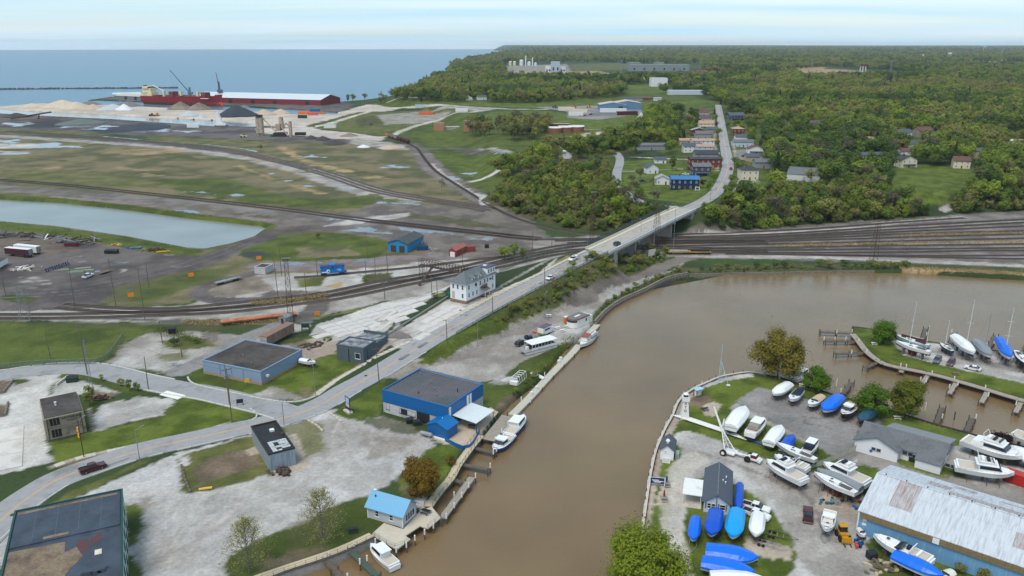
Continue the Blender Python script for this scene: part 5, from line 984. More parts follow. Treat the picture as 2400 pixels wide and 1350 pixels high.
def trunk_mesh(name,seed,h,r,m,lev=2):
    rs=np.random.RandomState(seed);mb=MB();mb.tube((0,0,-.4),(0,0,h*.34),r,7,r*.75)
    for i in range(4):
        a=i*1.57+rs.uniform(-.4,.4);d=NA([math.cos(a)*.55,math.sin(a)*.55,1]);d/=np.linalg.norm(d);limbs(mb,NA([0,0,h*.3]),d,h*.25,r*.5,lev-1,rs,.5,.2,(2,3))
    o=mb.bd('tmp',m);me=o.data;me.name=name;bpy.data.objects.remove(o);return me
def bare_mesh(name,seed,h,m,lev=4,spread=.42,budm=None,nbud=3,bsize=.16,r0=.22,upb=.28):
    rs=np.random.RandomState(seed);mb=MB();ends=[];mb.tube((0,0,-.4),(0,0,h*.3),r0,6,r0*.8)
    for k in range(3):
        a=k*2.1+rs.uniform(-.3,.3);d=NA([math.cos(a)*.35,math.sin(a)*.35,1.0]);d/=np.linalg.norm(d);limbs(mb,NA([0,0,h*(.22+.08*k)]),d,h*.30,r0*.5,lev-1,rs,spread,upb,(3,4),.03,4,ends)
    d=NA([0,0,1.0]);limbs(mb,NA([0,0,h*.3]),d,h*.36,r0*.6,lev-1,rs,spread,upb,(3,4),.03,4,ends)
    o=mb.bd('tmp',m);me=o.data;me.name=name;bpy.data.objects.remove(o)
    cm=None
    if budm:
        E=NA(ends);E=np.repeat(E,nbud,0)+rs.normal(size=(len(E)*nbud,3))*.35;v=leaf_quads(E,rs.normal(size=E.shape)+NA([0,0,.4]),bsize,rs)
        cm=bpy.data.meshes.new(name+'_leaves');cm.from_pydata(v.tolist(),[],np.arange(len(v)).reshape(-1,4).tolist());cm.materials.append(budm)
    return me,cm
def remat(me,m):
    c=me.copy();c.materials.clear();c.materials.append(m);return c
    # shared tree shapes, all 14 m tall
SH=[crown_mesh('crown_e',6,14,4.0,6.2,8.0,620,12,.55,LM['green']),crown_mesh('crown_f',7,14,6.4,4.2,8.6,900,20,.6,LM['green'],lobe=(.2,.42)),crown_mesh('crown_a',1,14,5.4,5.2,8.2,820,15,.60,LM['green']),crown_mesh('crown_b',2,14,4.6,5.8,8.2,760,13,.58,LM['green']),crown_mesh('crown_c',3,14,6.0,4.6,8.4,900,17,.62,LM['green']),crown_mesh('crown_d',4,14,5.0,5.4,7.8,620,12,.55,LM['green'],hollow=.3)]
TK=[trunk_mesh('trunk_a',11,14,.26,M_bark),trunk_mesh('trunk_b',12,14,.22,M_bark)]
CR={k:[remat(s,LM[k])for s in SH]for k in('green','lime','olive','dark','brown','red','bronze','white')}
BARE=[bare_mesh('bare_tree_a',21,13,M_barkg,4,budm=LM['bare'],nbud=1,bsize=.5),bare_mesh('bare_tree_b',22,13,M_barkg,4,.5,budm=LM['brown'],nbud=1,bsize=.45)]
def fir_mesh(seed,m):
    rs=np.random.RandomState(seed);C=[];N=[]
    for k in range(26):
        z_=1.2+k*.48;rr=3.1*(1-z_/14.2);n=int(10+rr*14)
        a=rs.uniform(0,6.28,n);r=rr*rs.uniform(.45,1.05,n);C.append(np.c_[np.cos(a)*r,np.sin(a)*r,z_-r*.25+rs.normal(size=n)*.12]);N.append(np.c_[np.cos(a)*.7,np.sin(a)*.7,np.full(n,.8)]+rs.normal(size=(n,3))*.25)
    v=leaf_quads(np.vstack(C),np.vstack(N),.5,rs);me=bpy.data.meshes.new('fir_crown');me.from_pydata(v.tolist(),[],np.arange(len(v)).reshape(-1,4).tolist());me.materials.append(m);return me
FIR=fir_mesh(5,LM['fir'])
TREE_XY=[]
KW={'green':'mid green tree','lime':'bright lime green tree','olive':'olive tinted tree','dark':'dark green tree','brown':'brownish budding tree','bare':'bare grey tree','red':'maroon leaved tree','fir':'dark conical fir','bronze':'bronze leaved tree','white':'white blossoming tree'}
def tree(x,y,h,kind,label,group=None,name='tree',wide=1.0,cat='tree',z=None):
    e=empty(name,(x,y,(GZ(x,y)if z is None else z)-.1),ru(0,6.28),label,cat,group);s=h/14;e.scale=(s*wide,s*wide,s)
    if kind=='bare':
        a,b_=random.choice(BARE);link_mesh('trunk',a,e);link_mesh('crown',b_,e)
    elif kind=='fir':link_mesh('trunk',TK[0],e).scale=(.6,.6,1);link_mesh('crown',FIR,e)
    else:link_mesh('trunk',random.choice(TK),e);link_mesh('crown',random.choice(CR[kind]),e)
    TREE_XY.append((x,y));return e
def bush_label(k,where):return KW[k].replace('tree','bush')+' '+where
def scatter(poly_px,n,hr,kinds,where,group,mind=3.0,name='tree',wide=1.0,cat='tree',avoid=()):
    pts=NA([G(*q)[:2]for q in poly_px]);lo,hi=pts.min(0),pts.max(0);got=[];tries=0
    while len(got)<n and tries<n*60:
        tries+=1;x,y=np.random.uniform(lo,hi)
        if sdf(NA([x]),NA([y]),pts)[0]>0:continue
        if any((x-a)**2+(y-b_)**2<mind*mind for a,b_ in got):continue
        if any((x-a)**2+(y-b_)**2<r_*r_ for a,b_,r_ in avoid):continue
        got.append((x,y))
    pj=[proj(x,y,GZ(x,y))for x,y in got];xs_=sorted(q[0]for q in pj);ys_=sorted(q[1]for q in pj);hs_=hr[0],hr[1]
    for x,y in got:
        px_,py_=proj(x,y,GZ(x,y));fx=xs_.index(px_)/len(xs_);fy=ys_.index(py_)/len(ys_);h=ru(*hr);sz=['small','middling','tall'][min(2,int((h-hr[0])/(hr[1]-hr[0])*3))];pos=['far ','middle ','near '][int(fy*3)]+['left end','left half','middle','right half','right end'][int(fx*5)]
        k=random.choices([a for a,_ in kinds],[b_ for _,b_ in kinds])[0]
        tree(x,y,h,k,sz+' '+(KW[k]if name=='tree' else KW[k].replace('tree','bush'))+', '+pos.replace('middle middle','centre')+', '+where,group,name,wide,cat)
MIX=[('green',4),('lime',2),('olive',2),('dark',2.5),('brown',1.2),('bare',1.6)]
scatter(Q('1170 750 1260 692 1390 625 1500 588 1560 585 1560 610 1480 640 1380 670 1260 735'),42,(2.2,5.0),[('green',3),('olive',3),('brown',3),('dark',2),('bare',1)],'on the ramp embankment','embankment bushes',2.4,'bush',1.25,'bush')
scatter(Q('1145 470 1230 425 1330 395 1430 405 1455 450 1555 492 1580 518 1450 542 1330 530 1230 505'),66,(7,13),MIX,'in the wood left of the bridge','trees in the wood left of the bridge',4.2)
scatter(Q('1175 452 1240 400 1300 370 1440 350 1445 390 1330 395'),22,(6,11),[('bare',3),('olive',2),('green',2)],'behind the wood left of the bridge','trees behind the bridge wood',5)
scatter(Q('1650 535 1715 478 1790 452 1900 448 2080 430 2085 470 2140 492 2190 500 2100 510 1900 524 1700 540'),78,(8,15.5),MIX,'on the bluff right of the bridge','trees on the bluff right of the bridge',4.6,avoid=[(*G(1880,452)[:2],24),(*G(1850,455)[:2],16),(*G(1750,450)[:2],13)])
scatter(Q('2230 497 2300 430 2420 400 2430 488'),26,(9,16),MIX,'at the right end of the bluff','trees at the right end of the bluff',5)
scatter(Q('800 241 860 236 915 230 965 216 1000 202 1030 224 900 243'),26,(11,18),[('green',3),('olive',2),('bare',2),('dark',2)],'on the lake shore','lake shore trees',9)
scatter(Q('1092 326 1108 304 1190 298 1285 300 1290 322 1210 334'),62,(14,20),[('olive',3),('brown',4),('bare',3),('dark',1)],'in the field grove','trees in the grove among the fields',5)
scatter(Q('1610 634 1800 628 2000 624 2130 622 2120 629 1900 630 1700 635'),26,(2,4.5),[('green',3),('olive',2),('dark',2),('brown',1)],'on the far river bank','bank bushes',3,'bush',1.4,'bush')
scatter(Q('1402 748 1425 722 1470 692 1560 650 1600 638 1590 632 1500 665 1430 702'),12,(1.6,3.2),[('olive',3),('brown',2),('bare',1),('lime',1)],'along the stone river wall','river wall bushes',3,'bush',1.3,'bush')
scatter(Q('1220 905 1290 850 1345 800 1330 815 1280 865 1200 930'),10,(1.0,2.2),[('olive',2),('brown',2),('green',2)],'behind the floating walkway','walkway bank bushes',2.0,'bush',1.4,'bush')
for a,h,k,l in[((1182,610),8,'lime','bright lime green tree in front of the dirt road left of the ramp'),((1205,603),8.5,'lime','second lime green tree by the ramp fence'),((1225,610),7,'green','mid green tree at the end of the parking lot'),((1035,448),9,'bare','bare forked tree standing alone beside the dirt road'),((212,950),6.5,'olive','olive bush around the lattice mast behind the plant office'),((305,915),4,'green','dark bush on the street corner above the plant lawn'),((322,916),3.2,'green','small green bush right of the corner bush'),((285,905),3,'olive','olive bush on the verge of the side street'),((240,893),2.6,'olive','low bush by the green skip'),((410,812),3.5,'dark','dark bush below the black box'),((462,806),3,'green','green bush near the curve of the lane'),((745,558),3.4,'brown','round brown thicket on the green west of the blue shed'),((855,660),2.6,'green','low bush by the two dark poles'),((1000,655),3,'green','bush under the footbridge tower'),((1018,700),3,'olive','bush beside the guard rail left of the white house'),((1560,596),4.5,'lime','lime bush beside the billboard'),((610,352),6,'green','round lone bush in the marsh'),((870,300),6,'bare','bare thicket in the field by the sand lot'),((855,290),5,'bare','second bare thicket in the field'),((735,300),4,'green','green bush beside the white trailer'),((1415,330),8,'dark','dark tree by the pale path'),((2300,1360),3,'olive','scrub against the wall of the blue boat shed'),((2250,1345),2.4,'brown','brown scrub behind the blue wrapped boat')]:
    g=G(*a);tree(g[0],g[1],h,k,l,name='bush' if h<6 else 'tree',cat='bush' if h<6 else 'tree',wide=1.2 if h<6 else 1.0)
    # street trees in the town
for i,(a,h,k)in enumerate([((1692,480),6,'olive'),((1660,448),7,'green'),((1672,428),8,'green'),((1716,448),6.5,'green'),((1714,430),6.5,'green'),((1732,405),9,'green'),((1722,388),7,'green'),((1686,388),8,'green'),((1680,345),8,'brown'),((1683,320),9,'green'),((1680,300),8,'dark'),((1678,284),9,'green'),((1674,268),8,'fir'),((1704,300),8,'green'),((1700,275),8,'green'),((1738,435),4,'brown')]):
    g=G(*a);tree(g[0],g[1],h,k,KW[k]+', %s from the bridge in the row along the town road'%'first second third fourth fifth sixth seventh eighth ninth tenth eleventh twelfth thirteenth fourteenth fifteenth sixteenth'.split()[i],'town road trees')
for a,h,k,l in[((1648,440),6.5,'red','maroon leaved tree beside the dark blue house'),((1575,400),12,'dark','big dark tree behind the small white cottage'),((1500,430),11,'bare','bare tree group left of the navy house'),((1480,440),9,'bare','bare tree on the lawn above the curved street'),((1530,445),9,'bare','bare tree in front of the grey garage'),((1464,352),8,'green','green tree at the bend of the narrow street'),((1478,345),8,'bare','bare tree at the back of the lawn'),((2240,365),13,'fir','tall dark spruce beside the small white house'),((2262,362),12,'fir','second spruce behind the small white house'),((2162,328),8,'fir','small fir next to the white garage'),((1475,380),10,'bare','bare roadside tree by the bend'),((1730,395),8,'green','green tree opposite the parked cars'),((1770,450),9,'white','pale blossoming tree beside the cream house'),((1900,430),11,'olive','olive tree left of the long white barn'),((1940,420),12,'brown','bronze brown tree right of the long white barn')]:
    g=G(*a);tree(g[0],g[1],h,k,l)
    # hero trees near the camera
def hero(px,py,h,label,rx,rz,zc,nl,nlobe,size,m,seed,bark=M_bark,hollow=.3,lobe=(.17,.42),tr=.28,up=.35):
    rx*=1.12;rz*=1.1;zc*=.95;nl=int(nl*1.3)
    g=G(px,py);e=empty('tree',(g[0],g[1],g[2]-.1),0,label,'tree');rs=np.random.RandomState(seed)
    mb=MB();mb.tube((0,0,-.3),(0,0,h*.3),tr,8,tr*.8)
    for i in range(6):
        a=i*1.05+rs.uniform(-.3,.3);d=NA([math.cos(a)*.6,math.sin(a)*.6,1]);d/=np.linalg.norm(d);limbs(mb,NA([0,0,h*rs.uniform(.2,.32)]),d,h*.3,tr*.5,3,rs,.45,.15,(2,3),.025)
    mb.bd('trunk',bark,e);link_mesh('crown',crown_mesh('crown',seed,h,rx,rz,zc,nl,nlobe,size,m,hollow=hollow,lobe=lobe,up=up,sprig=.6),e);TREE_XY.append(g[:2]);return e
L_mar=leaf_mat('leaf_maple_bright',(79,112,33),(106,139,44),.0);L_tip=leaf_mat('leaf_bronze_green',(123,117,53),(150,132,64),.0);L_wil=leaf_mat('leaf_willow',(117,135,37),(147,159,55),.0);L_bro=leaf_mat('leaf_amber_brown',(114,90,31),(145,114,44),.0);L_mag=leaf_mat('leaf_deep_maroon',(44,24,28),(58,33,36),.0)
hero(1822,886,16,'big bronze green maple at the head of the marina lawn',7.6,7.6,8.6,15000,34,.30,L_tip,31,hollow=.1)
e=TREE_XY[-1]
hero(1910,915,7.4,'round bright green tree on the marina shore',4.0,3.5,4.1,6500,22,.24,L_mar,32);hero(2045,978,9.0,'rounded bright green tree behind the teal covered boat',4.8,4.2,5.0,8500,26,.25,L_mar,33);hero(2118,978,12.6,'tall olive green tree beside the bright green one on the shore',4.5,6.4,6.8,9000,28,.25,leaf_mat('leaf_olive_green',(101,114,42),(128,130,53),.0),34)
hero(2070,805,8.8,'ball shaped bright green tree on the pier lawn',4.8,4.3,4.7,5600,22,.25,L_mar,35);hero(2333,1062,6.0,'dark maroon round tree beside the large white yacht',3.2,2.9,3.3,5200,20,.24,L_mag,36);hero(1506,1392,14,'large yellow green tree at the bottom by the quay',7.2,7.0,7.6,20000,40,.24,L_wil,37,hollow=.1)
hero(988,1166,10.5,'round amber brown tree on the riverbank by the cottage',4.6,4.8,5.6,15000,34,.22,L_bro,38,hollow=.05);hero(2420,850,7.5,'pale olive tree at the right edge of the pier',3.2,3.4,4.4,4200,18,.25,LM['olive'],39);hero(1058,1090,2.6,'small bronze bush beside the boardwalk',1.4,1.1,1.4,1500,10,.14,L_bro,40,tr=.07)
def bud_tree(seed,h,m,budm):
    rs=np.random.RandomState(seed);mb=MB();ends=[];mb.tube((0,0,-.3),(0,0,h),.17,6,.03)
    for k in range(64):
        t_=.10+.86*(k/64);a=k*2.4+rs.uniform(-.4,.4);L_=h*.56*(1.08-t_)**.75*rs.uniform(.75,1.1);d=NA([math.cos(a),math.sin(a),.35+.9*t_]);d/=np.linalg.norm(d);p=NA([0,0,h*t_]);q=p+d*L_;mb.tube(p,q,.05,4,.015)
        for j in range(7):
            s=p+d*L_*(.3+.1*j);nd=d+rs.normal(size=3)*.55+NA([0,0,.12]);nd/=np.linalg.norm(nd);e_=s+nd*L_*rs.uniform(.18,.42);mb.tube(s,e_,.02,3,.008);ends+=[s+(e_-s)*f for f in(.4,.7,1)]
        ends+=[p+d*L_*f for f in(.6,.75,.9,1)]
    o=mb.bd('tmp',m);me=o.data;bpy.data.objects.remove(o);E=NA(ends);E=np.repeat(E,2,0)+rs.normal(size=(len(E)*2,3))*.22;v=leaf_quads(E,rs.normal(size=E.shape)+NA([0,0,.4]),.13,rs);cm=bpy.data.meshes.new('bud_leaves');cm.from_pydata(v.tolist(),[],np.arange(len(v)).reshape(-1,4).tolist());cm.materials.append(budm);return me,cm
for px,py,h,l,sd in[(757,1276,12.0,'half bare tree with yellow green buds beside the gravel lot',41),(585,1344,11.5,'half bare budding tree near the bottom left gravel',42)]:
    g=G(px,py);e=empty('tree',g,0,l,'tree');a,b_=bud_tree(sd,h,M_barkg,leaf_mat('leaf_bud_%d'%sd,(172,164,95),(152,150,79),0));link_mesh('trunk',a,e);link_mesh('crown',b_,e);TREE_XY.append(g[:2])
    # reeds, far woods (nobody could count them)
def reeds(name,label,lines_px,n,h,m,wd,size=.22):
    rs=np.random.RandomState(len(label));C=[]
    for ln in lines_px:
        p=gline(ln,2);q=p[rs.randint(0,len(p),n)];q=q+np.c_[rs.normal(size=(n,2))*wd,np.zeros(n)];q[:,2]=H(q[:,0],q[:,1])+rs.uniform(.1,h,n);C.append(q[q[:,2]>-1.2])
    C=np.vstack(C);N=rs.normal(size=C.shape)*NA([1,1,.35]);v=leaf_quads(C,N,size,rs);me=bpy.data.meshes.new(name);me.from_pydata(v.tolist(),[],np.arange(len(v)).reshape(-1,4).tolist());me.materials.append(m);o=bpy.data.objects.new(name,me);COL.objects.link(o);tag(o,label=label,kind='stuff')
reeds('dry_reeds','straw coloured dry reeds on the far bank and between the tracks',[Q('2120 630 2260 635 2400 643 2600 656'),Q('1830 578 1950 574 2200 571 2440 566'),[(2100,555),(2250,549),(2420,548)],[(600,712),(680,706),(760,695)],[(440,757),(560,757),(680,748)]],1500,.8,LM['straw'],1.4,.32)
reeds('bank_weeds','low weeds and brush growing along the banks and fences',[Q('1005 845 1100 795 1250 725 1340 690'),Q('1150 752 1250 695 1390 622 1500 590'),[(1240,905),(1290,852),(1345,798)],[(1400,748),(1462,696),(1564,648)],[(380,770),(440,795),(470,800)],[(1640,545),(1900,530),(2200,508)],[(130,472),(300,489),(600,525)],[(0,530),(250,560),(470,592)]],1300,.55,LM['green'],1.7,.2)
# ------------------------------------------------------------ woods beyond the town, as one mass
def in_px(px,py,poly):return sdf(px,py,NA(poly,float))<0
CLEAR=[Q('840 243 1000 239 1240 243 1440 228 1500 215 1640 226 1685 240 1690 262 1520 264 1510 300 1440 335 1330 352 1100 425 960 340 700 300'),Q('1180 150 1340 146 1480 150 1640 152 1650 170 1790 174 1700 186 1300 190 1185 182'),Q('1850 163 1960 156 2130 172 2120 186 1880 188'),Q('2150 150 2420 150 2420 156 2150 156'),Q('2080 395 2150 388 2290 398 2310 425 2210 495 2130 475 2080 440'),Q('2350 308 2430 306 2430 332 2362 332'),Q('2125 322 2200 320 2195 345 2125 348'),Q('1590 240 1680 238 1690 272 1560 275'),Q('1452 372 1600 366 1690 400 1690 440 1600 490 1480 465'),Q('1715 350 1800 348 1790 470 1700 480'),Q('1800 425 1910 425 1910 440 1800 442'),Q('1440 200 1570 196 1590 215 1470 224'),Q('1130 455 1240 400 1440 360 1460 440 1600 490 1600 560 1200 560'),Q('1610 470 1720 470 1900 440 2100 430 2200 495 2420 400 2500 480 2500 700 1600 700')]
rs=np.random.RandomState(9);XX,YY,SS_=[],[],[]
for y0,y1,sp,s_ in((420,900,8.8,1.05),(900,1700,12,1.3),(1700,3300,17.5,1.55),(3300,7000,34,1.9),(7000,13000,80,2.6)):
    gx_=np.arange(-.2*y1-100,.74*y1+60,sp);gy_=np.arange(y0,y1,sp);a,b_=np.meshgrid(gx_,gy_);a=(a+rs.uniform(-.45,.45,a.shape)*sp).ravel();b_=(b_+rs.uniform(-.45,.45,b_.shape)*sp).ravel()
    k=abs(a)<.72*b_+60;XX.append(a[k]);YY.append(b_[k]);SS_.append(np.full(k.sum(),s_))
XX,YY,SS_=map(np.concatenate,(XX,YY,SS_));zz=H(XX,YY);d_=YY*CP-(zz-HC)*SP;u_=YY*SP+(zz-HC)*CP;pxx,pyy=1200+FPX*XX/d_,675-FPX*u_/d_
keep=((zz>2.5)&(sdf(XX,YY,PLAT)<-12))|((YY>1500)&(pxx>985)&(sdf(XX,YY,LAKW)>12)&(zz>-1))
for c in CLEAR:keep&=~in_px(pxx,pyy,c)
keep&=~((dln(XX,YY,RDS)[0]<13)|(dln(XX,YY,TS)[0]<8)|(dln(XX,YY,TR)[0]<10))
town=in_px(pxx,pyy,Q('1590 275 1690 270 1690 440 1560 420'))|in_px(pxx,pyy,Q('1700 270 1790 290 1800 420 1710 420'));keep&=~(town&(rs.rand(len(XX))<.6));SS_=np.where(town,SS_*.7,SS_)
gap=fbm(XX/130,YY/130,3);keep&=~((gap<.33)&(YY>1500))
WOODS=(XX[keep],YY[keep],zz[keep],SS_[keep])
# ------------------------------------------------------------ houses of the town
HOUSES=[]
HW={'white':mat('house_white',(232,234,236),.7,.05,2),'cream':mat('house_cream',(228,218,196),.7,.05,2),'grey':mat('house_grey',(150,154,160),.7,.06,2),'navy':mat('house_navy',(22,44,80),.6,.08,2),'slateb':mat('house_slate_blue',(64,78,96),.7,.08,2),'brick':mat('house_brick',(118,56,48),.9,.15,3),'tan':mat('house_tan',(188,170,148),.8,.06,2),'pbl':mat('house_pale_blue',(196,208,224),.7,.05,2),'stone':mat('house_stone',(150,138,124),.9,.15,2),'dred':mat('house_dark_red',(84,36,40),.8,.1,2)}
HR={'grey':M_shg,'slate':M_sla,'tan':mat('tan_shingle',(178,150,132),.95,.12,2.5),'brown':mat('brown_shingle',(108,78,72),.95,.12,2.5),'blue':mat('blue_roof',(58,120,180),.6,.06,1),'dark':mat('dark_shingle',(66,68,76),.95,.15,2.5),'lgrey':mat('light_grey_roof',(160,162,168),.9,.1,2),'plum':mat('plum_shingle',(98,80,96),.95,.1,2.5),'white':mat('white_flat_roof',(226,228,230),.8,.05,1)}
def house(px,py,L,D,h,rise,wall,roof,label,axis='gx',ang=None,chim=True,storeys=2,porch=False,name='house',lawn=0,wins=True):
    g=G(px,py);a=ROADANG+PI/2*0 if ang is None else ang
    o=(g[0]-math.cos(a)*L/2,g[1]-math.sin(a)*L/2,g[2])
    e,L,D,r=bldg(name,label,0,0,0,h,HW[wall],HR[roof],axis,rise,.45,org=(o,a,L,D),cat='house')
    HOUSES.append((g[0]-math.sin(a)*D/2,g[1]+math.cos(a)*D/2,max(L,D)*.62));sh=h/storeys
    if wins:
        for s in range(storeys):
            n=max(2,int(L/3.4))
            for k in range(n):
                if not(s==0 and k==n//2):win(e,L,D,0,L*(k+.5)/n,s*sh+.9,.95,1.35)
            for sd in(1,3):
                for k in range(max(1,int(D/4))):win(e,L,D,sd,D*(k+.5)/max(1,int(D/4)),s*sh+.9,.95,1.35)
        panel(e,L,D,0,L*((n//2)+.5)/n,0,1.0,2.1,mat('brown_door',(110,84,70)),'door')
    if chim:BX(L*.3,D*.45,h+rise*.4,L*.3+.7,D*.45+.7,h+rise+1.0).bd('chimney',HW['brick'],r)
    if porch:BX(L*.1,-2.2,2.3,L*.9,-.03,2.5).bd('porch_roof',HR[roof],e);[BX(L*.1+(L*.8-.15)*k,-2.15,0,L*.1+(L*.8-.15)*k+.15,-2.0,2.3).bd('porch_post',MW,e)for k in range(2)]
    return e
ROADANG=0.05
HL=[(1605,444,17,8,6.2,1.6,'navy','blue','dark blue house with bright blue roof and white windows','gx',-.06,2),(1552,433,9,9,3.4,2.2,'white','lgrey','white gabled garage left of the dark blue house','gy',-.1,1),(1530,407,8,7,4.2,2.6,'white','slate','small white cottage with slate roof behind a white fence','gy',.2,1),(1548,383,8.5,5,3.0,1.6,'white','slate','small white shed on the lawn below the long grey house','gx',-.02,1),(1527,352,24,8,4.0,1.6,'grey','grey','long low grey house behind the bare trees','gx',0,1),(1645,413,12,9,6.4,1.8,'slateb','grey','slate blue house with pale grey roof facing the road','gx',0,2,True),(1653,395,22,9,6.6,.9,'brick','dark','long red brick building behind the slate blue house','gx',0,2),(1656,374,17,9,4.2,2.4,'grey','dark','dark roofed grey house beside the town road','gx',0,1),(1652,359,13,8,5.2,1.6,'pbl','tan','pale blue house with tan roof, nearer of the tan roofed pair','gx',0,2),(1648,345,19,8,5.4,1.4,'white','tan','white house with long tan roof, farther of the tan roofed pair','gx',0,2),(1622,357,14,8,5.0,2.4,'white','slate','white house with slate roof left of the tan roofed pair','gx',0,2),(1610,340,13,7,4,1.5,'tan','tan','tan house half hidden by bare trees','gx',0,1),(1649,327,14,8,5.2,2.2,'grey','grey','grey roofed house in the middle of the town row','gx',0,2),(1638,316,14,8,4.4,2.0,'brick','lgrey','brick bungalow with light roof in the town row','gy',0,1),(1668,313,10,8,4,1.8,'grey','slate','slate roofed house beside the town sidewalk','gx',0,1),(1656,302,15,9,5.4,2.6,'cream','tan','cream house with orange tan roof and dormer','gx',0,2,True),(1655,287,12,9,5.2,2.4,'tan','plum','house with plum coloured roof along the town road','gx',0,2),(1650,272,12,8,4.8,2.4,'tan','brown','tan house with brown roof at the far end of the row','gx',0,2),(1757,423,11,10,6.6,2.2,'cream','dark','tall cream house with dark hipped roof right of the road','hip',0,2),(1772,362,13,9,4.4,2.4,'white','brown','white bungalow with brown gable roof beside the parking lot','gy',-.1,1,True),(1742,345,17,8,4.4,1.6,'pbl','grey','pale house with wide grey roof right of the town road','gx',0,1),(1740,332,12,7,4.2,1.8,'white','slate','white house with slate roof behind the wide roofed one','gx',0,1),(1731,318,11,10,6.2,2.2,'brick','tan','red brick house with tan hipped roof','hip',0,2),(1728,283,19,12,5.8,3.0,'slateb','slate','large dark house with big slate roof up the road','gx',.2,2,True),(1765,380,10,8,4,1.8,'tan','slate','tan house with slate roof behind the red flagged lot','gx',0,1),(1790,395,12,8,4.5,1.8,'grey','grey','grey house half hidden behind the blossoming tree','gx',0,1),(2130,393,12,9,5.6,2.8,'cream','dark','cream gabled house at the top of the green meadow','gy',.15,2,True),(2127,370,11,8,5.4,1.8,'white','brown','white house with brown roof behind the cream gabled house','gx',.1,2),(2253,395,11,8,5.6,2.6,'cream','brown','small cream house with brown roof right of the meadow','gx',-.3,2),(2170,322,16,10,6.4,3.2,'stone','brown','large stone house with red brown roof on the hill','gx',.3,2),(2122,322,14,9,4.6,2.8,'white','slate','white house with slate roof left of the stone house','gx',.2,1),(2193,323,9,7,4,1.4,'dred','slate','dark red barn with curved slate roof','gx',.2,1),(2145,345,12,7,3.0,1.6,'white','slate','white garage beside the small fir','gx',.1,1),(2050,340,13,8,5,2,'cream','tan','tan roofed house deep in the trees','gx',.1,2),(2045,378,17,9,4.6,1.8,'tan','slate','wide slate roofed house between the trees','gx',.1,1),(2290,372,9,8,6,2,'tan','slate','tan narrow house beside the maroon tree','gx',-.3,2),(2385,342,24,9,4.5,.4,'white','white','long white flat roofed house at the right edge','gx',.05,1),(2390,400,9,8,4.2,1.8,'white','grey','small white house among lime trees at the right edge','gx',-.2,1),(1915,302,13,9,6,2.6,'tan','plum','plum roofed house alone in the big wood','gx',.1,2),(2010,292,11,8,4,1.6,'white','white','white roofed house deep in the wood','gx',.1,1),(1850,305,8,8,5,2.4,'white','grey','narrow white house gable in the wood','gy',.1,2),(2280,300,10,8,4,1.8,'grey','slate','grey roofed house behind the big lime tree','gx',.1,1),(1130,234,15,10,4.6,2.4,'white','slate','white farmhouse at the edge of the coastal wood','gx',.2,1),(1100,235,10,8,4.4,2.4,'white','lgrey','white gabled house in the coastal wood','gy',.2,1),(1305,224,9,8,5,2.4,'white','grey','small white house left on the far meadow','gy',.1,1),(1348,223,12,9,5,2.2,'pbl','slate','pale blue house on the far meadow','gx',.1,1),(1398,214,11,8,4,2,'white','grey','white bungalow at the far meadow edge','gx',.1,1),(1485,236,28,9,3.6,1.6,'grey','slate','long low slate roofed house beyond the blue warehouse','gx',0,1),(1516,235,18,8,3.4,1.4,'brick','brown','low brown house beside the slate roofed one','gx',0,1),(1542,236,12,8,3.4,1.6,'white','lgrey','white shed right of the low brown house','gx',0,1),(1668,222,14,9,4.6,2.2,'white','lgrey','white house at the top of the town road','gy',0,1),(1640,221,12,8,4,2,'white','grey','white low house near the top of the town road','gx',0,1)]
for q in HL:house(*q[:7],q[7],q[8],q[9],q[10],chim=q[11]>1,storeys=q[11],porch=len(q)>12)
barn=G(1880,428);bldg('long_barn','long pale barn with grey roof at the edge of the bluff wood',(1843,423),(1920,428),(1919,408),4.4,mat('barn_white',(214,216,216),.7,.06,2),M_shg,'gx',2.2,.3,cat='barn')
HOUSES.append((barn[0],barn[1]+6,16))
# ---- larger blocks further off
def block(px,py,L,D,h,wm,rm,label,roof='flat',rise=2,ang=0.0,name='building'):
    g=G(px,py);o=(g[0]-math.cos(ang)*L/2,g[1]-math.sin(ang)*L/2,g[2]);e,L,D,r=bldg(name,label,0,0,0,h,wm,rm,roof,rise,.4,org=(o,ang,L,D));HOUSES.append((g[0],g[1]+D/2,max(L,D)*.6));return e,L,D,r
M_wb=mat('weathered_blue_cladding',(98,136,172),.7,.12,.6,stretch=(2,2,.3));M_buff=mat('buff_roof',(196,184,172),.9,.1,.3)
e,L,D,r=block(1436,258,36,30,7,M_wb,M_buff,'left half of the weathered blue warehouse with black doors','gy',3.0,-.02);[panel(e,L,D,0,L*f_,0,6,5,MK,'doorway',.1)for f_ in(.8,)]
e,L,D,r=block(1471,257,37,32,8.5,M_wb,M_buff,'right half of the weathered blue warehouse with pale roof','gy',3.0,-.02);[panel(e,L,D,0,L*f_,0,7,6,MK,'doorway',.1)for f_ in(.18,)]
block(1328,259,22,7,3.6,HW['cream'],HR['white'],'cream office trailer in the fleet yard',ang=0);block(1355,264,24,6,4,HW['cream'],HR['white'],'long cream trailer next to the parked cars',ang=0);block(1350,271,18,5,3.5,HW['white'],HR['white'],'white trailer nearest the green field',ang=0);block(1438,265,34,8,5,HW['white'],HR['white'],'long white shed in front of the blue warehouse',ang=0);block(1473,270,26,9,4,HW['dred'],HR['dark'],'dark red block at the corner of the fleet yard',ang=.3);block(1418,271,30,6,3.2,HW['grey'],HR['grey'],'low grey shed beside the parked cars',ang=0)
block(1545,203,34,20,17,HW['white'],HR['white'],'tall bright white building above the trees',ang=.05);block(1607,222,60,16,7,HW['pbl'],HR['white'],'white and blue commercial building by the town road',ang=0);block(1502,186,40,16,6,HW['pbl'],HR['white'],'pale flat building among the trees',ang=0)
tk=mat('brick_tank',(150,96,74),.9,.12,1.5)
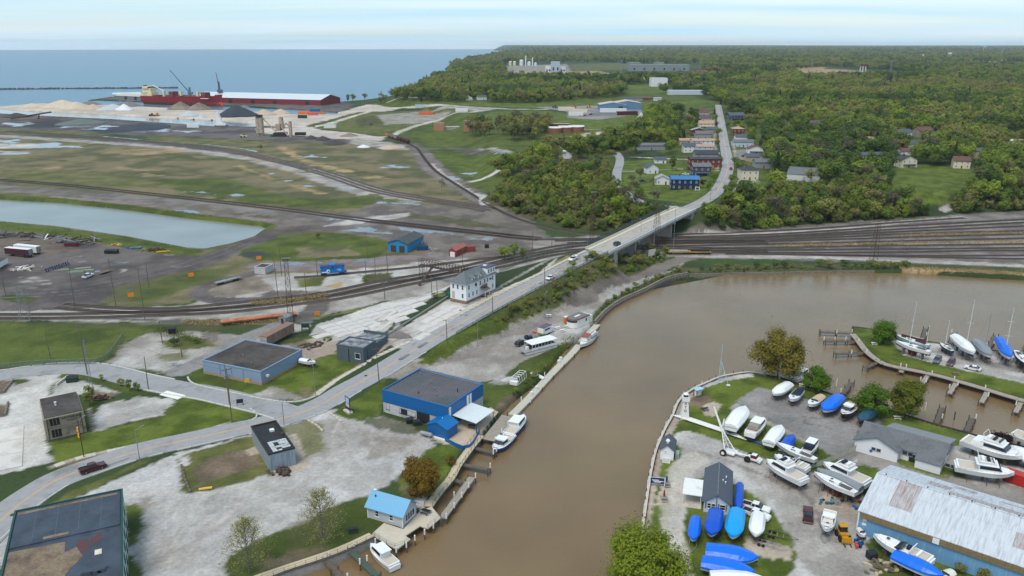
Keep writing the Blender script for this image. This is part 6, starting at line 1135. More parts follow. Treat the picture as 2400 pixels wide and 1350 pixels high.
e,L,D,r=block(1029,306,12,10,8,mat('tan_brick',(176,132,98),.9,.1,2),MC2,'tan brick pump house beside the concrete basins',ang=0);e,L,D,r=block(1098,308,10,9,11,mat('tan_brick',(176,132,98)),MC2,'taller tan brick pump house at the edge of the grove',ang=0);block(1060,304,24,10,3,MC2,M_conc,'low concrete basin block between the pump houses',ang=0)
for i,(px,py,rr)in enumerate([(1302,313,7),(1327,311,7.5),(1352,310,8)]):
    g=G(px,py);e=empty('treatment_tank',g,0,'round brick treatment tank with white rim, %s of three'%['left','middle','right'][i],'tank','treatment tanks');CY(0,rr,-.5,5,rr,n=28).bd('tank_wall',tk,e);CY(0,rr,5,5.5,rr+.3,n=28).bd('rim',MW,e);BX(-rr,rr-.6,5.5,rr,rr+.6,6.4).bd('walkway',MW,e)
block(1308,300,26,8,4,HW['brick'],HR['white'],'low brick building with white roof behind the tanks',ang=0)
block(1327,372,9,7,3.4,HW['white'],HR['white'],'small white cottage in the clearing of the bridge wood','gy',2.4,.2)
block(773,300,14,6,4,HW['white'],HR['lgrey'],'white office trailer beside the asphalt plant',ang=0)
block(988,251,20,6,4,HW['pbl'],HR['white'],'pale trailer office on the far gravel lot',ang=0)
# ---- woods instanced over the land, clear of the houses
X_,Y_,Z_,S_=WOODS;k=np.ones(len(X_),bool);CLR=lambda y:min(85,y*.075)
for a,b_,r_ in HOUSES:k&=(X_-a)**2+(Y_-b_)**2>(r_+3)**2;t_=(X_*a+Y_*b_)/(a*a+b_*b_);lt=abs(X_*b_-Y_*a)/math.hypot(a,b_);k&=~((lt<r_*.85)&(t_<1)&((1-t_)*math.hypot(a,b_)<r_+CLR(b_)))
for a,b_ in TREE_XY:k&=(X_-a)**2+(Y_-b_)**2>16
X_,Y_,Z_,S_=X_[k],Y_[k],Z_[k],S_[k];n=len(X_);rs=np.random.RandomState(4);print('WOODS',n)
reg=fbm(X_/140+3,Y_/140,3);kinds=[]
for i in range(n):
    q=reg[i]+rs.normal()*.09;kinds.append(5 if rs.rand()<.03 else(6 if rs.rand()<.05 else(0 if q<.40 else 1 if q<.50 else 2 if q<.58 else 3 if q<.68 else 4)))
src=[]
for kd,i in[(a,b_)for a in('dark','green','lime','olive','brown')for b_ in(0,1,2,3)]+[('fir',0),('bare',0)]:
    if kd=='fir':me=FIR
    elif kd=='bare':me=BARE[1][1].copy();me.materials.clear();me.materials.append(LM['bare'])
    else:me=CR[kd][(i+('dark','green','lime','olive','brown').index(kd))%6]
    o=bpy.data.objects.new('wood_source',me);src.append(o)
pm=bpy.data.meshes.new('woods');pm.vertices.add(n);pm.vertices.foreach_set('co',np.c_[X_,Y_,Z_-.3].astype(np.float32).ravel())
at=pm.attributes.new('kind','INT','POINT');kinds=NA(kinds);kinds=np.where(kinds<5,kinds*4+rs.randint(0,4,n),kinds+15);at.data.foreach_set('value',kinds.astype(np.int32))
sz=S_*rs.uniform(.62,1.3,n);wd_=rs.uniform(.85,1.3,n);at=pm.attributes.new('size','FLOAT_VECTOR','POINT');at.data.foreach_set('vector',np.c_[sz*wd_,sz*wd_*rs.uniform(.85,1.15,n),sz].astype(np.float32).ravel())
at=pm.attributes.new('turn','FLOAT','POINT');at.data.foreach_set('value',rs.uniform(0,6.28,n).astype(np.float32))
wood=bpy.data.objects.new('woods',pm);COL.objects.link(wood);tag(wood,label='broad mixed wood of green, olive and budding trees out to the horizon',kind='stuff')
ng=bpy.data.node_groups.new('woods','GeometryNodeTree');ng.interface.new_socket('Geometry',in_out='INPUT',socket_type='NodeSocketGeometry');ng.interface.new_socket('Geometry',in_out='OUTPUT',socket_type='NodeSocketGeometry')
gi=ng.nodes.new('NodeGroupInput');go=ng.nodes.new('NodeGroupOutput');ip=ng.nodes.new('GeometryNodeInstanceOnPoints');jn=ng.nodes.new('GeometryNodeJoinGeometry')
for o in reversed(src):
    oi=ng.nodes.new('GeometryNodeObjectInfo');SI(oi,'Object',o);SI(oi,'As Instance',True);ng.links.new(oi.outputs['Geometry'],jn.inputs[0])
def named(nm,ty):
    a=ng.nodes.new('GeometryNodeInputNamedAttribute');a.data_type=ty;SI(a,'Name',nm);return a.outputs['Attribute']
cx=ng.nodes.new('ShaderNodeCombineXYZ');ng.links.new(named('turn','FLOAT'),cx.inputs['Z'])
ng.links.new(gi.outputs[0],ip.inputs['Points']);ng.links.new(jn.outputs[0],ip.inputs['Instance']);SI(ip,'Pick Instance',True);ng.links.new(named('kind','INT'),ip.inputs['Instance Index'])
ng.links.new(cx.outputs[0],ip.inputs['Rotation']);ng.links.new(named('size','FLOAT_VECTOR'),ip.inputs['Scale']);ng.links.new(ip.outputs[0],go.inputs[0])
md=wood.modifiers.new('woods','NODES');md.node_group=ng
# undergrowth filling the wooded slopes
ug=[(Q('1140 470 1230 420 1330 390 1440 390 1455 450 1560 492 1592 520 1450 545 1330 537 1230 510'),3.3,(.25,.65)),(Q('1640 540 1712 474 1790 448 1900 444 2080 428 2085 470 2140 492 2200 502 2100 514 1900 528 1700 543'),3.6,(.3,.85)),(Q('2215 503 2290 430 2430 395 2440 492'),4.0,(.3,.85)),(Q('1140 765 1260 690 1390 622 1500 588 1570 584 1560 612 1480 642 1380 674 1250 742'),2.0,(.08,.24)),(Q('1610 638 1800 631 2000 627 2130 624 2130 631 1900 634 1700 638'),2.0,(.06,.18)),(Q('1380 760 1420 722 1470 692 1560 650 1600 640 1590 633 1500 668 1420 710'),1.8,(.05,.14))]
UX,UY,US=[],[],[]
for pl_,sp,sr in ug:
    pp=NA([G(*q)[:2]for q in pl_]);lo,hi=pp.min(0),pp.max(0);a,b_=np.meshgrid(np.arange(lo[0],hi[0],sp),np.arange(lo[1],hi[1],sp));a=(a+rs.uniform(-.5,.5,a.shape)*sp).ravel();b_=(b_+rs.uniform(-.5,.5,b_.shape)*sp).ravel()
    k=(sdf(a,b_,pp)<0)&(rs.rand(len(a))<.8)&(dln(a,b_,RDS)[0]>8);k&=dln(a,b_,TS)[0]>6
    for c,d_,r_ in HOUSES:k&=(a-c)**2+(b_-d_)**2>(r_+2)**2
    UX.append(a[k]);UY.append(b_[k]);US.append(rs.uniform(sr[0],sr[1],k.sum()))
UX,UY,US=map(np.concatenate,(UX,UY,US));UZ=H(UX,UY);n=len(UX);print('UNDERGROWTH',n)
pm=bpy.data.meshes.new('undergrowth');pm.vertices.add(n);pm.vertices.foreach_set('co',np.c_[UX,UY,UZ-US*3.0].astype(np.float32).ravel())
at=pm.attributes.new('kind','INT','POINT');at.data.foreach_set('value',rs.choice([0,2,4,7,9,12,14,17,21],n,p=[.12,.1,.12,.12,.1,.12,.1,.12,.1]).astype(np.int32))
at=pm.attributes.new('size','FLOAT_VECTOR','POINT');at.data.foreach_set('vector',np.repeat(US,3).astype(np.float32));at=pm.attributes.new('turn','FLOAT','POINT');at.data.foreach_set('value',rs.uniform(0,6.28,n).astype(np.float32))
ugo=bpy.data.objects.new('undergrowth',pm);COL.objects.link(ugo);tag(ugo,label='tangled undergrowth covering the wooded bluff and embankment slopes',kind='stuff');md=ugo.modifiers.new('woods','NODES');md.node_group=ng
# ------------------------------------------------------------ boats
M_gel=mat('white_gelcoat',(244,245,246),.35,.03,1,spec=.5);M_gel2=mat('ivory_gelcoat',(232,228,216),.4,.04,1);M_navy=mat('navy_canvas',(24,36,66),.8,.12,3);M_tan=mat('tan_canvas',(206,180,150),.85,.08,3);M_grc=mat('grey_canvas',(150,142,136),.85,.1,3);M_anti=mat('red_antifouling',(120,40,40),.8,.12,2);M_blueb=mat('blue_antifouling',(24,66,110),.7,.1,2);M_blkb=mat('black_antifouling',(36,36,40),.8,.1,2);M_teak=mat('cockpit_floor',(206,196,180),.8,.08,2)
def tarp(name,c,w_=.05):return mat(name,c,.38,w_,.8,bump=.6,bscale=1.6,spec=.45)
T_blue=tarp('blue_shrink_wrap',(0,112,240));T_roy=tarp('deep_blue_wrap',(4,84,206));T_sky=tarp('sky_blue_wrap',(0,164,240));T_white=tarp('white_shrink_wrap',(246,247,248),.02);T_teal=tarp('teal_canvas',(38,78,98));T_grey=tarp('grey_tarp',(140,146,152));T_navy=tarp('dark_navy_tarp',(36,58,88))
HULLM={'white':M_gel,'ivory':M_gel2,'navy':mat('navy_hull',(26,34,62),.35,.05,1),'grey':mat('grey_hull',(206,206,202),.4,.05,1),'green':mat('green_hull',(24,70,62),.4,.05,1),'lblue':mat('pale_blue_hull',(160,196,206),.4,.05,1),'blue':mat('blue_hull',(36,76,150),.4,.06,1),'red':M_anti}
def hull(L,W,d,sheer,bow=.55,stern=.85,keel_rise=.45,full=.62,n=11):
    secs_b,secs_t,deck=[],[],[]
    for i in range(n+1):
        t_=i/n;x=-L/2+L*t_
        b_=W/2*(stern+(1-stern)*min(1,t_/.35))if t_<full else W/2*max(.02,max(0,1-((t_-full)/(1-full))**2.0)**.78)
        kz=d*keel_rise*max(0,(t_-.6)/.4)**2.2;sz=d+sheer*max(0,t_-.25)**1.6
        cz=kz+(sz-kz)*.42;cb=b_*(.86-.25*max(0,t_-.6)/.4)
        secs_b.append([(x,-cb,cz),(x,0,kz),(x,cb,cz)]);secs_t.append([(x,-b_,sz),(x,-cb,cz),(x,cb,cz),(x,b_,sz)]);deck.append((x,b_,sz))
    mb_b,mb_t=MB(),MB();mb_b.open_loft(secs_b);mb_b.add(secs_b[0],[(0,1,2)])
    mb_t.open_loft([s[:2]for s in secs_t]);mb_t.open_loft([s[2:]for s in secs_t]);mb_t.add(secs_t[0],[(0,1,2,3)])
    return mb_b,mb_t,deck
def boat_frame(bow,stern,z,z0,name,label,group=None,Lmul=1.0,cat='boat'):
    a,b_=NA(P(*bow,z)),NA(P(*stern,z));d=a-b_;L=np.linalg.norm(d[:2])*Lmul;c=(a+b_)/2
    e=empty(name,(c[0],c[1],z0),math.atan2(d[1],d[0]),label,cat,group);return e,float(L)
def on_stands(e,L,W,lift,m=None):
    for sx in(-.28,.05,.26):
        for s in(-1,1):TB((sx*L,s*W*.52,-lift),(sx*L,s*W*.36,.25*1),.05,4).box(sx*L-.2,s*W*.36-.12,.22,sx*L+.2,s*W*.36+.12,.34).bd('stand',m or MR,e)
    for sx in(-.3,0,.25):BX(sx*L-.25,-.3,-lift,sx*L+.25,.3,.02+max(0,0)).bd('keel_block',M_wood,e)
def deck_strip(e,deck,m,f0=0,f1=1,inset=.06,up=.02,name='deck'):
    k=[q for i,q in enumerate(deck)if f0<=i/(len(deck)-1)<=f1];MB().open_loft([[(x,-(b_-inset),z+up),(x,0,z+up+.05),(x,b_-inset,z+up)]for x,b_,z in k]).bd(name,m,e)
def boat(bow,stern,kind,label,W=None,hc='white',bot=None,canvas=None,ground=True,lift=.9,z=2.2,group=None,Lmul=1.0,trailer=False,name='boat',zbase=None,d=None):
    gz=zbase if zbase is not None else(0.0 if ground else WL-.45)
    e,L=boat_frame(bow,stern,z,gz+(lift if ground else 0),name,label,group,Lmul);W=W or max(1.6,L*.33);d=d or(.9+L*.075);sh=L*.06
    sail=kind.startswith('sail')
    if sail:d=.8+L*.07
    b1,b2,deck=hull(L,W,d,sh,full=.62 if not sail else.45,stern=.88 if not sail else.55)
    b1.bd('hull_bottom',bot or M_blkb,e,smooth=False);b2.bd('hull_side',HULLM[hc],e)
    md=deck[len(deck)//2][2]
    if kind!='wrap':deck_strip(e,deck,M_gel)
    if kind=='wrap':
        secs=[]
        for i,(x,b_,z_)in enumerate(deck):
            t_=i/(len(deck)-1);hgt=(.35+.95*math.sin(PI*min(1,max(.0,t_*.86+.12)))**.8)*(.55+.045*L)*(1-.55*max(0,t_-.62)/.38);jx=ru(-.04,.04)
            secs.append([(x+(.12 if t_>.98 else 0),-b_*1.04-.03,z_-.35),(x,-b_*1.05-.03,z_+.05),(x,-b_*.72,z_+hgt*(.66+jx)),(x,b_*jx*.8,z_+hgt),(x,b_*.72,z_+hgt*(.66-jx)),(x,b_*1.05+.03,z_+.05),(x+(.12 if t_>.98 else 0),b_*1.04+.03,z_-.35)])
        mb=MB().open_loft(secs);mb.add(secs[0],[tuple(range(7))]);mb.add(secs[-1],[tuple(range(7))]);mb.bd('wrap_cover',canvas or T_white,e)
        MB().open_loft([[(x,s*(b_*1.05+.05),z_-.30),(x,s*(b_*1.05+.05),z_-.22)]for s in(1,)for x,b_,z_ in deck]).bd('strap',canvas or T_white,e)
    elif kind=='cover':
        k=[(x,b_,z_)for i,(x,b_,z_)in enumerate(deck)if i/(len(deck)-1)<.58]
        MB().open_loft([[(x,-b_*.9,z_+.03),(x,-b_*.55,z_+.38),(x,0,z_+.5),(x,b_*.55,z_+.38),(x,b_*.9,z_+.03)]for x,b_,z_ in k]).bd('cockpit_cover',canvas or M_navy,e)
        BX(L*.08,-W*.33,md+.05,L*.10,W*.33,md+.55).bd('windscreen',MG,e);BX(L*.22,-.25,md+.33,L*.27,.25,md+.4).bd('hatch',MG,e)
    elif kind in('cruiser','fly','pilot','express'):
        z1=md+.02;cab0,cab1=(-.12,.24)if kind!='pilot' else(-.02,.2)
        # raised foredeck
        fd=[(x,b_,z_)for i,(x,b_,z_)in enumerate(deck)if.5<=i/(len(deck)-1)<=.93];MB().open_loft([[(x,-b_*.8,z_),(x,-b_*.5,z_+.32),(x,b_*.5,z_+.32),(x,b_*.8,z_)]for x,b_,z_ in fd]).bd('foredeck',M_gel,e)
        BX(L*.22,-.28,z1+sh*.5+.36,L*.27,.28,z1+sh*.5+.44).bd('hatch',MG,e)
        BX(-L*.44,-W*.36,md+.03,-L*.14,W*.36,md+.07).bd('cockpit',M_teak,e)
        for s in(-1,1):BX(-L*.46,s*W*.42-.06,md,-L*.12,s*W*.42+.06,md+.35).bd('gunwale',M_gel,e)
        BX(-L*.47,-W*.4,md,-L*.44,W*.4,md+.4).bd('transom',M_gel,e)
        if kind!='express':
            ch=1.15+.03*L
            MB().loft([[(cab0*L,-W*.40,z1),(cab1*L+.6,-W*.34,z1),(cab1*L+.6,W*.34,z1),(cab0*L,W*.40,z1)],[(cab0*L,-W*.36,z1+ch),(cab1*L-.5,-W*.30,z1+ch),(cab1*L-.5,W*.30,z1+ch),(cab0*L,W*.36,z1+ch)]]).bd('cabin',M_gel,e)
            MB().loft([[(cab0*L+.2,-W*.405,z1+ch*.42),(cab1*L+.42,-W*.345,z1+ch*.42),(cab1*L+.42,W*.345,z1+ch*.42),(cab0*L+.2,W*.405,z1+ch*.42)],[(cab0*L+.2,-W*.38,z1+ch*.84),(cab1*L-.12,-W*.32,z1+ch*.84),(cab1*L-.12,W*.32,z1+ch*.84),(cab0*L+.2,W*.38,z1+ch*.84)]]).bd('window_band',MG,e)
            BX(cab0*L-.5,-W*.39,z1+ch,cab1*L-.3,W*.39,z1+ch+.1).bd('hardtop',M_gel,e)
            if kind=='fly':
                MB().loft([[(cab0*L,-W*.34,z1+ch+.1),(cab1*L-.6,-W*.28,z1+ch+.1),(cab1*L-.6,W*.28,z1+ch+.1),(cab0*L,W*.34,z1+ch+.1)],[(cab0*L,-W*.36,z1+ch+.75),(cab1*L-1.0,-W*.3,z1+ch+.75),(cab1*L-1.0,W*.3,z1+ch+.75),(cab0*L,W*.36,z1+ch+.75)]]).bd('flybridge',M_gel,e)
                BX(cab0*L+.3,-W*.24,z1+ch+.76,cab1*L-1.6,W*.24,z1+ch+.79).bd('flybridge_well',M_teak,e)
                for k in range(2):BX(cab0*L+.5+k*1.1,-W*.2,z1+ch+.79,cab0*L+1.1+k*1.1,W*.2,z1+ch+1.2).bd('seat',M_navy if k else M_gel,e)
                MB().loft([[(cab1*L-1.3,-W*.3,z1+ch+.75),(cab1*L-1.2,-W*.3,z1+ch+.75),(cab1*L-1.2,W*.3,z1+ch+.75),(cab1*L-1.3,W*.3,z1+ch+.75)],[(cab1*L-1.6,-W*.27,z1+ch+1.15),(cab1*L-1.5,-W*.27,z1+ch+1.15),(cab1*L-1.5,W*.27,z1+ch+1.15),(cab1*L-1.6,W*.27,z1+ch+1.15)]]).bd('fly_screen',MG,e)
                TB((cab0*L+.2,-W*.35,z1+ch+.7),(cab0*L-.3,-W*.3,z1+ch+2.0),.06).tube((cab0*L+.2,W*.35,z1+ch+.7),(cab0*L-.3,W*.3,z1+ch+2.0),.06).tube((cab0*L-.3,-W*.3,z1+ch+2.0),(cab0*L-.3,W*.3,z1+ch+2.0),.06).bd('radar_arch',M_gel,e)
        else:
            MB().loft([[(L*.02,-W*.4,z1),(L*.1,-W*.36,z1+.2),(L*.1,W*.36,z1+.2),(L*.02,W*.4,z1)],[(-L*.04,-W*.36,z1+.75),(0,-W*.33,z1+.8),(0,W*.33,z1+.8),(-L*.04,W*.36,z1+.75)]]).bd('windscreen',MG,e)
            BX(-L*.12,-W*.3,md+.07,-L*.06,-.1,md+.7).bd('seat',M_navy,e);BX(-L*.30,-W*.35,md+.07,-L*.26,W*.35,md+.6).bd('bench',M_gel,e)
            TB((-L*.14,-W*.4,md+.3),(-L*.19,-W*.3,md+1.6),.09).tube((-L*.14,W*.4,md+.3),(-L*.19,W*.3,md+1.6),.09).tube((-L*.19,-W*.3,md+1.6),(-L*.19,W*.3,md+1.6),.09).bd('radar_arch',M_gel,e)
        if canvas:MB().loft([[(-L*.32,-W*.4,md+.3),(cab0*L+.2,-W*.4,md+.4),(cab0*L+.2,W*.4,md+.4),(-L*.32,W*.4,md+.3)],[(-L*.30,-W*.36,md+1.2),(cab0*L+.2,-W*.37,md+1.5),(cab0*L+.2,W*.37,md+1.5),(-L*.30,W*.36,md+1.2)]]).bd('canvas_top',canvas,e)
        rl=MB();kk=[(x,b_,z_)for i,(x,b_,z_)in enumerate(deck)if i/(len(deck)-1)>.55]
        for s in(-1,1):
            for i in range(len(kk)-1):rl.tube((kk[i][0],s*kk[i][1]*.93,kk[i][2]+.55),(kk[i+1][0],s*kk[i+1][1]*.93,kk[i+1][2]+.55),.025,3);rl.tube((kk[i][0],s*kk[i][1]*.93,kk[i][2]),(kk[i][0],s*kk[i][1]*.93,kk[i][2]+.55),.02,3)
        rl.bd('bow_rail',MS,e)
        if bot is None and kind in('fly','cruiser'):MB().open_loft([[(x,s*(b_*1.005+.008),z_-.35),(x,s*(b_*1.005+.008),z_-.25)]for s in(1,)for x,b_,z_ in deck[:-1]]).bd('stripe',M_navy,e)
    elif sail:
        MB().loft([[(-L*.12,-W*.26,md),(L*.2,-W*.16,md+.08),(L*.2,W*.16,md+.08),(-L*.12,W*.26,md)],[(-L*.12,-W*.22,md+.5),(L*.16,-W*.12,md+.42),(L*.16,W*.12,md+.42),(-L*.12,W*.22,md+.5)]]).bd('coachroof',M_gel,e)
        BX(-L*.38,-W*.22,md+.06,-L*.13,W*.22,md+.12).bd('cockpit',mat('dark_cockpit',(96,92,90),.8),e);BX(-L*.02,-W*.225,md+.2,L*.1,W*.225,md+.34).bd('portlight',MG,e);BX(L*.05,-.25,md+.5,L*.1,.25,md+.56).bd('hatch',MG,e)
        MB().loft([[(-L*.12,-.09,-lift*.8),(L*.1,-.09,-lift*.8),(L*.1,.09,-lift*.8),(-L*.12,.09,-lift*.8)],[(-L*.14,-.16,.4),(L*.14,-.16,.4),(L*.14,.16,.4),(-L*.14,.16,.4)]]).bd('fin_keel',bot or M_anti,e)
        BX(-L*.42,-.05,-.3,-L*.38,.05,.6).bd('rudder',bot or M_anti,e)
        rl=MB()
        for s in(-1,1):
            for i in range(len(deck)-1):rl.tube((deck[i][0],s*deck[i][1]*.95,deck[i][2]+.5),(deck[i+1][0],s*deck[i+1][1]*.95,deck[i+1][2]+.5),.02,3);rl.tube((deck[i][0],s*deck[i][1]*.95,deck[i][2]),(deck[i][0],s*deck[i][1]*.95,deck[i][2]+.5),.02,3)
        rl.bd('lifeline',MS,e)
    if ground and not trailer:on_stands(e,L,W,lift)
    if trailer:
        for s in(-1,1):BX(-L*.4,s*W*.3-.06,-lift+.5,L*.45,s*W*.3+.06,-lift+.62).tube((L*.45,s*W*.3,-lift+.56),(L*.68,0,-lift+.56),.06).bd('trailer_rail',MS,e);MB().wheel(-L*.12,s*W*.42,-lift+.33,.33,.22).bd('trailer_wheel',MT,e)
        BX(-L*.3,-W*.3,-lift+.5,-L*.24,W*.3,.1).box(L*.2,-W*.3,-lift+.5,L*.24,W*.3,.15).bd('trailer_bunk',MS,e)
    e['_']=L;return e,L,W,md
MT=mat('tyre_rubber',(36,36,38),.9,.1,3)
def mast(e,x,h,md,spreaders=1,m=MW,boom=True,stays=True,rake=.0):
    TB((x,0,md),(x-rake*h,0,md+h),.085,6,.06).bd('mast',m,e)
    for k in range(spreaders):z_=md+h*(k+1)/(spreaders+1);TB((x-rake*h*(k+1)/(spreaders+1),-1.0,z_),(x-rake*h*(k+1)/(spreaders+1),1.0,z_),.035,4).bd('spreader',m,e)
    if boom:TB((x,0,md+1.2),(x-h*.32,0,md+1.3),.06,5).bd('boom',m,e)
    if stays:
        L=e['_'];TB((x-rake*h,0,md+h),(L*.48,0,md+.3),.018,3).tube((x-rake*h,0,md+h),(-L*.48,0,md+.2),.018,3).tube((x-rake*h,0,md+h*.97),(x,1.2,md),.015,3).tube((x-rake*h,0,md+h*.97),(x,-1.2,md),.015,3).bd('rigging',MS,e)
G1,G2,G3,G4='boats in the asphalt lot','boats on the marina grass','boats around the marina office','sailboats stored on the pier'
boat((1813,927),(1849,902),'wrap','white shrink wrapped cruiser, leftmost in the asphalt lot row',canvas=T_white,group=G1);boat((1853,940),(1876,915),'cover','white runabout with navy cockpit cover',canvas=M_navy,group=G1);boat((1896,952),(1926,929),'cover','white runabout with tan cockpit cover',canvas=M_tan,group=G1);boat((1930,967),(1967,933),'wrap','bright blue wrapped boat in the asphalt lot with red bottom',canvas=T_blue,bot=M_anti,group=G1);boat((1974,976),(2005,949),'pilot','navy hulled boat with tan hardtop in the asphalt lot',hc='navy',canvas=M_tan,group=G1);boat((2014,989),(2047,963),'wrap','dark teal covered boat with red hull by the trees',canvas=T_teal,hc='red',bot=M_anti,group=G1)
boat((1746,962),(1711,1007),'wrap','large white wrapped boat beside the white crane mast',canvas=T_white,group=G2,lift=1.1);boat((1790,984),(1757,1020),'cruiser','white cruiser with grey canvas top and open transom',canvas=M_grc,group=G2);boat((1831,1002),(1801,1040),'wrap','white wrapped boat with flat cover in the grass row',canvas=T_white,group=G2,lift=.8);boat((1859,1020),(1836,1050),'wrap','small boat under a blue tarp on the grass',canvas=T_roy,group=G2,lift=.6);boat((1914,1033),(1887,1064),'cruiser','white cruiser with navy canvas at the end of the grass row',canvas=M_navy,group=G2)
e,L,W,md=boat((1819,1047),(1912,1084),'sail','long mastless white and grey sailboat along the fence',hc='grey',group=G2,lift=1.6,W=3.0,bot=M_blkb);boat((1815,1070),(1894,1102),'express','white express boat between the sailboat and the flybridge cruiser',group=G2,lift=1.0,bot=M_blueb,W=3.2);boat((1796,1084),(1886,1132),'fly','white flybridge cruiser with dark side windows by the gravel drive',group=G2,lift=1.1,W=3.9,bot=M_blkb);boat((1907,1118),(2006,1164),'sail','slim white racing sailboat hull with red keel near the slab',group=G2,lift=1.7,W=3.0,bot=M_anti);boat((1929,1091),(2036,1138),'fly','white sportfisher with flybridge beside the big shed',group=G2,lift=1.1,W=4.2);boat((1915,1104),(2018,1150),'wrap','grey tarped boat squeezed between two white hulls',canvas=T_grey,group=G2,lift=.8,W=2.8)
boat((2394,1082),(2256,1035),'fly','largest white motor yacht with enclosed flybridge near the maroon tree',W=5.2,lift=1.3,bot=M_blkb,canvas=M_gel);boat((2376,1118),(2236,1094),'fly','second large white motor yacht with long pointed bow',W=4.8,lift=1.2,bot=M_blkb);boat((2366,1052),(2450,1098),'wrap','white wrapped yacht at the right edge behind the big yacht',canvas=T_white,W=4.6,lift=1.2);boat((2470,1052),(2372,1018),'fly','white yacht with dark canopy at the right edge by the water',W=4.6,lift=1.2)
boat((1624,1266),(1631,1214),'wrap','small blue tarped boat on a trailer, leftmost by the office',canvas=T_blue,W=2.3,group=G3,lift=.7,trailer=True);boat((1666,1258),(1679,1199),'wrap','deep blue wrapped boat in front of the office windows',canvas=T_roy,W=3.2,group=G3);boat((1716,1264),(1728,1199),'wrap','sky blue wrapped boat right of the deep blue one',canvas=T_sky,W=3.5,group=G3);boat((1770,1258),(1778,1206),'wrap','white wrapped boat in front of the white pickups',canvas=T_white,W=2.9,group=G3);boat((1730,1201),(1734,1139),'wrap','narrow blue wrapped boat along the office wall',canvas=T_roy,W=1.7,group=G3,lift=.8);boat((1776,1312),(1654,1290),'wrap','big blue tarped boat, farther of the two at the bottom',canvas=T_blue,W=4.2,group=G3);boat((1767,1345),(1645,1318),'wrap','big blue tarped boat with white waterline, nearer of the two',canvas=T_blue,W=3.8,group=G3);boat((1800,1368),(1664,1356),'wrap','white wrapped boat at the very bottom edge',canvas=T_white,W=3.8,group=G3)
boat((1936,1246),(1946,1201),'pilot','white pilothouse boat on a trailer beside the yellow loader',W=2.9,trailer=True,lift=1.0);boat((2046,1262),(2184,1325),'express','white express cruiser alongside the blue shed wall',W=3.6,lift=1.2);boat((2210,1356),(2094,1302),'wrap','blue wrapped boat nearest the shed at bottom right',canvas=T_blue,W=3.2,lift=1.0);boat((2205,1352),(2232,1338),'cover','small white runabout at the bottom edge by the shed',canvas=M_gel2,W=2.2);boat((2026,1262),(2012,1246),'cover','tiny white dinghy at the shed corner',canvas=M_gel2,W=1.4,lift=.3,z=.8)
e,L,W,md=boat((2100,806),(2180,829),'sail','white ketch with two masts and red bottom on the pier',group=G4,lift=1.8,bot=M_anti,W=3.2,z=2.6);mast(e,L*.12,12.5,md,1,rake=.02);mast(e,-L*.36,8.0,md,0,boom=False)
e,L,W,md=boat((2096,790),(2178,813),'sail','pale blue sailboat with maroon canvas behind the white ketch',hc='lblue',group=G4,lift=1.7,bot=M_anti,W=3.2,z=2.6);mast(e,L*.05,13.0,md,1,rake=.02);MB().loft([[(-L*.4,-.9,md),(L*.3,-.6,md),(L*.3,.6,md),(-L*.4,.9,md)],[(-L*.4,-.1,md+1.0),(L*.3,-.1,md+1.0),(L*.3,.1,md+1.0),(-L*.4,.1,md+1.0)]]).bd('boom_tent',mat('maroon_canvas',(66,30,38),.8,.1,2),e)
e,L,W,md=boat((2203,804),(2233,822),'sail','small dark green sailboat on the pier',hc='green',group=G4,lift=.9,bot=M_blueb,W=2.2);mast(e,L*.1,8.8,md,0,rake=.02)
e,L,W,md=boat((2282,834),(2237,793),'wrap','white wrapped sailboat with blue bottom and tall mast',canvas=T_white,bot=M_blueb,group=G4,lift=1.7,W=3.4,z=3.0);mast(e,L*.1,15.5,md,1,boom=False,rake=-.02)
e,L,W,md=boat((2321,840),(2287,803),'wrap','grey tarped sailboat with thin mast',canvas=T_grey,bot=M_anti,group=G4,lift=1.5,W=3.2,z=2.8);mast(e,L*.1,12,md,2,MS,boom=False)
e,L,W,md=boat((2366,846),(2341,801),'wrap','blue tarped sailboat with tall white mast',canvas=T_blue,bot=M_anti,group=G4,lift=1.5,W=3.2,z=2.8);mast(e,L*.1,14,md,2,boom=False,rake=-.02)
boat((2412,868),(2380,828),'sail','navy hulled sailboat at the right edge of the pier',hc='navy',group=G4,lift=1.4,W=3.0)
boat((869,1274),(926,1326),'cruiser','white cabin boat moored beside the cottage deck',ground=False,W=3.0,z=-.4);boat((1229,973),(1189,1019),'cruiser','white and blue charter boat with dark cabin glass at the dock, farther of two',ground=False,hc='blue',W=3.8,z=-.2);boat((1157,1054),(1199,1016),'pilot','white and blue charter boat with open stern at the dock, nearer of two',ground=False,hc='blue',W=3.6,z=-.2);boat((1893,866),(1858,888),'cruiser','white cabin cruiser moored behind the bronze green maple',ground=False,W=3.4,z=-.4)
e,L,W,md=boat((1360,811),(1396,778),'sail','old white work boat with rust red wheelhouse top by the floating walkway',ground=False,W=3.6,z=-.2);BX(L*.02,-1.0,md+.4,L*.25,1.0,md+1.9).bd('wheelhouse',MW,e);BX(L*.0,-1.1,md+1.9,L*.27,1.1,md+2.05).bd('wheelhouse_roof',mat('rust_red_roof',(160,84,70),.8,.1,2),e);BX(-L*.42,-1.5,md+.6,L*.0,1.5,md+.75).bd('upper_deck',mat('grey_deck',(150,152,154)),e);[BX(-L*.38+k*1.5,s*.6-.3,md+.76,-L*.38+k*1.5+.7,s*.6+.3,md+1.1).bd('locker',MW,e)for k in range(3)for s in(-1,1)]
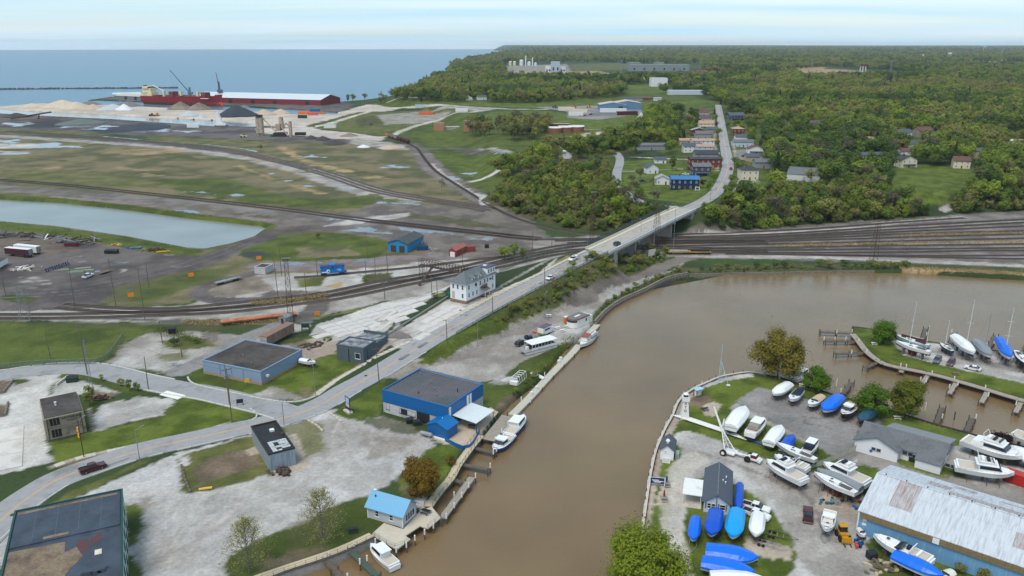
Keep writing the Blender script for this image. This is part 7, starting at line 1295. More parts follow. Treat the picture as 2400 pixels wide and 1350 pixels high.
# pontoon tour boat on land
e,L=boat_frame((1222,826),(1298,806),.8,0,'tour_boat','white roofed tour pontoon stored on the gravel yard');W=4.2
for s in(-1,1):BX(-L/2,s*W*.33-.5,.2,L/2-.6,s*W*.33+.5,1.1).bd('pontoon',MW,e)
BX(-L/2,-W/2,1.1,L/2,W/2,1.3).bd('deck',mat('grey_deck',(150,152,154)),e);BX(-L/2+.2,-W/2,1.3,L*.3,-W/2+.08,2.1).box(-L/2+.2,W/2-.08,1.3,L*.3,W/2,2.1).bd('side_panel',MW,e);BX(-L/2+.1,-W/2-.1,3.3,L*.3,W/2+.1,3.42).bd('canopy_roof',MW,e);BX(-L/2+.5,-W/2+.4,1.3,L*.25,W/2-.4,2.0).bd('bench_rows',mat('dark_plum_seat',(60,42,52)),e);BX(L*.3,-.4,1.3,L*.36,.5,2.3).bd('helm',MW,e)
for k in range(9):
    for s in(-1,1):BX(-L/2+.2+k*(L*.8-.4)/8,s*W/2-.04,2.1,-L/2+.27+k*(L*.8-.4)/8,s*W/2+.04,3.3).bd('canopy_post',MW,e)
    # deckhouse with round front, portable toilet
g=G(1356,760);e=empty('deckhouse',g,ang_px((1340,760),(1375,745)),'white round fronted ship deckhouse standing on the quay','deckhouse')
prof=[(-3.2+2.3*math.cos(a),2.3*math.sin(a))for a in np.linspace(PI*.5,PI*1.5,11)]+[(3.4,-2.3),(3.4,2.3)]
MB().prism(prof,.1,3.0).bd('wall',MW,e);MB().prism([(x*1.04,y*1.06)for x,y in prof],3.0,3.3).bd('brown_band',mat('brown_band',(132,86,70),.8,.1,2),e);MB().prism([(x*.97,y*.94)for x,y in prof],3.3,3.4).bd('roof',mat('grey_weathered_roof',(120,118,116),.9,.15,1),e);MB().prism([(x*1.015,y*1.02)for x,y in prof[1:10]],2.2,2.85).bd('window_band',MG,e);BX(3.45,-2.0,.1,5.6,2.0,2.6).bd('rear_cabin',MW,e);BX(1.0,-2.36,1.5,1.7,-2.3,2.5).bd('window',MG,e);BX(-2.4,-.4,3.4,.6,.4,3.5).bd('roof_plank',MW,e)
g=G(1327,757);e=empty('portable_toilet',g,.4,'orange portable toilet beside the round deckhouse','toilet');BX(-.75,-.7,0,.75,.7,2.2).bd('cabin',mat('orange_plastic',(236,120,30),.5),e);BX(-.8,-.75,2.2,.8,.75,2.45).bd('roof',MW,e);BX(-.4,-.75,.1,.4,-.7,2.0).bd('door',mat('orange_door',(220,104,24),.5),e)
# dinghy on the lawn of the grey blue warehouse, bare boat frame on the bank
boat((740,853),(704,846),'cover','white covered sailing dinghy on a cradle beside the warehouse',canvas=T_white,W=2.2,lift=.6,z=1.4)
g=G(1215,892);e=empty('boat_wreck',g,ang_px((1205,900),(1228,880)),'bare white boat superstructure frame lying on the bank','boat frame')
fr_=MB()
for k in range(5):
    x=-3+k*1.5
    for s in(-1,1):fr_.tube((x,s*1.3,0),(x,s*1.0,2.0),.08,4)
    fr_.tube((x,-1.0,2.0),(x,1.0,2.0),.08,4)
for s in(-1,1):fr_.tube((-3,s,2.0),(3,s,2.0),.08,4);fr_.tube((-3,s*1.3,.1),(3,s*1.3,.1),.1,4)
fr_.bd('frame',MW,e);BX(-3.6,-1.2,0,-2.2,1.2,1.0).bd('bow_shell',MW,e)
# ------------------------------------------------------------ vehicles
def car(px,py,to,kind,m,label,group=None,name=None,z=None,roll=None):
    g=NA(G(px,py))if z is None else NA(P(px,py,z));t_=NA(G(*to))if z is None else NA(P(*to,z));a=math.atan2(t_[1]-g[1],t_[0]-g[0])
    dd=dln(NA([g[0]]),NA([g[1]]),RDS);onroad=dd[0][0]<5
    zz_=g[2]
    if onroad:j=int(np.argmin((R1[:,0]-g[0])**2+(R1[:,1]-g[1])**2));zz_=R1[j,2]+.22
    e=empty(name or{'pickup':'pickup_truck','suv':'parked_car','sedan':'parked_car'}[kind],(g[0],g[1],zz_),a,label,'pickup' if kind=='pickup' else 'car',group)
    L,W=(5.8,2.0)if kind=='pickup' else(4.7,1.9)
    if kind=='pickup':pts=Q('-2.9 .45 2.75 .4 2.9 .7 2.75 1.05 1.5 1.15 .75 1.15 -.95 1.15 -2.9 1.15');cab=Q('-1.1 1.14 1.25 1.14 .55 1.8 -.85 1.82')
    elif kind=='suv':pts=Q('-2.3 .42 2.3 .38 2.35 .75 2.2 1.0 1.1 1.1 -2.3 1.12');cab=Q('-2.25 1.1 1.2 1.08 .45 1.68 -2.0 1.7')
    else:pts=Q('-2.3 .38 2.3 .34 2.35 .65 2.15 .88 1.0 .96 -1.7 .98 -2.3 .92');cab=Q('-1.8 .96 1.05 .95 .3 1.42 -1.05 1.44')
    body=MB();n=len(pts);
    body.loft([[(x*(.985 if abs(y)>.9 else 1),y*W/2*(1 if z_>.6 else.97),z_)for x,z_ in pts]for y in(-1,-.88,.88,1)]);body.bd('body',m,e)
    w2=W/2*.86;MB().loft([[(x,-w2*(1 if i<2 else.82),z_)for i,(x,z_)in enumerate(cab)],[(x,w2*(1 if i<2 else.82),z_)for i,(x,z_)in enumerate(cab)]]).bd('cab_glass',MG,e)
    (xa,za),(xb,zb)=cab[3],cab[2];BX(xa+.05,-w2*.83,za-.03,xb-.05,w2*.83,za+.05).bd('cab_roof',m,e)
    for s in(-1,1):
        for xp in((cab[0][0]+cab[3][0])/2+.1,(xa+xb)/2):TB((xp,s*w2*1.0,1.1),(xp,s*w2*.83,za),.05,4).bd('pillar',m,e)
    if kind=='pickup':BX(-2.8,-.78,1.15,-1.15,.78,1.17).bd('bed_liner',M_blkb,e);[BX(-2.9,s*.9-.06,1.15,-1.1,s*.9+.06,1.3).bd('bed_side',m,e)for s in(-1,1)];BX(-2.92,-.9,.8,-2.8,.9,1.3).bd('tailgate',m,e)
    wb=1.75 if kind=='pickup' else 1.45
    for sx in(-1,1):
        for s in(-1,1):
            w_=MB().wheel(sx*wb,s*W*.45,.36,.36,.24).bd('wheel',MT,e);MB().wheel(sx*wb,s*W*.46+s*.06,.36,.2,.2,8).bd('rim',MS,w_)
    for s in(-1,1):BX(L/2-.1,s*.7-.16,.72,L/2,s*.7+.16,.88).bd('headlight',MW,e);BX(-L/2-.03,s*.75-.12,.8,-L/2+.08,s*.75+.12,1.0).bd('tail_light',mat('tail_red',(150,20,24),.4),e)
    for z_ in(.42,):BX(L/2-.12,-.85,z_,L/2+.06,.85,z_+.2).box(-L/2-.06,-.85,z_,-L/2+.1,.85,z_+.2).bd('bumper',MS,e)
    return e
PT={k:mat('car_paint_'+k,c,.25,.03,1,spec=.6)for k,c in{'maroon':(84,24,34),'white':(240,241,242),'black':(28,30,36),'grey':(84,88,94),'silver':(180,184,190),'red':(170,32,34),'blue':(40,64,120),'darkb':(34,44,64)}.items()}
car(219,1104,(262,1090),'pickup',PT['maroon'],'dark maroon pickup driving on the road at lower left');car(1289,654,(1270,664),'sedan',PT['white'],'white car driving down the ramp',z=6.6);car(1389,602,(1410,592),'pickup',PT['black'],'dark pickup driving up the ramp',z=8.0);car(1446,574,(1470,562),'suv',PT['darkb'],'dark blue car on the bridge',z=8.7)
e=car(1343,612,(1325,621),'pickup',PT['white'],'white utility truck with bucket boom on the ramp',z=7.4,name='utility_truck');BX(-2.8,-.95,1.15,-1.2,.95,1.75).bd('tool_body',MW,e);TB((-1.6,0,1.75),(1.0,.3,2.5),.14).bd('boom',mat('boom_tan',(200,180,160)),e)
car(207,650,(218,645),'pickup',PT['white'],'white pickup parked in the junk yard');car(2196,848,(2190,856),'suv',PT['grey'],'dark grey car parked on the pier gravel');car(2228,854,(2222,862),'suv',PT['maroon'],'maroon car parked next to the dark grey one');car(2279,867,(2262,863),'sedan',PT['white'],'white patrol style car parked on the pier');car(1893,1212,(1893,1185),'pickup',PT['maroon'],'maroon pickup parked by the concrete slab');car(1772,1196,(1800,1204),'pickup',PT['white'],'white pickup with dark bed beside the office, farther of two');car(1772,1212,(1800,1222),'pickup',PT['white'],'white pickup with long bed cover beside the office, nearer of two');car(1220,808,(1230,803),'suv',PT['black'],'black car beside the tour pontoon')
for i,(a,b_,k,c,l)in enumerate([((1713,398),(1708,380),'suv','red','red car driving on the town road'),((1684,374),(1682,360),'suv','grey','grey car parked on the left of the town road'),((1685,362),(1683,350),'sedan','white','white car parked on the left of the town road'),((1746,395),(1756,395),'sedan','white','white car parked behind the cream house'),((1744,368),(1754,368),'suv','maroon','dark red car in the town parking lot'),((1505,425),(1515,425),'sedan','black','black car parked left of the white garage'),((1607,410),(1615,410),'sedan','white','white car beside the brick building')]):car(*a,b_,k,PT[c],l,'cars in the town')
cols=['white','black','silver','grey','darkb','black','white']
for i in range(7):px=1360+i*6.5+(i%2)*3;py=273.5-(i*1.2);car(px,py,(px+6,py-.6),'sedan' if i%2 else 'suv',PT[cols[i]],'small parked car in the fleet yard, number %s from the left'%['one','two','three','four','five','six','seven'][i],'fleet yard cars')
# ------------------------------------------------------------ quays, docks, pilings
M_dock=mat('weathered_dock_boards',(168,158,146),.9,.2,1.5,stretch=(1,8,1),dirt=(128,120,110),dirt_amt=.4);M_tand=mat('tan_boardwalk',(206,190,162),.9,.12,1.5,stretch=(6,1,1));M_pier=mat('old_pier_timber',(104,94,84),.95,.25,2,dirt=(72,64,58),dirt_amt=.4);M_sheet=mat('rusty_sheet_piling',(104,72,62),.9,.2,2,stretch=(4,4,.4),dirt=(70,52,48),dirt_amt=.5);M_stone=mat('old_stone_wall',(138,130,118),.95,.3,2,dirt=(92,86,76),dirt_amt=.5,dscale=1.2);M_float=mat('pale_float_deck',(196,192,178),.9,.1,1)
def wl(px,z=.0,step=1.5):
    p=NA([P(a,b_,z)for a,b_ in px]);p=sml(p,4)if len(p)>2 else p;p,_=rsm(p,step);p[:,2]=z;return p
def deck_run(e,p,w_,m,seg=2.4,th=.25,name='deck_section'):
    q,_=rsm(p,seg);n=nrml(q)
    for i in range(len(q)-1):
        a,b_=q[i],q[i+1];c=(a+b_)/2;L=np.linalg.norm((b_-a)[:2]);k=('deck',round(L,2),w_,m.name,th)
        if k not in KM:o_=BX(-L/2+.015,-w_/2,-th,L/2-.015,w_/2,0).bd('tmp',m);KM[k]=o_.data;bpy.data.objects.remove(o_)
        link_mesh(name,KM[k],e,(c[0],c[1],c[2]+ru(-.012,.012)),math.atan2(b_[1]-a[1],b_[0]-a[0]))
pil_w=CY(0,0,-4,.75,.15,n=7).bd('tmp',M_pier).data;pil_cap=CY(0,0,.1,1.35,.16,n=7).bd('tmp',MW).data
for o in[o for o in bpy.data.objects if o.name.startswith('tmp')]:bpy.data.objects.remove(o)
def pilings(e,p,step,off=(0,),white=.5,h=0.0):
    q,_=rsm(p,step);n=nrml(q)
    for i in range(len(q)):
        for o in off:
            x,y=q[i,:2]+n[i]*o;link_mesh('piling',pil_w,e,(x,y,h))
            if random.random()<white:link_mesh('piling_sleeve',pil_cap,e,(x,y,h))
def railing(e,p,off,h=1.05,step=2.0,m=MK,name='railing'):
    q,_=rsm(p,step);n=nrml(q);mb=MB()
    for i in range(len(q)):
        a=NA([*(q[i,:2]+n[i]*off),q[i,2]]);mb.tube(a,a+NA([0,0,h]),.04,4)
        if i:
            for z_ in(h,h*.55):mb.tube(pa+NA([0,0,z_]),a+NA([0,0,z_]),.03,4)
        pa=a
    mb.bd(name,m,e)
def bulk(px,m,top=.2,th=.5,label='',name='quay_wall',bot=-4.0,cap=None):
    p=wl(px,0,2.0);e=empty(name,(0,0,0),label=label,cat='wall');n=nrml(p)
    MB().loft([[(*(p[i,:2]-n[i]*th/2),bot),(*(p[i,:2]+n[i]*th/2),bot),(*(p[i,:2]+n[i]*th/2),top),(*(p[i,:2]-n[i]*th/2),top)]for i in range(len(p))]).bd('wall',m,e)
    if cap:deck_run(e,p+NA([0,0,top+.12]),th+.25,cap,2.6,.12,'cap_beam')
    return e,p
e,p=bulk(Q('600 1372 661 1345 763 1312 822 1288 879 1261'),MC2,.15,.4,'white stained concrete river wall below the boardwalk',cap=M_tie)
wk=empty('boardwalk',(0,0,0),label='tan boardwalk with black railing along the near river wall',cat='boardwalk');pb=wl(Q('585 1362 652 1338 755 1304 815 1281 872 1254'),.18);deck_run(wk,pb,2.2,M_tand);railing(wk,pb,-1.05)
wk2=empty('boardwalk',(0,0,0),label='boardwalk between the cottage and the blue hall terrace',cat='boardwalk');pb=wl(Q('1004 1186 1030 1150 1058 1118 1070 1094 1100 1052 1126 1020'),.25);deck_run(wk2,pb,1.9,M_tand);railing(wk2,pb,-.9);railing(wk2,pb,.9)
e,p=bulk(Q('1003 1190 1033 1152 1062 1122 1074 1096 1104 1055 1132 1022'),M_pier,.1,.35,'dark timber river wall under the boardwalk')
# cottage deck
cd=empty('cottage_deck',(0,0,0),label='pale deck on pilings wrapped round the river cottage',cat='deck')
q=[P(a,b_,.2)[:2]for a,b_ in((870,1252),(930,1287),(962,1263),(950,1255),(985,1232),(1003,1238),(1033,1213),(1012,1187),(985,1196),(945,1240),(900,1225))]
MB().prism([tuple(a)for a in q][::-1],-.1,.16).bd('platform',mat('pale_deck_concrete',(206,196,178),.9,.08,1),cd)
for a in([(872,1254),(930,1287),(962,1263)],[(1003,1238),(1033,1213),(1022,1200)]):railing(cd,wl(a,.16,1),0)
pilings(cd,wl(Q('880 1270 931 1292 963 1268 1004 1242 1034 1218'),0),2.6,(0,),.7,-.6)
od=empty('outer_dock',(0,0,0),label='narrow outer dock with white topped pilings beside the cottage',cat='dock');pb=wl([(1037,1213),(1070,1168),(1106,1118)],-.25);deck_run(od,pb,1.6,M_dock);pilings(od,pb,4.2,(-.9,),1,-.4);pilings(od,pb,4.2,(.9,),.2,-.6)
def finger(a,b_,label,w_=1.3,z=-.35,m=None,white=.5,step=3.6,group='finger piers',rail=False):
    e=empty('finger_pier',(0,0,0),label=label,cat='dock',group=group);p=wl([a,b_],z,1.0);deck_run(e,p,w_,m or M_pier,2.0,.2);pilings(e,p,step,(-w_*.6,w_*.6),white,z)
    if rail:railing(e,p,0,.8,2.5,M_pier)
    return e
finger((763,1312),(806,1362),'finger pier below the boardwalk, left of two',white=.5);finger((822,1290),(884,1350),'green stained finger pier beside the moored white boat',white=.6,m=mat('green_timber',(78,92,80),.95,.2,2));finger((1082,1088),(1146,1101),'short finger pier above the amber tree',white=.7);finger((1104,1047),(1160,1062),'finger pier at the corner of the blue terrace',white=.6);finger((1058,1122),(1086,1132),'short pier linking the boardwalk to the outer dock',white=.2)
wd=empty('wooden_deck',(0,0,0),label='broad grey plank deck beside the charter boats',cat='deck');a,b_,c,d_=[NA(P(*q,.0)[:2])for q in((1130,1028),(1176,972),(1203,978),(1158,1034))]
n_=26
for k in range(n_):
    t0,t1=k/n_,(k+.93)/n_;MB().prism([tuple(a+(b_-a)*t0),tuple(a+(b_-a)*t1),tuple(d_+(c-d_)*t1),tuple(d_+(c-d_)*t0)],-.12,.02+ru(-.02,.02)).bd('plank',M_dock,wd)
pilings(wd,wl([(1160,1034),(1204,980)],-.2),3.5,(-.1,),.8,-.3)
fw=empty('floating_walkway',(0,0,0),label='long pale floating walkway along the left river bank',cat='walkway');pb=wl(Q('1200 972 1242 930 1290 878 1340 828 1357 808'),-.9);deck_run(fw,pb,2.3,M_float,3.0,.6);pilings(fw,pb,9,(1.4,-1.4),.2,-1.2);fw2=empty('floating_walkway',(0,0,0),label='far end of the floating walkway beyond the old work boat',cat='walkway');pb2=wl([(1362,800),(1400,760)],-.9);deck_run(fw2,pb2,2.3,M_float,3.0,.6)
for i,a in enumerate(Q('1258 912 1246 925 1310 850 1314 843')):g=P(*a,-.85);BX(-.4,-.35,0,.4,.35,.9).bd('dock_box',MW,loc=g,rz=.6,label='white dock box on the floating walkway, %s from the near end'%['second','first','third','fourth'][i],cat='dock box',group='walkway dock boxes')
gw=empty('gangway',(0,0,0),label='white gangway from the bank to the floating walkway',cat='gangway');MB().loft([[(*(NA(P(1243,876,.3))+NA([0,0,z_])),)for z_ in(0,.3)]+[(*(NA(P(1248,872,.3))+NA([0,0,z_])),)for z_ in(.3,0)],[(*(NA(P(1272,890,-.8))+NA([0,0,z_])),)for z_ in(0,.3)]+[(*(NA(P(1277,886,-.8))+NA([0,0,z_])),)for z_ in(.3,0)]]).bd('ramp',MW,gw)
# stone wall on the far bend, marina quay, pier walls
swl,p=bulk(Q('1394 753 1420 725 1459 699 1511 676 1563 650 1612 639'),M_stone,.2,.9,'old stone block wall round the far river bend',name='stone_wall')
q,_=rsm(p,1.9);n=nrml(q);rs2=np.random.RandomState(8)
for i in range(len(q)-1):
    for j in range(2):BX(-.9+rs2.uniform(0,.15),-.5,0,.85,.05+rs2.uniform(0,.15),.62).bd('stone_block',M_stone,swl,loc=(q[i,0]-n[i,0]*.35,q[i,1]-n[i,1]*.35,-1.7+j*.68+rs2.uniform(-.08,.08)),rz=math.atan2(n[i,1],n[i,0])-PI/2+rs2.uniform(-.04,.04))
bulk(Q('1615 639 1667 637 1800 635 1904 632 2050 631'),M_stone,-.6,.5,'low concrete edge of the far river bank',name='bank_edge')
mq,p=bulk(MARINA[1:17],MC2,.1,.4,'concrete marina quay wall with white mooring posts',cap=M_conc)
q,_=rsm(p,3.4)
for i in range(len(q)):CY(0,0,-2.5,1.0,.09,n=6).bd('mooring_post',MW if i%3==0 else MK,mq,loc=(q[i,0]-.25,q[i,1]+.1,0))
bulk(MARINA[16:31],M_tie,.05,.3,'timber edge of the marina shore behind the trees')
bulk(Q('2000 781 2012 793 2032 819 2058 839 2082 851 2180 871 2240 887 2316 909 2396 933 2600 980'),M_sheet,.0,.35,'rust brown sheet pile wall of the pier');bulk(Q('1997 764 2042 770 2100 784 2160 796 2220 806 2290 815 2400 828 2600 850'),M_pier,.0,.3,'timber edge on the outer side of the pier')
pk=empty('pier_boardwalk',(0,0,0),label='grey boardwalk along the marina side of the pier',cat='boardwalk');pb=wl(Q('1998 782 2010 796 2030 822 2056 843 2082 855 2180 875 2240 891 2316 913 2396 937 2560 975'),.15);deck_run(pk,pb,2.0,M_dock)
for i,(a,b_)in enumerate([((1998,782),(1922,778)),((2010,800),(1933,800)),((2028,826),(1957,830)),((2058,848),(2028,862))]):finger(a,b_,'finger pier at the tip of the marina pier, %s from the top'%['first','second','third','fourth'][i],white=.5,rail=i<3,group='tip finger piers')
for i,(a,b_)in enumerate([((2117,862),(2112,872)),((2177,877),(2157,904)),((2243,893),(2226,922)),((2316,914),(2301,943)),((2396,938),(2381,966))]):finger(a,b_,'finger pier along the marina pier, %s from the left'%['first','second','third','fourth','fifth'][i],white=.4,group='south finger piers',m=M_dock)
for i,(a,b_)in enumerate([((1977,922),(1996,895)),((2196,992),(2209,955)),((2267,1010),(2279,980))]):finger(a,b_,'finger pier on the marina shore, %s'%['beside the small conifer','behind the tall olive tree','yellowish one near the clubhouse'][i],white=.2,group='shore finger piers')
for i,(a,b_)in enumerate([((2163,794),(2170,770)),((2228,804),(2236,782)),((2318,814),(2334,786))]):finger(a,b_,'short pier on the outer side behind the sailboats, %s from the left'%['first','second','third'][i],white=.1,group='outer finger piers')
for i,a in enumerate([(1960,905),(2168,962),(2236,984)]):CY(0,0,-3,2.4,.13,n=7).bd('channel_post',MW if i<2 else MK,loc=P(*a,WL),label=['white post standing in the marina water left of the trees','white post standing in the marina water right of the trees','black post standing in the water near the yellow finger pier'][i],cat='post',group='channel posts')
# terrace wall of the blue hall
tw=empty('terrace_wall',(0,0,0),label='low blue board wall round the blue hall terrace',cat='wall');pb=wl([(1043,1034),(1095,1055),(1124,1014)],0,2);strip(MB(),pb,-.06,.06,1.1,1.2).bd('board',M_blue,tw);tr_=empty('ramp_railing',(0,0,0),label='grey pipe railing along the terrace ramp',cat='railing');railing(tr_,wl(Q('1113 1010 1135 985 1160 970 1162 962'),0,2),0,m=mat('blue_grey_post',(60,84,104)))
MB().prism([P(*q,0)[:2]for q in((1000,1016),(1046,1036),(1096,1054),(1128,1012),(1168,966),(1150,955),(1060,992))],-.2,.06).bd('terrace',mat('tan_terrace',(196,180,160),.9,.1,.8),label='tan concrete terrace beside the blue hall',kind='structure')
# ------------------------------------------------------------ yard things
def table(px,py,m,label,rz=.3,z=None):
    g=G(px,py)if z is None else P(px,py,z);e=empty('picnic_table',g,rz,label,'picnic table','picnic tables');BX(-.95,-.38,.7,.95,.38,.78).bd('table_top',m,e)
    for s in(-1,1):BX(-.95,s*.75-.14,.42,.95,s*.75+.14,.48).bd('bench',m,e);TB((s*.65,-.8,0),(s*.65,.2,.72),.05,4).tube((s*.65,.8,0),(s*.65,-.2,.72),.05,4).bd('leg',m,e)
M_blk=mat('black_plastic',(34,38,44),.6,.1,2)
for a in[(827,1246,M_blk,'dark picnic table on the grass left of the cottage',.4,None),(998,1203,M_blk,'dark picnic table on the cottage deck',-.5,.2),(1106,1002,M_blk,'dark picnic table under the patio canopy',-.2,.1),(968,1158,M_blk,'dark picnic table in the shade of the amber tree',.3,None),(1652,962,M_blk,'dark picnic table on the square pad by the lighthouse tower',.3,None),(2103,982,MW,'white picnic table on the lawn behind the clubhouse',-.3,None),(1880,906,MW,'white picnic table under the round green tree',-.4,None),(2239,878,mat('brown_table',(140,104,92)),'brown picnic table on the pier grass',-.2,None),(2049,808,MW,'white picnic table by the ball shaped tree',-.3,None),(1286,742,MW,'white picnic table at the foot of the embankment',.1,None)]:table(*a)
for i,(x,y)in enumerate([(1306,771),(1318,777),(1330,768)]):table(x,y,MW,'white picnic table on the gravel quay, %s of three'%['left','middle','right'][i],.5)
def bin_(px,py,m,label,L=1.9,W=1.2,h=1.2,rz=.3):
    g=G(px,py);e=empty('dumpster',g,rz,label,'dumpster','dumpsters');MB().loft([[(-L/2,-W/2*.8,.1),(L/2,-W/2*.8,.1),(L/2,W/2,.1),(-L/2,W/2,.1)],[(-L/2,-W/2,h),(L/2,-W/2,h),(L/2,W/2,h+.25),(-L/2,W/2,h+.25)]]).bd('body',m,e);MB().loft([[(-L/2-.03,-W/2-.03,h),(L/2+.03,-W/2-.03,h),(L/2+.03,W/2,h+.26),(-L/2-.03,W/2,h+.26)],[(-L/2-.03,-W/2-.03,h+.06),(L/2+.03,-W/2-.03,h+.06),(L/2+.03,W/2,h+.32),(-L/2-.03,W/2,h+.32)]]).bd('lid',M_blk,e)
M_gbin=mat('green_bin',(20,64,52),.6,.1,2)
bin_(961,992,M_blk,'black dumpster in front of the blue hall');bin_(977,997,M_gbin,'green dumpster in front of the blue hall');bin_(170,895,M_gbin,'green skip by the plant entrance',3.0,1.8,1.5);bin_(2042,1308,M_blk,'dark bin beside the firewood',1.8,1.3);bin_(404,782,mat('black_box',(30,28,28)),'black steel box on the gravel waste ground',2.2,2,2.0);bin_(990,586,mat('blue_skip',(20,84,140),.6),'blue skip heaped with rubbish beside the blue shed',5.5,2.4,1.9,.2);bin_(1141,581,M_blk,'black bin beside the dirt road',1.8,1.5,1.6)
# propane tank, cars' dock boxes, barrels
g=G(999,1024);e=empty('propane_tank',g,-.45,'grey propane tank in a wire cage beside the blue annex','tank');MB().loft([[(x,.55*r_*math.cos(a),.9+.55*r_*math.sin(a))for a in np.linspace(0,6.28,12,endpoint=False)]for x,r_ in((-1.9,.35),(-1.6,.9),(-1.3,1),(1.3,1),(1.6,.9),(1.9,.35))]).bd('tank',mat('tank_grey',(150,156,160),.5),e);BX(-1.2,-.4,0,-.8,.4,.4).box(.8,-.4,0,1.2,.4,.4).bd('saddle',MC2,e)
g=G(1278,783);e=empty('food_trailer',g,ang_px((1268,783),(1295,770)),'white and green food trailer on the quay yard','trailer');BX(-2.9,-1.2,.6,2.4,1.2,3.0).bd('body',MW,e);BX(-2.92,-1.22,.6,-1.9,1.22,1.2).bd('green_panel',mat('lime_panel',(120,150,70)),e);BX(-2.9,-1.25,3.0,2.4,1.25,3.1).bd('roof',mat('plum_roof',(106,86,104)),e);BX(-2.0,-1.25,1.9,1.0,-1.2,2.5).bd('serving_hatch',MG,e);BX(2.4,-1.0,.7,3.6,1.0,2.0).bd('porch',MW,e);[MB().wheel(x,s*1.15,.36,.36,.25).bd('wheel',MT,e)for x in(-.3,.6)for s in(-1,1)]
g=G(1240,795);e=empty('tractor',g,.5,'small blue tractor with orange front loader','tractor');BX(-1.2,-.45,.6,1.0,.45,1.2).bd('bonnet',mat('tractor_blue',(36,84,140),.5),e);BX(-1.1,-.4,1.2,-.5,.4,1.6).bd('seat',M_blk,e);[MB().wheel(-.8,s*.75,.65,.65,.35).bd('rear_wheel',MT,e)for s in(-1,1)];[MB().wheel(.8,s*.65,.4,.4,.25).bd('front_wheel',MT,e)for s in(-1,1)];TB((.2,-.5,1.1),(1.9,-.5,2.2),.07).tube((.2,.5,1.1),(1.9,.5,2.2),.07).bd('loader_arm',mat('tractor_blue',(36,84,140)),e);BX(1.8,-.8,1.8,2.5,.8,2.5).bd('bucket',mat('loader_orange',(220,90,50)),e)
# yellow loader
g=G(1975,1262);e=empty('wheel_loader',g,-1.62,'yellow wheel loader with forks facing down','loader');YL=mat('machine_yellow',(206,150,30),.5,.1,2,dirt=(130,96,40),dirt_amt=.3)
BX(-1.7,-.8,.7,.9,.8,1.5).bd('body',YL,e);BX(-1.2,-.7,1.5,.1,.7,2.7).bd('cab',MG,e);BX(-1.3,-.8,2.7,.2,.8,2.85).bd('cab_roof',YL,e);[MB().wheel(x,s*.95,.65,.65,.4).bd('wheel',MT,e)for x in(-1.0,1.0)for s in(-1,1)];BX(.9,-.6,.8,2.1,.6,1.1).bd('lift_arm',YL,e);BX(2.0,-1.0,.3,2.2,1.0,1.6).bd('carriage',YL,e);[BX(2.2,s*.6-.1,.25,3.3,s*.6+.1,.32).bd('fork',MK,e)for s in(-1,1)]
# lighthouse shaped tower
g=G(1604,980);e=empty('lighthouse_tower',g,-.08,'small white lighthouse shaped sign tower on the quay','tower')
MB().loft([[(x*1.15,y*1.15,0)for x,y in((-1,-1),(1,-1),(1,1),(-1,1))],[(x*.62,y*.62,5.2)for x,y in((-1,-1),(1,-1),(1,1),(-1,1))]]).bd('tower',MW,e);BX(-.95,-.95,5.2,.95,.95,6.1).bd('gallery',MW,e);CY(0,0,6.1,7.0,.6,n=8).bd('lantern',MG,e);MB().lathe(0,0,[(.8,7.0),(.5,7.3),(.05,7.5)],8).bd('lantern_roof',MW,e);[BX(-.95,s*.95-.03,6.1,.95,s*.95+.03,6.5).bd('rail',MW,e)for s in(-1,1)]
RL=mat('maroon_letters',(120,16,44),.6)
for k,ch in enumerate('ATO'):text_mesh(ch,'letter',.95,RL,e,(0,-.80-.12*k+.06,4.5-k*.95),(PI/2-.1,0,0),.03)
# boat crane, stored masts, blue gin pole
g=G(1700,1062);e=empty('boat_crane',g,ang_px((1690,1062),(1765,1085)),'white mobile boat crane with tall angled mast','crane')
for s in(-1,1):w_=MB().wheel(0,s*1.6,.8,.8,.5,16).bd('wheel',MT,e);MB().wheel(0,s*1.64,.8,.42,.5,10).bd('rim',MW,w_)
top=NA([-4.2,1.0,10.8]);knee=NA([-1.6,.4,6.0]);bs=[NA([.3,-1.2,.9]),NA([.3,1.2,.9]),NA([2.4,0,1.3])]
cr_=MB();[cr_.tube(b_,knee,.13,5)for b_ in bs];cr_.tube(knee,top,.3,6,.2)
for k in range(1,6):
    t_=k/6;pts_=[b_+(knee-b_)*t_ for b_ in bs];[cr_.tube(pts_[i],pts_[(i+1)%3],.05,3)for i in range(3)];nx_=[b_+(knee-b_)*(t_+1/6)for b_ in bs];[cr_.tube(pts_[i],nx_[(i+1)%3],.04,3)for i in range(3)]
cr_.bd('mast_frame',MW,e);BX(-.3,-1.3,.6,2.6,1.3,.95).bd('chassis',MW,e);BX(2.5,-.3,.8,5.6,.3,1.1).bd('drawbar',MW,e);TB(knee,knee+NA([-1.2,4.5,.4]),.12,5).tube(knee+NA([-1.2,4.5,.4]),NA([-3,6.8,.5]),.12,5).bd('stay_leg',MW,e);TB(top,NA([2.4,0,1.3]),.025,3).bd('cable',MK,e)
BX(5.4,-.9,.7,8.4,.9,1.2).bd('tractor_base',MW,e);BX(6.4,-.8,1.2,7.8,.8,1.9).bd('engine_cover',mat('maroon_cover',(96,26,34),.6),e);BX(6.5,-.6,1.9,7.7,.6,2.0).bd('engine_lid',MW,e);[MB().wheel(5.8,s*1.1,.75,.75,.5,14).bd('wheel',MT,e)for s in(-1,1)];BX(8.2,-.9,.5,8.9,.9,1.0).bd('rear_step',MW,e)
ms=empty('mast_rack',G(1668,1004),ang_px((1612,987),(1728,1026)),'rack of long white masts stored on the grass','mast rack')
for k in range(6):TB((-11+k*.5,-1.0+k*.35,.6),(10-k*.8,-1.0+k*.35,.6),.12,6).bd('stored_mast',MW,ms)
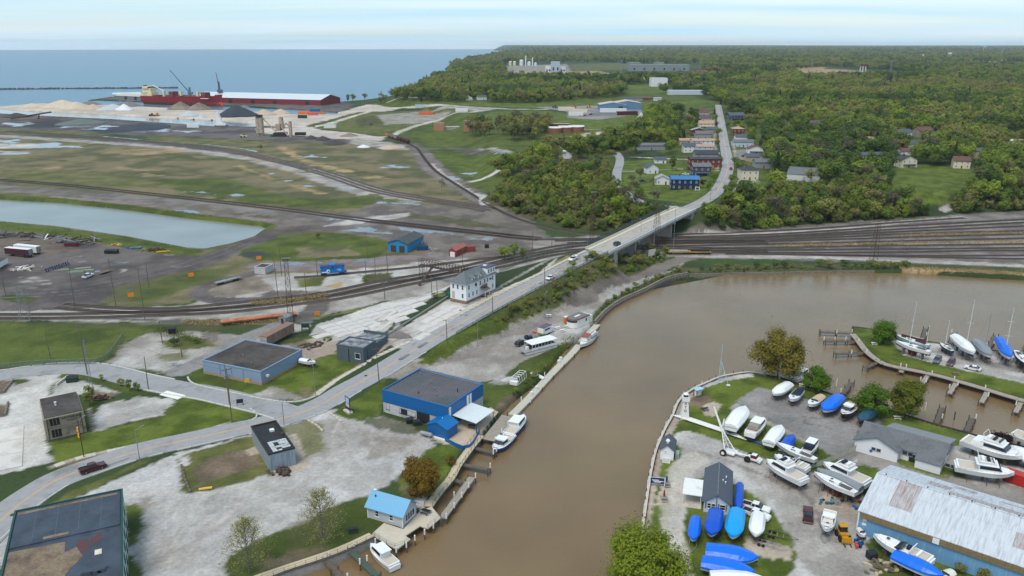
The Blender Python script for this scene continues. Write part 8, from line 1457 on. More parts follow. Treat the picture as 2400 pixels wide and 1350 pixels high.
for x in(-7,0,7):BX(x-.1,-1.4,0,x+.1,1.2,.45).bd('trestle',M_wood,ms)
TB((9.5,0,.5),(14,-.2,.4),.14,6).bd('blue_mast',T_roy,ms)
g=G(1687,893);e=empty('gin_pole',g,0,'tall pale blue mast lifting tripod on the quay','gin pole');LBp=mat('pale_blue_steel',(168,206,226),.5);h_=11.5;TB((-.35,0,0),(0,0,h_),.12,6,.07).tube((.35,.1,0),(0,0,h_*.55),.09,6).bd('pole',LBp,e);b_=NA(G(1707,903))-NA(g);TB((.1,0,h_*.52),tuple(b_),.08,5).bd('leg',LBp,e);BX(b_[0]-.5,b_[1]-.4,0,b_[0]+.5,b_[1]+.4,.15).bd('foot_block',MW,e)
# signs
def sign(px,py,w_,h,z0,m,label,rz,panels=(),frame=MK,name='sign'):
    g=G(px,py);e=empty(name,g,rz,label,'sign');[BX(s*w_/2-.08,-.08,-.2,s*w_/2+.08,.08,z0+h).bd('post',frame,e)for s in(-1,1)];BX(-w_/2+.09,-.06,z0,w_/2-.09,.06,z0+h).bd('panel',m,e)
    for(x0,z_,x1,z1,pm)in panels:BX(x0*w_,-.085,z0+h*z_,x1*w_,-.062,z0+h*z1).bd('printed_area',pm,e)
    return e
SB=mat('sign_dark_blue',(30,44,66),.5);LB2=mat('sign_pale_blue',(170,196,226),.5);PK=mat('sign_pale_pink',(206,186,196),.5)
sign(816,966,2.4,3.6,.9,SB,'tall dark framed pylon sign on the verge near the blue hall',-.9,[(-.42,.55,.42,.95,LB2),(-.42,.2,.42,.5,PK)]);BX(-1.5,-.7,0,1.5,.7,.5).bd('sign_base',M_conc,bpy.data.objects['sign'])
sign(717,781,2.6,2.4,1.2,mat('sign_green',(28,66,58),.6),'dark green sign board at the edge of the concrete lot',.1,[(-.4,.1,.4,.35,M_conc)]);sign(1527,612,4.6,3.0,2.6,M_conc,'weathered pale billboard below the bridge',.6,(),MS,'billboard');sign(1540,1141,3.2,1.5,.9,mat('sign_royal_blue',(24,44,130),.5),'royal blue sign with white lettering on the quay',-.15,[(-.5,.96,.5,1.04,MW),(-.38,.5,.1,.62,MW),(-.3,.32,.42,.44,MW),(-.24,.16,.25,.26,MW)],MW);sign(1744,443,7.5,3.2,.6,mat('sign_white_blue',(206,220,240),.5),'wide white and blue banner sign in front of the cream house',0,[(-.45,.75,.45,.85,SB),(-.2,.45,.2,.6,SB),(-.3,.25,.3,.35,SB)]);sign(563,951,1.6,1.2,.8,MK,'small black sign at the street corner',.3);sign(1634,448,2.6,2.0,.6,MW,'white framed notice sign beside the dark blue house',0,[(-.35,.2,.35,.8,SB)],MW)
for i,(a,c,l)in enumerate([((1562,1138),(20,50,110),'closed dark blue parasol with table on the quay pad'),((1556,1172),(150,16,28),'closed red parasol with table on the quay pad')]):
    g=G(*a);e=empty('parasol',g,0,l,'parasol');CY(0,0,0,2.6,.03,n=6).bd('pole',MS,e);MB().lathe(0,0,Q('.1 1.0 .24 1.3 .16 2.2 .03 2.6'),10).bd('canopy',mat('parasol_%d'%i,c,.7),e);BX(-.7,-.6,.65,.7,.6,.72).bd('table',M_grc,e);[BX(-.7,s*1.0-.15,.4,.7,s*1.0+.15,.45).bd('bench',M_grc,e)for s in(-1,1)]
kk=empty('kiosk',G(1636,928),.5,'small blue roofed kiosk on the quay lawn','kiosk');BX(-1.3,-.9,2.1,1.3,.9,2.3).bd('roof',LBp,kk);[BX(x-.07,y-.07,0,x+.07,y+.07,2.1).bd('post',M_wood,kk)for x in(-1.1,1.1)for y in(-.7,.7)];BX(-1,-.2,.2,1,.2,1.6).bd('panel',MW,kk)
ORD='first second third fourth fifth sixth seventh eighth ninth tenth eleventh twelfth'.split()
def barrels(pts,cols,where,z=0):
    for i,a in enumerate(pts):
        g=G(*a);nm,c=cols[i%len(cols)];CY(0,0,0,.88,.29,n=12).cyl(0,0,.3,.34,.31,n=12).cyl(0,0,.58,.62,.31,n=12).bd('barrel',mat('barrel_'+nm,c,.5),loc=g,label=nm+' barrel, '+ORD[i//2 if len(pts)>9 else i]+' from the left'+((', rear row ' if i%2==0 else ', front row ')if len(pts)>9 else ' ')+where,cat='barrel',group='barrels '+where)
barrels(Q('2004 1272 2010 1270 2006 1280 2012 1278 2020 1277 2016 1284 2008 1286'),[('blue',(20,90,160)),('deep blue',(18,66,130)),('orange red',(206,84,60)),('teal',(30,100,120))],'at the corner of the boat shed')
in_yard='in the junk yard'
barrels([(107+i*5.2+(j*2.5),634-i*1.7+j*4)for i in range(11)for j in range(2)],[('dark navy',(28,44,74)),('navy blue',(24,54,96)),('dull blue',(40,88,130))],in_yard)
for i,(x,y,L_,l)in enumerate([(188,632,9,'first of the long green stacks of timber'),(196,637,8,'second of the long green stacks of timber'),(180,640,6,'third of the long green stacks of timber'),(160,634,5,'short green stack of timber near the barrels')]):
    g=G(x,y);e=empty('timber_stack',g,.35,l+' in the junk yard','timber stack');[BX(-L_/2+ru(-.2,.2),-.9+k*.62,.02+j*.4,L_/2+ru(-.2,.2),-.9+k*.62+.56,.38+j*.4).bd('beam',mat('grey_green_timber',(140,150,132),.9,.15,2),e)for k in range(3)for j in range(2)]
    # junk yard trailers, skips, scrap
def trailer(px,py,to,m,label,L=14,W=2.6,h=4.0,roof=None,wheels=True):
    g=G(px,py);e=empty('semi_trailer',g,ang_px((px,py),to),label,'trailer');BX(-L/2,-W/2,1.1,L/2,W/2,h).bd('box_body',m,e);BX(-L/2,-W/2,h,L/2,W/2,h+.06).bd('roof',roof or MW,e);BX(L/2,-W/2+.1,1.2,L/2+.06,W/2-.1,h-.1).bd('rear_door',M_tin,e)
    if wheels:[MB().wheel(x,s*W*.42,.5,.5,.5).bd('wheel',MT,e)for x in(L*.3,L*.4)for s in(-1,1)];BX(-L*.3,-.8,0,-L*.27,.8,1.1).bd('landing_leg',MK,e)
trailer(46,601,(80,604),mat('maroon_trailer',(72,26,42),.5,.08,1),'long maroon semi trailer with white roof in the junk yard');trailer(66,594,(95,597),MW,'white semi trailer parked behind the maroon one');trailer(-2,630,(20,616),MW,'white mobile cabin at the left edge of the yard',13,3.2,3.4,M_tar,False)
bin_(168,577,mat('dark_red_skip',(120,24,40),.6),'dark red open skip in the junk yard',6,2.4,1.7,.0);bin_(262,594,mat('dark_green_skip',(30,44,36),.6),'dark green skip in the junk yard',6,2.4,1.6,0)
def heap(px,py,w_,h,n,mats,label,name='scrap_heap',long=0.25):
    g=G(px,py);e=empty(name,g,ru(-.3,.3),label,'scrap heap','scrap heaps')
    for k in range(n):
        x=np.random.normal()*w_*.35;y=np.random.normal()*w_*.2;L_=ru(.3,1)*w_*long;o_=BX(-L_,-.25,-.15,L_,.25,.2).bd('scrap_piece',random.choice(mats),e,loc=(x,y,max(.1,h*(1-abs(x)/w_-abs(y)/w_)*random.random())),rz=ru(0,3));o_.rotation_euler[1]=ru(-.35,.35)
RS=[MR,M_tie,MS,MC2];heap(35,553,16,1.6,26,[MR,M_tie],'rusty scrap heap at the left bank of the basin');heap(120,555,14,1.2,22,[MR,MS,MW],'mixed scrap heap of sheets and beams below the bank');heap(190,565,20,1.2,30,RS,'long heap of boards and scrap along the bank');heap(278,575,5,1.0,14,[mat('machine_yellow',(206,150,30)),M_conc],'heap of yellow bundles by the basin bank');heap(312,582,6,1.6,14,[mat('royal_blue_metal',(20,96,150)),MS],'heap of blue sheets by the basin bank');heap(365,586,8,1.2,16,[MR,M_tie],'brown scrap heap next to the yellow pipe');heap(60,630,10,.7,22,[M_conc,MW,mat('tan_concrete',(206,188,152))],'low heap of pale bundles below the trailers');heap(660,1108,4.5,1.2,26,[MR,M_tie],'rusty pipe heap against the narrow shed');heap(2075,1330,4.5,.7,24,[M_wood,mat('pale_timber',(196,180,146))],'scattered firewood pile by the boat shed');heap(1010,585,6,.6,14,[MC2],'pale slabs dumped in front of the blue shed');heap(735,808,7,.4,18,[M_tie,MR],'old timbers lying on the rubble lot');heap(2025,1190,4,.9,16,[MR,mat('royal_blue_metal',(20,96,150)),MK,MS],'clutter of drums and gear at the shed door');heap(1955,1178,4,.8,12,[mat('barrel_teal',(30,100,120)),MS,MK],'clutter of pumps on the concrete slab');heap(1840,1075,4,.5,14,[M_wood,M_tie],'old wooden cradle timbers by the crane');heap(230,935,5,1.0,18,[M_tie,MR],'brown brush pile behind the gravel lot')
TB((-3,0,.4),(3,0,.5),.45,8).bd('yellow_pipe',mat('machine_yellow',(206,150,30)),loc=G(383,592),rz=.35,label='yellow pipe section lying by the basin bank',cat='pipe');TB((-1.4,0,.35),(1.4,0,.35),.3,8).bd('concrete_barrier',mat('barrier_yellow',(230,186,80)),loc=G(482,1148),rz=.3,label='yellow barrier lying at the edge of the gravel lot',cat='barrier')
for i,a in enumerate([(308,700),(449,652),(607,612)]):g=G(*a);e=empty('warning_sign',g,.3,'orange sign board %s'%['on the grass mound near the tracks','above the loop road','by the mauve mud road'][i],'sign','orange signs');BX(-1.1,-.05,.8,1.1,.05,2.4).bd('panel',mat('sign_orange',(240,140,30),.5),e);[BX(s*.9-.05,-.05,-.1,s*.9+.05,.05,.8).bd('post',MK,e)for s in(-1,1)]
g=G(744,742);e=empty('warning_sign',g,.3,'orange sign board beside the crossing puddle','sign','orange signs');BX(-.9,-.05,.6,.9,.05,2.0).bd('panel',mat('sign_orange',(240,140,30)),e)
g=G(580,905);e=empty('warning_sign',g,.2,'small yellow diamond sign in front of the warehouse','sign');BX(-.6,-.04,1.2,.6,.04,2.4).bd('panel',mat('sign_yellow',(240,180,30),.5),e);BX(-.05,-.03,0,.05,.03,1.2).bd('post',MK,e)
# ------------------------------------------------------------ rolling stock
def bogies(e,L,z=0):
    for x in(-L*.36,L*.36):
        b_=BX(x-1.1,-1.0,.45,x+1.1,1.0,.8).bd('bogie',MK,e);[MB().wheel(x+dx,s*.74,.45,.45,.14).bd('wheel',MR,b_)for dx in(-.8,.8)for s in(-1,1)]
cb=G(780,645);e=empty('caboose',(cb[0],cb[1],.4),ang_px((757,647),(806,643)),'bright blue railway caboose with white lettering on the siding','caboose');M_cb=mat('caboose_blue',(0,110,190),.45,.06,1)
BX(-5.0,-1.5,1.0,5.0,1.5,3.9).bd('body',M_cb,e);BX(-5.2,-1.6,3.9,5.2,1.6,4.1).bd('roof',mat('caboose_roof',(50,74,112),.7),e);BX(-1.2,-1.7,3.2,1.2,1.7,4.7).bd('cupola',M_cb,e);BX(-.5,-1.76,3.4,.5,-1.7,4.0).bd('window',MG,e);bogies(e,10.5);[BX(s*5.0-.5,-1.5,.9,s*5.0+.9 if s>0 else-4.5,1.5,1.05).bd('end_platform',MK,e)for s in(1,)]
BX(-4.7,-1.53,1.35,-2.3,-1.5,1.75).bd('stripe',MW,e);r_=MB().lathe(0,0,[(.75,0),(.75,.03)],16).bd('emblem',MW,e,loc=(-1.9,-1.5,1.95));r_.rotation_euler=(PI/2,0,0);r_=MB().lathe(0,0,[(.4,0),(.4,.05)],14).bd('emblem_centre',M_cb,e,loc=(-1.75,-1.5,1.9));r_.rotation_euler=(PI/2,0,0);BX(1.8,-1.53,2.3,3.6,-1.5,2.6).box(2.3,-1.53,1.85,3.6,-1.5,2.1).bd('number_panel',LB2,e)
g=G(652,800);e=empty('boxcar',(g[0],g[1],.3),ang_px((627,801),(682,772)),'weathered brown box car standing behind the warehouse','box car');L_=14.5;BX(-L_/2,-1.45,.9,L_/2,1.45,3.9).bd('body',mat('faded_boxcar',(150,124,112),.85,.15,1,stretch=(3,3,.4),dirt=(110,84,74),dirt_amt=.5),e);BX(-L_/2-.1,-1.55,3.9,L_/2+.1,1.55,4.05).bd('roof',mat('boxcar_roof',(142,112,100),.85,.15,1),e);BX(-1.4,-1.5,1.0,1.4,-1.45,3.7).bd('sliding_door',mat('faded_boxcar',(150,124,112)),e);bogies(e,L_);BX(-L_/2-.06,-1.3,1.0,-L_/2,1.3,3.8).bd('end_wall',mat('pale_end',(176,168,160)),e)
g=G(608,752);e=empty('flat_wagon',(g[0],g[1],.4),ang_px((546,757),(676,742)),'long orange rusty flat wagon beside the tracks','wagon');L_=26;BX(-L_/2,-1.4,.8,L_/2,1.4,1.2).bd('deck',mat('orange_rust',(196,124,84),.9,.25,.8,dirt=(140,80,56),dirt_amt=.4),e);[BX(-L_/2,s*1.3-.1,.3,L_/2,s*1.3+.1,.8).bd('side_sill',MR,e)for s in(-1,1)];bogies(e,L_)
for i,(x,l)in enumerate([(1590,'left yellow flat wagon with spares under the bridge'),(1640,'right yellow flat wagon with black load under the bridge')]):
    g=G(x,596);e=empty('flat_wagon',(g[0],g[1],.4),ang_px((1570,595),(1665,596)),l,'wagon');L_=10;BX(-L_/2,-1.4,.8,L_/2,1.4,1.2).bd('deck',mat('machine_yellow',(206,150,30)),e);BX(-L_/2+.6,-1.1,1.2,L_/2-.6,1.1,2.2 if i else 1.6).bd('load',MK if i else MC2,e);bogies(e,L_)
g=G(560,662);e=empty('flat_trailer',g,ang_px((510,668),(562,655)),'grey flatbed trailer inside the loop road','trailer');BX(-6,-1.2,1.0,6,1.2,1.3).bd('deck',M_tin,e);[MB().wheel(x,s*1.0,.5,.5,.4).bd('wheel',MT,e)for x in(-4,-3,3,4)for s in(-1,1)];e.location=G(535,662)
g=G(247,640);e=empty('flat_trailer',g,ang_px((228,643),(256,635)),'flat trailer hitched behind the white pickup','trailer');BX(-3,-1,.6,3,1,.75).bd('deck',M_wood,e);[MB().wheel(x,s*1.05,.35,.35,.25).bd('wheel',MT,e)for x in(-.5,.5)for s in(-1,1)]
# boat trailers on the slab
for i,(a,to,l)in enumerate([((1795,1278),(1840,1290),'empty galvanised boat trailer on the concrete pad'),((1818,1258),(1835,1262),'small dark utility trailer by the white wrapped boat')]):
    g=G(*a);e=empty('boat_trailer',g,ang_px(a,to),l,'trailer');[BX(-2.6,s*.8-.05,.5,2.4,s*.8+.05,.6).tube((2.4,s*.8,.55),(4.4,0,.55),.05,4).bd('rail',MS if i==0 else MK,e)for s in(-1,1)];[BX(x,-.8,.5,x+.1,.8,.58).bd('crossbar',MS,e)for x in(-2.2,-1,.2,1.4)];[MB().wheel(x,s*.95,.33,.33,.24).bd('wheel',MT,e)for x in(-1.2,-.4)for s in(-1,1)]
    # fences and low walls
def fence(px,h,label,m=None,step=3.0,posts=True):
    p=gline(px,2.0);e=empty('chain_link_fence',(0,0,0),label=label,cat='fence');strip(MB(),p,-.015,.015,h,h-.1).bd('mesh',m or fm2,e);q,_=rsm(p,step);[link_mesh('post',fpd2,e,tuple(a))for a in q];strip(MB(),p,-.03,.03,h+.04,.07).bd('top_rail',MS,e)
fm2=bpy.data.materials.new('fine_chain_link');fm2.use_nodes=True;b_=fm2.node_tree.nodes['Principled BSDF'];SI(b_,'Base Color',(.10,.15,.12,1));SI(b_,'Alpha',.28);SI(b_,'Roughness',.7)
o_=CY(0,0,-.2,1.9,.045,n=6).bd('tmp',MS);fpd2=o_.data;bpy.data.objects.remove(o_)
fence(Q('-60 872 0 866 90 857 180 854 245 846 290 790'),1.8,'green chain link fence round the grass field');fence(Q('1170 640 1240 610 1330 585 1385 570'),1.8,'chain link fence beyond the ramp parking lot');fence([(2040,1040),(1905,1098),(1850,1080)],1.5,'pale panel fence behind the stored boats',M_float)
prl=empty('pipe_barrier',(0,0,0),label='grey pipe barrier between the concrete lots',cat='barrier');p=gline(Q('905 792 940 768 1000 730 1045 702 1060 694'),2);pp=p.copy();pp[:,2]+=.7
mb=MB();[mb.tube(pp[i],pp[i+1],.3,6)for i in range(len(pp)-1)];mb.bd('pipe',mat('pipe_grey_green',(128,136,136),.7,.12,2),prl);[BX(-.15,-.15,-.3,.15,.15,.5).bd('support',MC2,prl,loc=tuple(a))for a in p[::3]]
for i,q_ in enumerate([[(20,945),(12,975)],[(32,893),(8,922)],[(160,884),(132,905)],[(425,1090),(432,1120),(446,1155)],[(720,985),(745,1000),(756,1012)],[(772,968),(790,982),(800,990)]]):
    p=gline(q_,1.0);e=empty('low_wall',(0,0,0),label=['stone retaining wall at the left plant lot, lower','stone retaining wall at the left plant lot, upper','pale block wall by the green skip','tie wall left of the bare dirt patch','row of yellowish kerb blocks by the gravel entrance','row of kerb blocks below the pylon sign'][i],cat='wall');q2,_=rsm(p,1.6)
    for j in range(len(q2)-1):a,c=q2[j],q2[j+1];o_=BX(-.72,-.25,-.1,.72,.25,.7 if i<3 else.35).bd('block',[M_stone,M_stone,M_conc,M_wood,mat('tan_concrete',(206,188,152)),M_conc][i],e,loc=tuple((a+c)/2),rz=math.atan2(c[1]-a[1],c[0]-a[0]))
    # concrete slabs of the two big lots
def slabs(poly,ang,w_,l_,label,m):
    pts=NA([G(*q)[:2]for q in poly]);e=empty('concrete_lot',(0,0,0),label=label,kind='structure');c,s=math.cos(ang),math.sin(ang);rot=NA([[c,s],[-s,c]]);rp_=pts@rot.T;lo,hi=rp_.min(0),rp_.max(0);me_=None;cnt=0
    for x in np.arange(lo[0],hi[0],l_):
        for y in np.arange(lo[1],hi[1],w_):
            cc=NA([x+l_/2,y+w_/2])@rot
            if sdf(NA([cc[0]]),NA([cc[1]]),pts)[0]>-min(w_,l_)*.45:continue
            if me_ is None:o_=BX(-l_/2+.09,-w_/2+.09,-.5,l_/2-.09,w_/2-.09,.0).bd('tmp',m);me_=o_.data;bpy.data.objects.remove(o_)
            ex=NA([c,s])*l_*.45;ey=NA([-s,c])*w_*.45;hx=(GZ(*(cc+ex))-GZ(*(cc-ex)))/(l_*.9);hy=(GZ(*(cc+ey))-GZ(*(cc-ey)))/(w_*.9);cnt+=1
            if cnt>290:continue
            o_=link_mesh('slab',me_,e,(cc[0],cc[1],GZ(*cc)+.15+ru(-.012,.012)),ang);o_.rotation_euler=(math.atan(hy),-math.atan(hx),ang)
M_slab=mat('lot_slab_concrete',(210,206,202),.92,.07,.35,dirt=(178,172,166),dirt_amt=.35,dscale=.2,rnd=.05)
slabs(Q('735 792 752 764 900 712 1000 694 1040 688 985 730 925 770 860 780 790 796'),ang_px((790,775),(960,715)),3.6,6.2,'pale slabbed concrete lot beside the tracks',M_slab);slabs(Q('955 815 995 745 1060 712 1100 722 1150 700 1180 690 1040 768'),ang_px((960,812),(1150,708)),3.6,6.2,'slabbed concrete lot in front of the white lodging house',M_slab);slabs(Q('40 925 112 900 108 940 103 985 104 1040 112 1080 20 1100 -60 1115 -60 1000 30 985'),ang_px((110,1075),(108,940)),5.5,8.0,'bright concrete apron left of the plant office',mat('apron_concrete',(218,214,208),.92,.07,.3,dirt=(176,168,158),dirt_amt=.4,dscale=.16,rnd=.05))
# ------------------------------------------------------------ harbour, stockpiles, distant industry
def mpp(py):return(HC/max(.004,(SP+(py-675)/FPX*CP)))/FPX
M_p={'sand':mat('pile_sand',(206,190,170),1,.12,.3,bump=.3),'tan':mat('pile_tan',(196,176,156),1,.12,.3),'lgrey':mat('pile_light_grey',(190,194,198),1,.1,.3),'white':mat('pile_white',(222,224,228),1,.06,.3),'grey':mat('pile_grey',(124,120,118),1,.15,.3),'brown':mat('pile_brown_grey',(142,130,118),1,.2,.15,dirt=(110,100,92),dirt_amt=.5,dscale=.06),'coal':mat('pile_coal',(58,64,76),.95,.12,.3),'dark':mat('pile_dark',(74,68,68),1,.15,.3),'green':mat('pile_green_grey',(104,114,110),1,.1,.3)}
def pile(px,py,wpx,hpx,k,label,dpx=None,n=30,seed=0):
    g=G(px,py);s=mpp(py);w_=wpx*s/2;h=hpx*s*.92;d_=(dpx or wpx*.8)*s/2;rs=np.random.RandomState(int(px*7+py));mb=MB();rings=9;ph=rs.uniform(0,6.28,4);secs=[]
    for j in range(rings):
        t_=j/(rings-1);r_=1-t_;row=[]
        for i in range(n):
            a=2*PI*i/n;f=1+.13*math.sin(2*a+ph[0])+.08*math.sin(3*a+ph[1])+.05*math.sin(7*a+ph[2]);z=h*(1-r_**1.15)*(1 if t_<.9 else.985)+rs.normal()*h*.012*(0<j<rings-1);row.append((w_*f*max(r_,.03)*math.cos(a),d_+d_*f*max(r_,.03)*math.sin(a),z-.3*(j==0)))
        secs.append(row)
    mb.loft(secs);mb.bd('stockpile',M_p[k],loc=g,smooth=True,label=label,cat='stockpile',group='stockpiles')
for a in[(120,255,110,19,'sand','big pale sand stockpile, left peak of the long heap'),(160,257,80,17,'sand','pale sand stockpile, right peak of the long heap'),(60,253,60,10,'sand','low pale sand stockpile at the tip of the spit'),(205,259,60,14,'tan','tan stockpile between the sand and the grey heaps'),(198,247,52,9,'grey','dark grey stockpile behind the tan heap'),(250,260,70,15,'lgrey','light grey stockpile beside the white one'),(282,260,46,16,'white','brightest white stockpile by the slip'),(285,251,64,12,'grey','dark grey stockpile behind the white heap'),(412,258,66,19,'brown','brown grey stockpile in front of the ship, left of two'),(457,259,62,18,'brown','brown grey stockpile in front of the ship, right of two'),(435,274,54,14,'lgrey','light grey cone shaped stockpile at the slip edge'),(468,276,30,6,'lgrey','small grey stockpile beside the cone'),(540,276,92,29,'coal','tall black coal stockpile behind the white crane'),(566,254,44,11,'grey','grey stockpile behind the coal heap'),(610,271,56,14,'tan','tan stockpile right of the coal, left of two'),(652,268,46,12,'tan','tan stockpile right of the coal, right of two'),(20,277,64,11,'dark','dark maroon stockpile at the left edge'),(85,287,80,8,'dark','low dark stockpile under the conveyor'),(165,294,110,12,'green','low green grey stockpile on the wet yard'),(300,307,150,13,'coal','long low black stockpile on the wet yard'),(725,327,34,9,'dark','dark stockpile below the asphalt plant, left of three'),(752,330,42,10,'dark','dark stockpile below the asphalt plant, middle of three'),(778,341,60,10,'dark','dark stockpile below the asphalt plant, right of three'),(815,321,42,8,'brown','brown stockpile beside the pale lane'),(850,347,30,7,'white','small pale stockpile near the marsh'),(912,350,66,7,'tan','low sandy mound beside the hopper wagons'),(935,795,60,16,'grey','grey gravel heap at the end of the concrete lot'),(1192,895,40,9,'lgrey','small rubble heap on the bank behind the blue hall')]:pile(*a[:5],a[5],dpx=a[2]*(.5 if a[1]>400 else.95))
# red cargo ship
a,b_=NA(P(523,252,WL)),NA(P(338,245,WL));d_=a-b_;L=float(np.linalg.norm(d_[:2]));c=(a+b_)/2;sh=empty('cargo_ship',(c[0],c[1],WL+.4),math.atan2(d_[1],d_[0]),'long red bulk cargo ship moored among the stockpiles','ship')
W=17;b1,b2,dk=hull(L,W,14.5,5.0,full=.86,stern=.75,keel_rise=.05,n=24)
b1.bd('lower_hull',mat('ship_orange_red',(206,96,70),.6,.1,.1),sh);b2.bd('upper_hull',mat('ship_crimson',(150,24,40),.5,.06,.1),sh);deck_strip(sh,dk,mat('ship_deck_red',(128,60,56),.8),inset=.4,up=-.6)
M_cream=mat('ship_cream',(232,216,176),.6,.06,.3);zd=14.5
BX(-L*.47,-7,zd,-L*.34,7,zd+6).box(-L*.46,-6,zd+6,-L*.355,6,zd+12).box(-L*.45,-7.5,zd+12,-L*.38,7.5,zd+15.5).bd('superstructure',M_cream,sh);BX(-L*.465,-2.5,zd+12,-L*.445,2.5,zd+17).bd('funnel',MK,sh);BX(-L*.379,-7,zd+13,-L*.377,7,zd+14.6).bd('bridge_windows',MG,sh)
for i in range(3):
    for k in range(4):BX(-L*.453+k*2.6,-7.05,zd+1+i*2,-L*.453+k*2.6+1,-6.95,zd+2+i*2).bd('porthole',MG,sh)
for f_ in(-.22,.0,.21):BX(L*f_-1.6,-2,zd-.5,L*f_+1.6,2,zd+9).bd('crane_pedestal',M_cream,sh)
TB((-L*.21,0,zd+8),(-L*.36,0,zd+17),.6,6).bd('cargo_boom',MW,sh)
for f_,w_,h_ in((-.1,9,8),(.30,9,8)):BX(L*f_-w_/2,-6,zd,L*f_+w_/2,6,zd+h_).bd('hatch_cover',mat('ship_hatch',(132,62,60),.8),sh)
for f_ in(-.3,-.02,.1,.18):BX(L*f_-5,-6.5,zd-.4,L*f_+5,6.5,zd+1.6).bd('hatch_coaming',mat('ship_hatch',(132,62,60)),sh)
BX(L*.44,-5,zd+3,L*.48,5,zd+5).bd('forecastle',mat('ship_crimson',(150,24,40)),sh);BX(L*.28,-8.6,zd-1.6,L*.38,-8.5,zd-.6).bd('name_panel',MW,sh)
# harbour warehouses and cranes
M_rw=mat('barn_red_cladding',(132,42,48),.7,.08,.2,stretch=(1,1,.1));M_rr=mat('bright_pale_roof',(214,220,226),.5,.05,.2)
def ware(A,B,D,h,rise,wm,rm,label,doors=()):
    a,b_=NA(G(*A)),NA(G(*B));d_=b_-a;L=float(np.linalg.norm(d_[:2]));e,L,D,r=bldg('harbour_warehouse',label,0,0,0,h,wm,rm,'gx',rise,.6,org=(tuple(a),math.atan2(d_[1],d_[0]),L,D),cat='warehouse')
    for f_ in doors:panel(e,L,D,0,L*f_,0,7,6,MK,'doorway',.15)
ware((455,239),(752,247),62,8.5,7,M_rw,M_rr,'very long red harbour warehouse with pale roof',(.13,.3,.48,.65,.9));ware((268,232),(360,236),40,6,3,mat('grey_cladding',(120,128,136),.7),mat('grey_metal_roof',(196,190,182),.6),'grey harbour shed left of the ship',(.3,.55));ware((265,228),(330,226.5),30,5,2.5,M_rr,M_rr,'low white roofed shed at the pier end')
def hcrane(px,py,tip,label,m,h0=22):
    g=NA(G(px,py));s=mpp(py);e=empty('harbour_crane',tuple(g),0,label,'crane','harbour cranes');t_=NA([(tip[0]-px)*s,-2.0,(py-tip[1])*s*1.0])
    BX(-5,-5,0,5,5,3.5).bd('undercarriage',MK,e);MB().loft([[(x*1.7,y*1.7,3.5)for x,y in((-1,-1),(1,-1),(1,1),(-1,1))],[(x*1.2,y*1.2,h0)for x,y in((-1,-1),(1,-1),(1,1),(-1,1))]]).bd('tower',m,e);BX(-3,-3,h0*.45,4.5,3,h0*.6).bd('machine_house',m,e)
    bmn=MB();r0=NA([0,0,h0*.55]);off=[NA([0,y,z])for y,z in((-1.1,-.9),(1.1,-.9),(0,1.0))];[bmn.tube(r0+o,t_+o*.3,.28,4)for o in off]
    for k in range(10):q0=r0+(t_-r0)*k/10;q1=r0+(t_-r0)*(k+1)/10;[bmn.tube(q0+off[i]*(1-k*.07),q1+off[(i+1)%3]*(1-(k+1)*.07),.14,3)for i in range(3)]
    bmn.bd('boom',m,e);TB(t_,(0,0,h0+1.5),.1,3).tube((t_[0],t_[1],t_[2]),(t_[0]+2,t_[1],t_[2]*.45),.08,3).bd('cable',MK,e)
M_tl=mat('crane_teal_grey',(92,120,134),.6,.1,.3);hcrane(447,234,(407,166),'grey green harbour crane with long boom over the ship',M_tl);hcrane(517,238,(514,171),'harbour crane with upright boom at the ship bow',mat('crane_slate',(84,94,112),.6),34)
g=G(517,295);e=empty('crawler_crane',g,0,'white crawler crane on the slip edge','crane');s=mpp(295);BX(-7,-3,0,9,3,3).bd('crawler_base',MK,e);BX(-5,-3,3,7,3,5).bd('house',MW,e);MB().loft([[(-4,-2.5,5),(4,-2.5,5),(4,2.5,5),(-4,2.5,5)],[(-4.5,-1.5,19),(-1.5,-1.5,19),(-1.5,1.5,19),(-4.5,1.5,19)]]).bd('tower',MW,e);TB((3,0,5),(-3,0,22),.4,4).tube((5,0,4),(8,0,12),.3,4).bd('boom',MW,e)
# asphalt plant
ap=empty('asphalt_plant',G(650,320),0,'beige asphalt mixing plant with silos, tower and conveyors','plant');s=mpp(318);M_bg=mat('plant_beige',(190,172,152),.8,.15,.4,dirt=(120,104,92),dirt_amt=.4)
for x in(-46,-39):CY(x*s,6,3,20,2.6,n=14).cyl(x*s,6,0,3,1.6,n=8).bd('silo',M_bg,ap)
BX(-48*s,3,20,-36*s,9,22.5).bd('silo_house',MK,ap);BX(-3*s,0,6,8*s,7,13).bd('mixing_tower',M_bg,ap);CY(8*s,6,8,20,3.4,2.2,n=14).bd('drum_tower',M_bg,ap);BX(28*s,0,0,33*s,5,16).bd('filter_stack',M_bg,ap);BX(-8*s,-2,0,20*s,8,4).bd('lower_works',MK,ap)
for a_,b2_ in(((-34,8,18),(2,2,2)),((6,3,12),(26,-2,1)),((20,4,14),(10,4,7)),((20,4,14),(30,4,9))):TB((a_[0]*s,a_[1],a_[2]),(b2_[0]*s,b2_[1],b2_[2]),.7,5).bd('conveyor',M_bg,ap)
for k in range(5):BX((42+k*5)*s,-2,1.5,(46+k*5)*s,3,4.5).bd('feed_bin',MK,ap)
BX(-14*s,-6,0,-8*s,-3,3).bd('green_tank',mat('green_tank',(24,120,70)),ap)
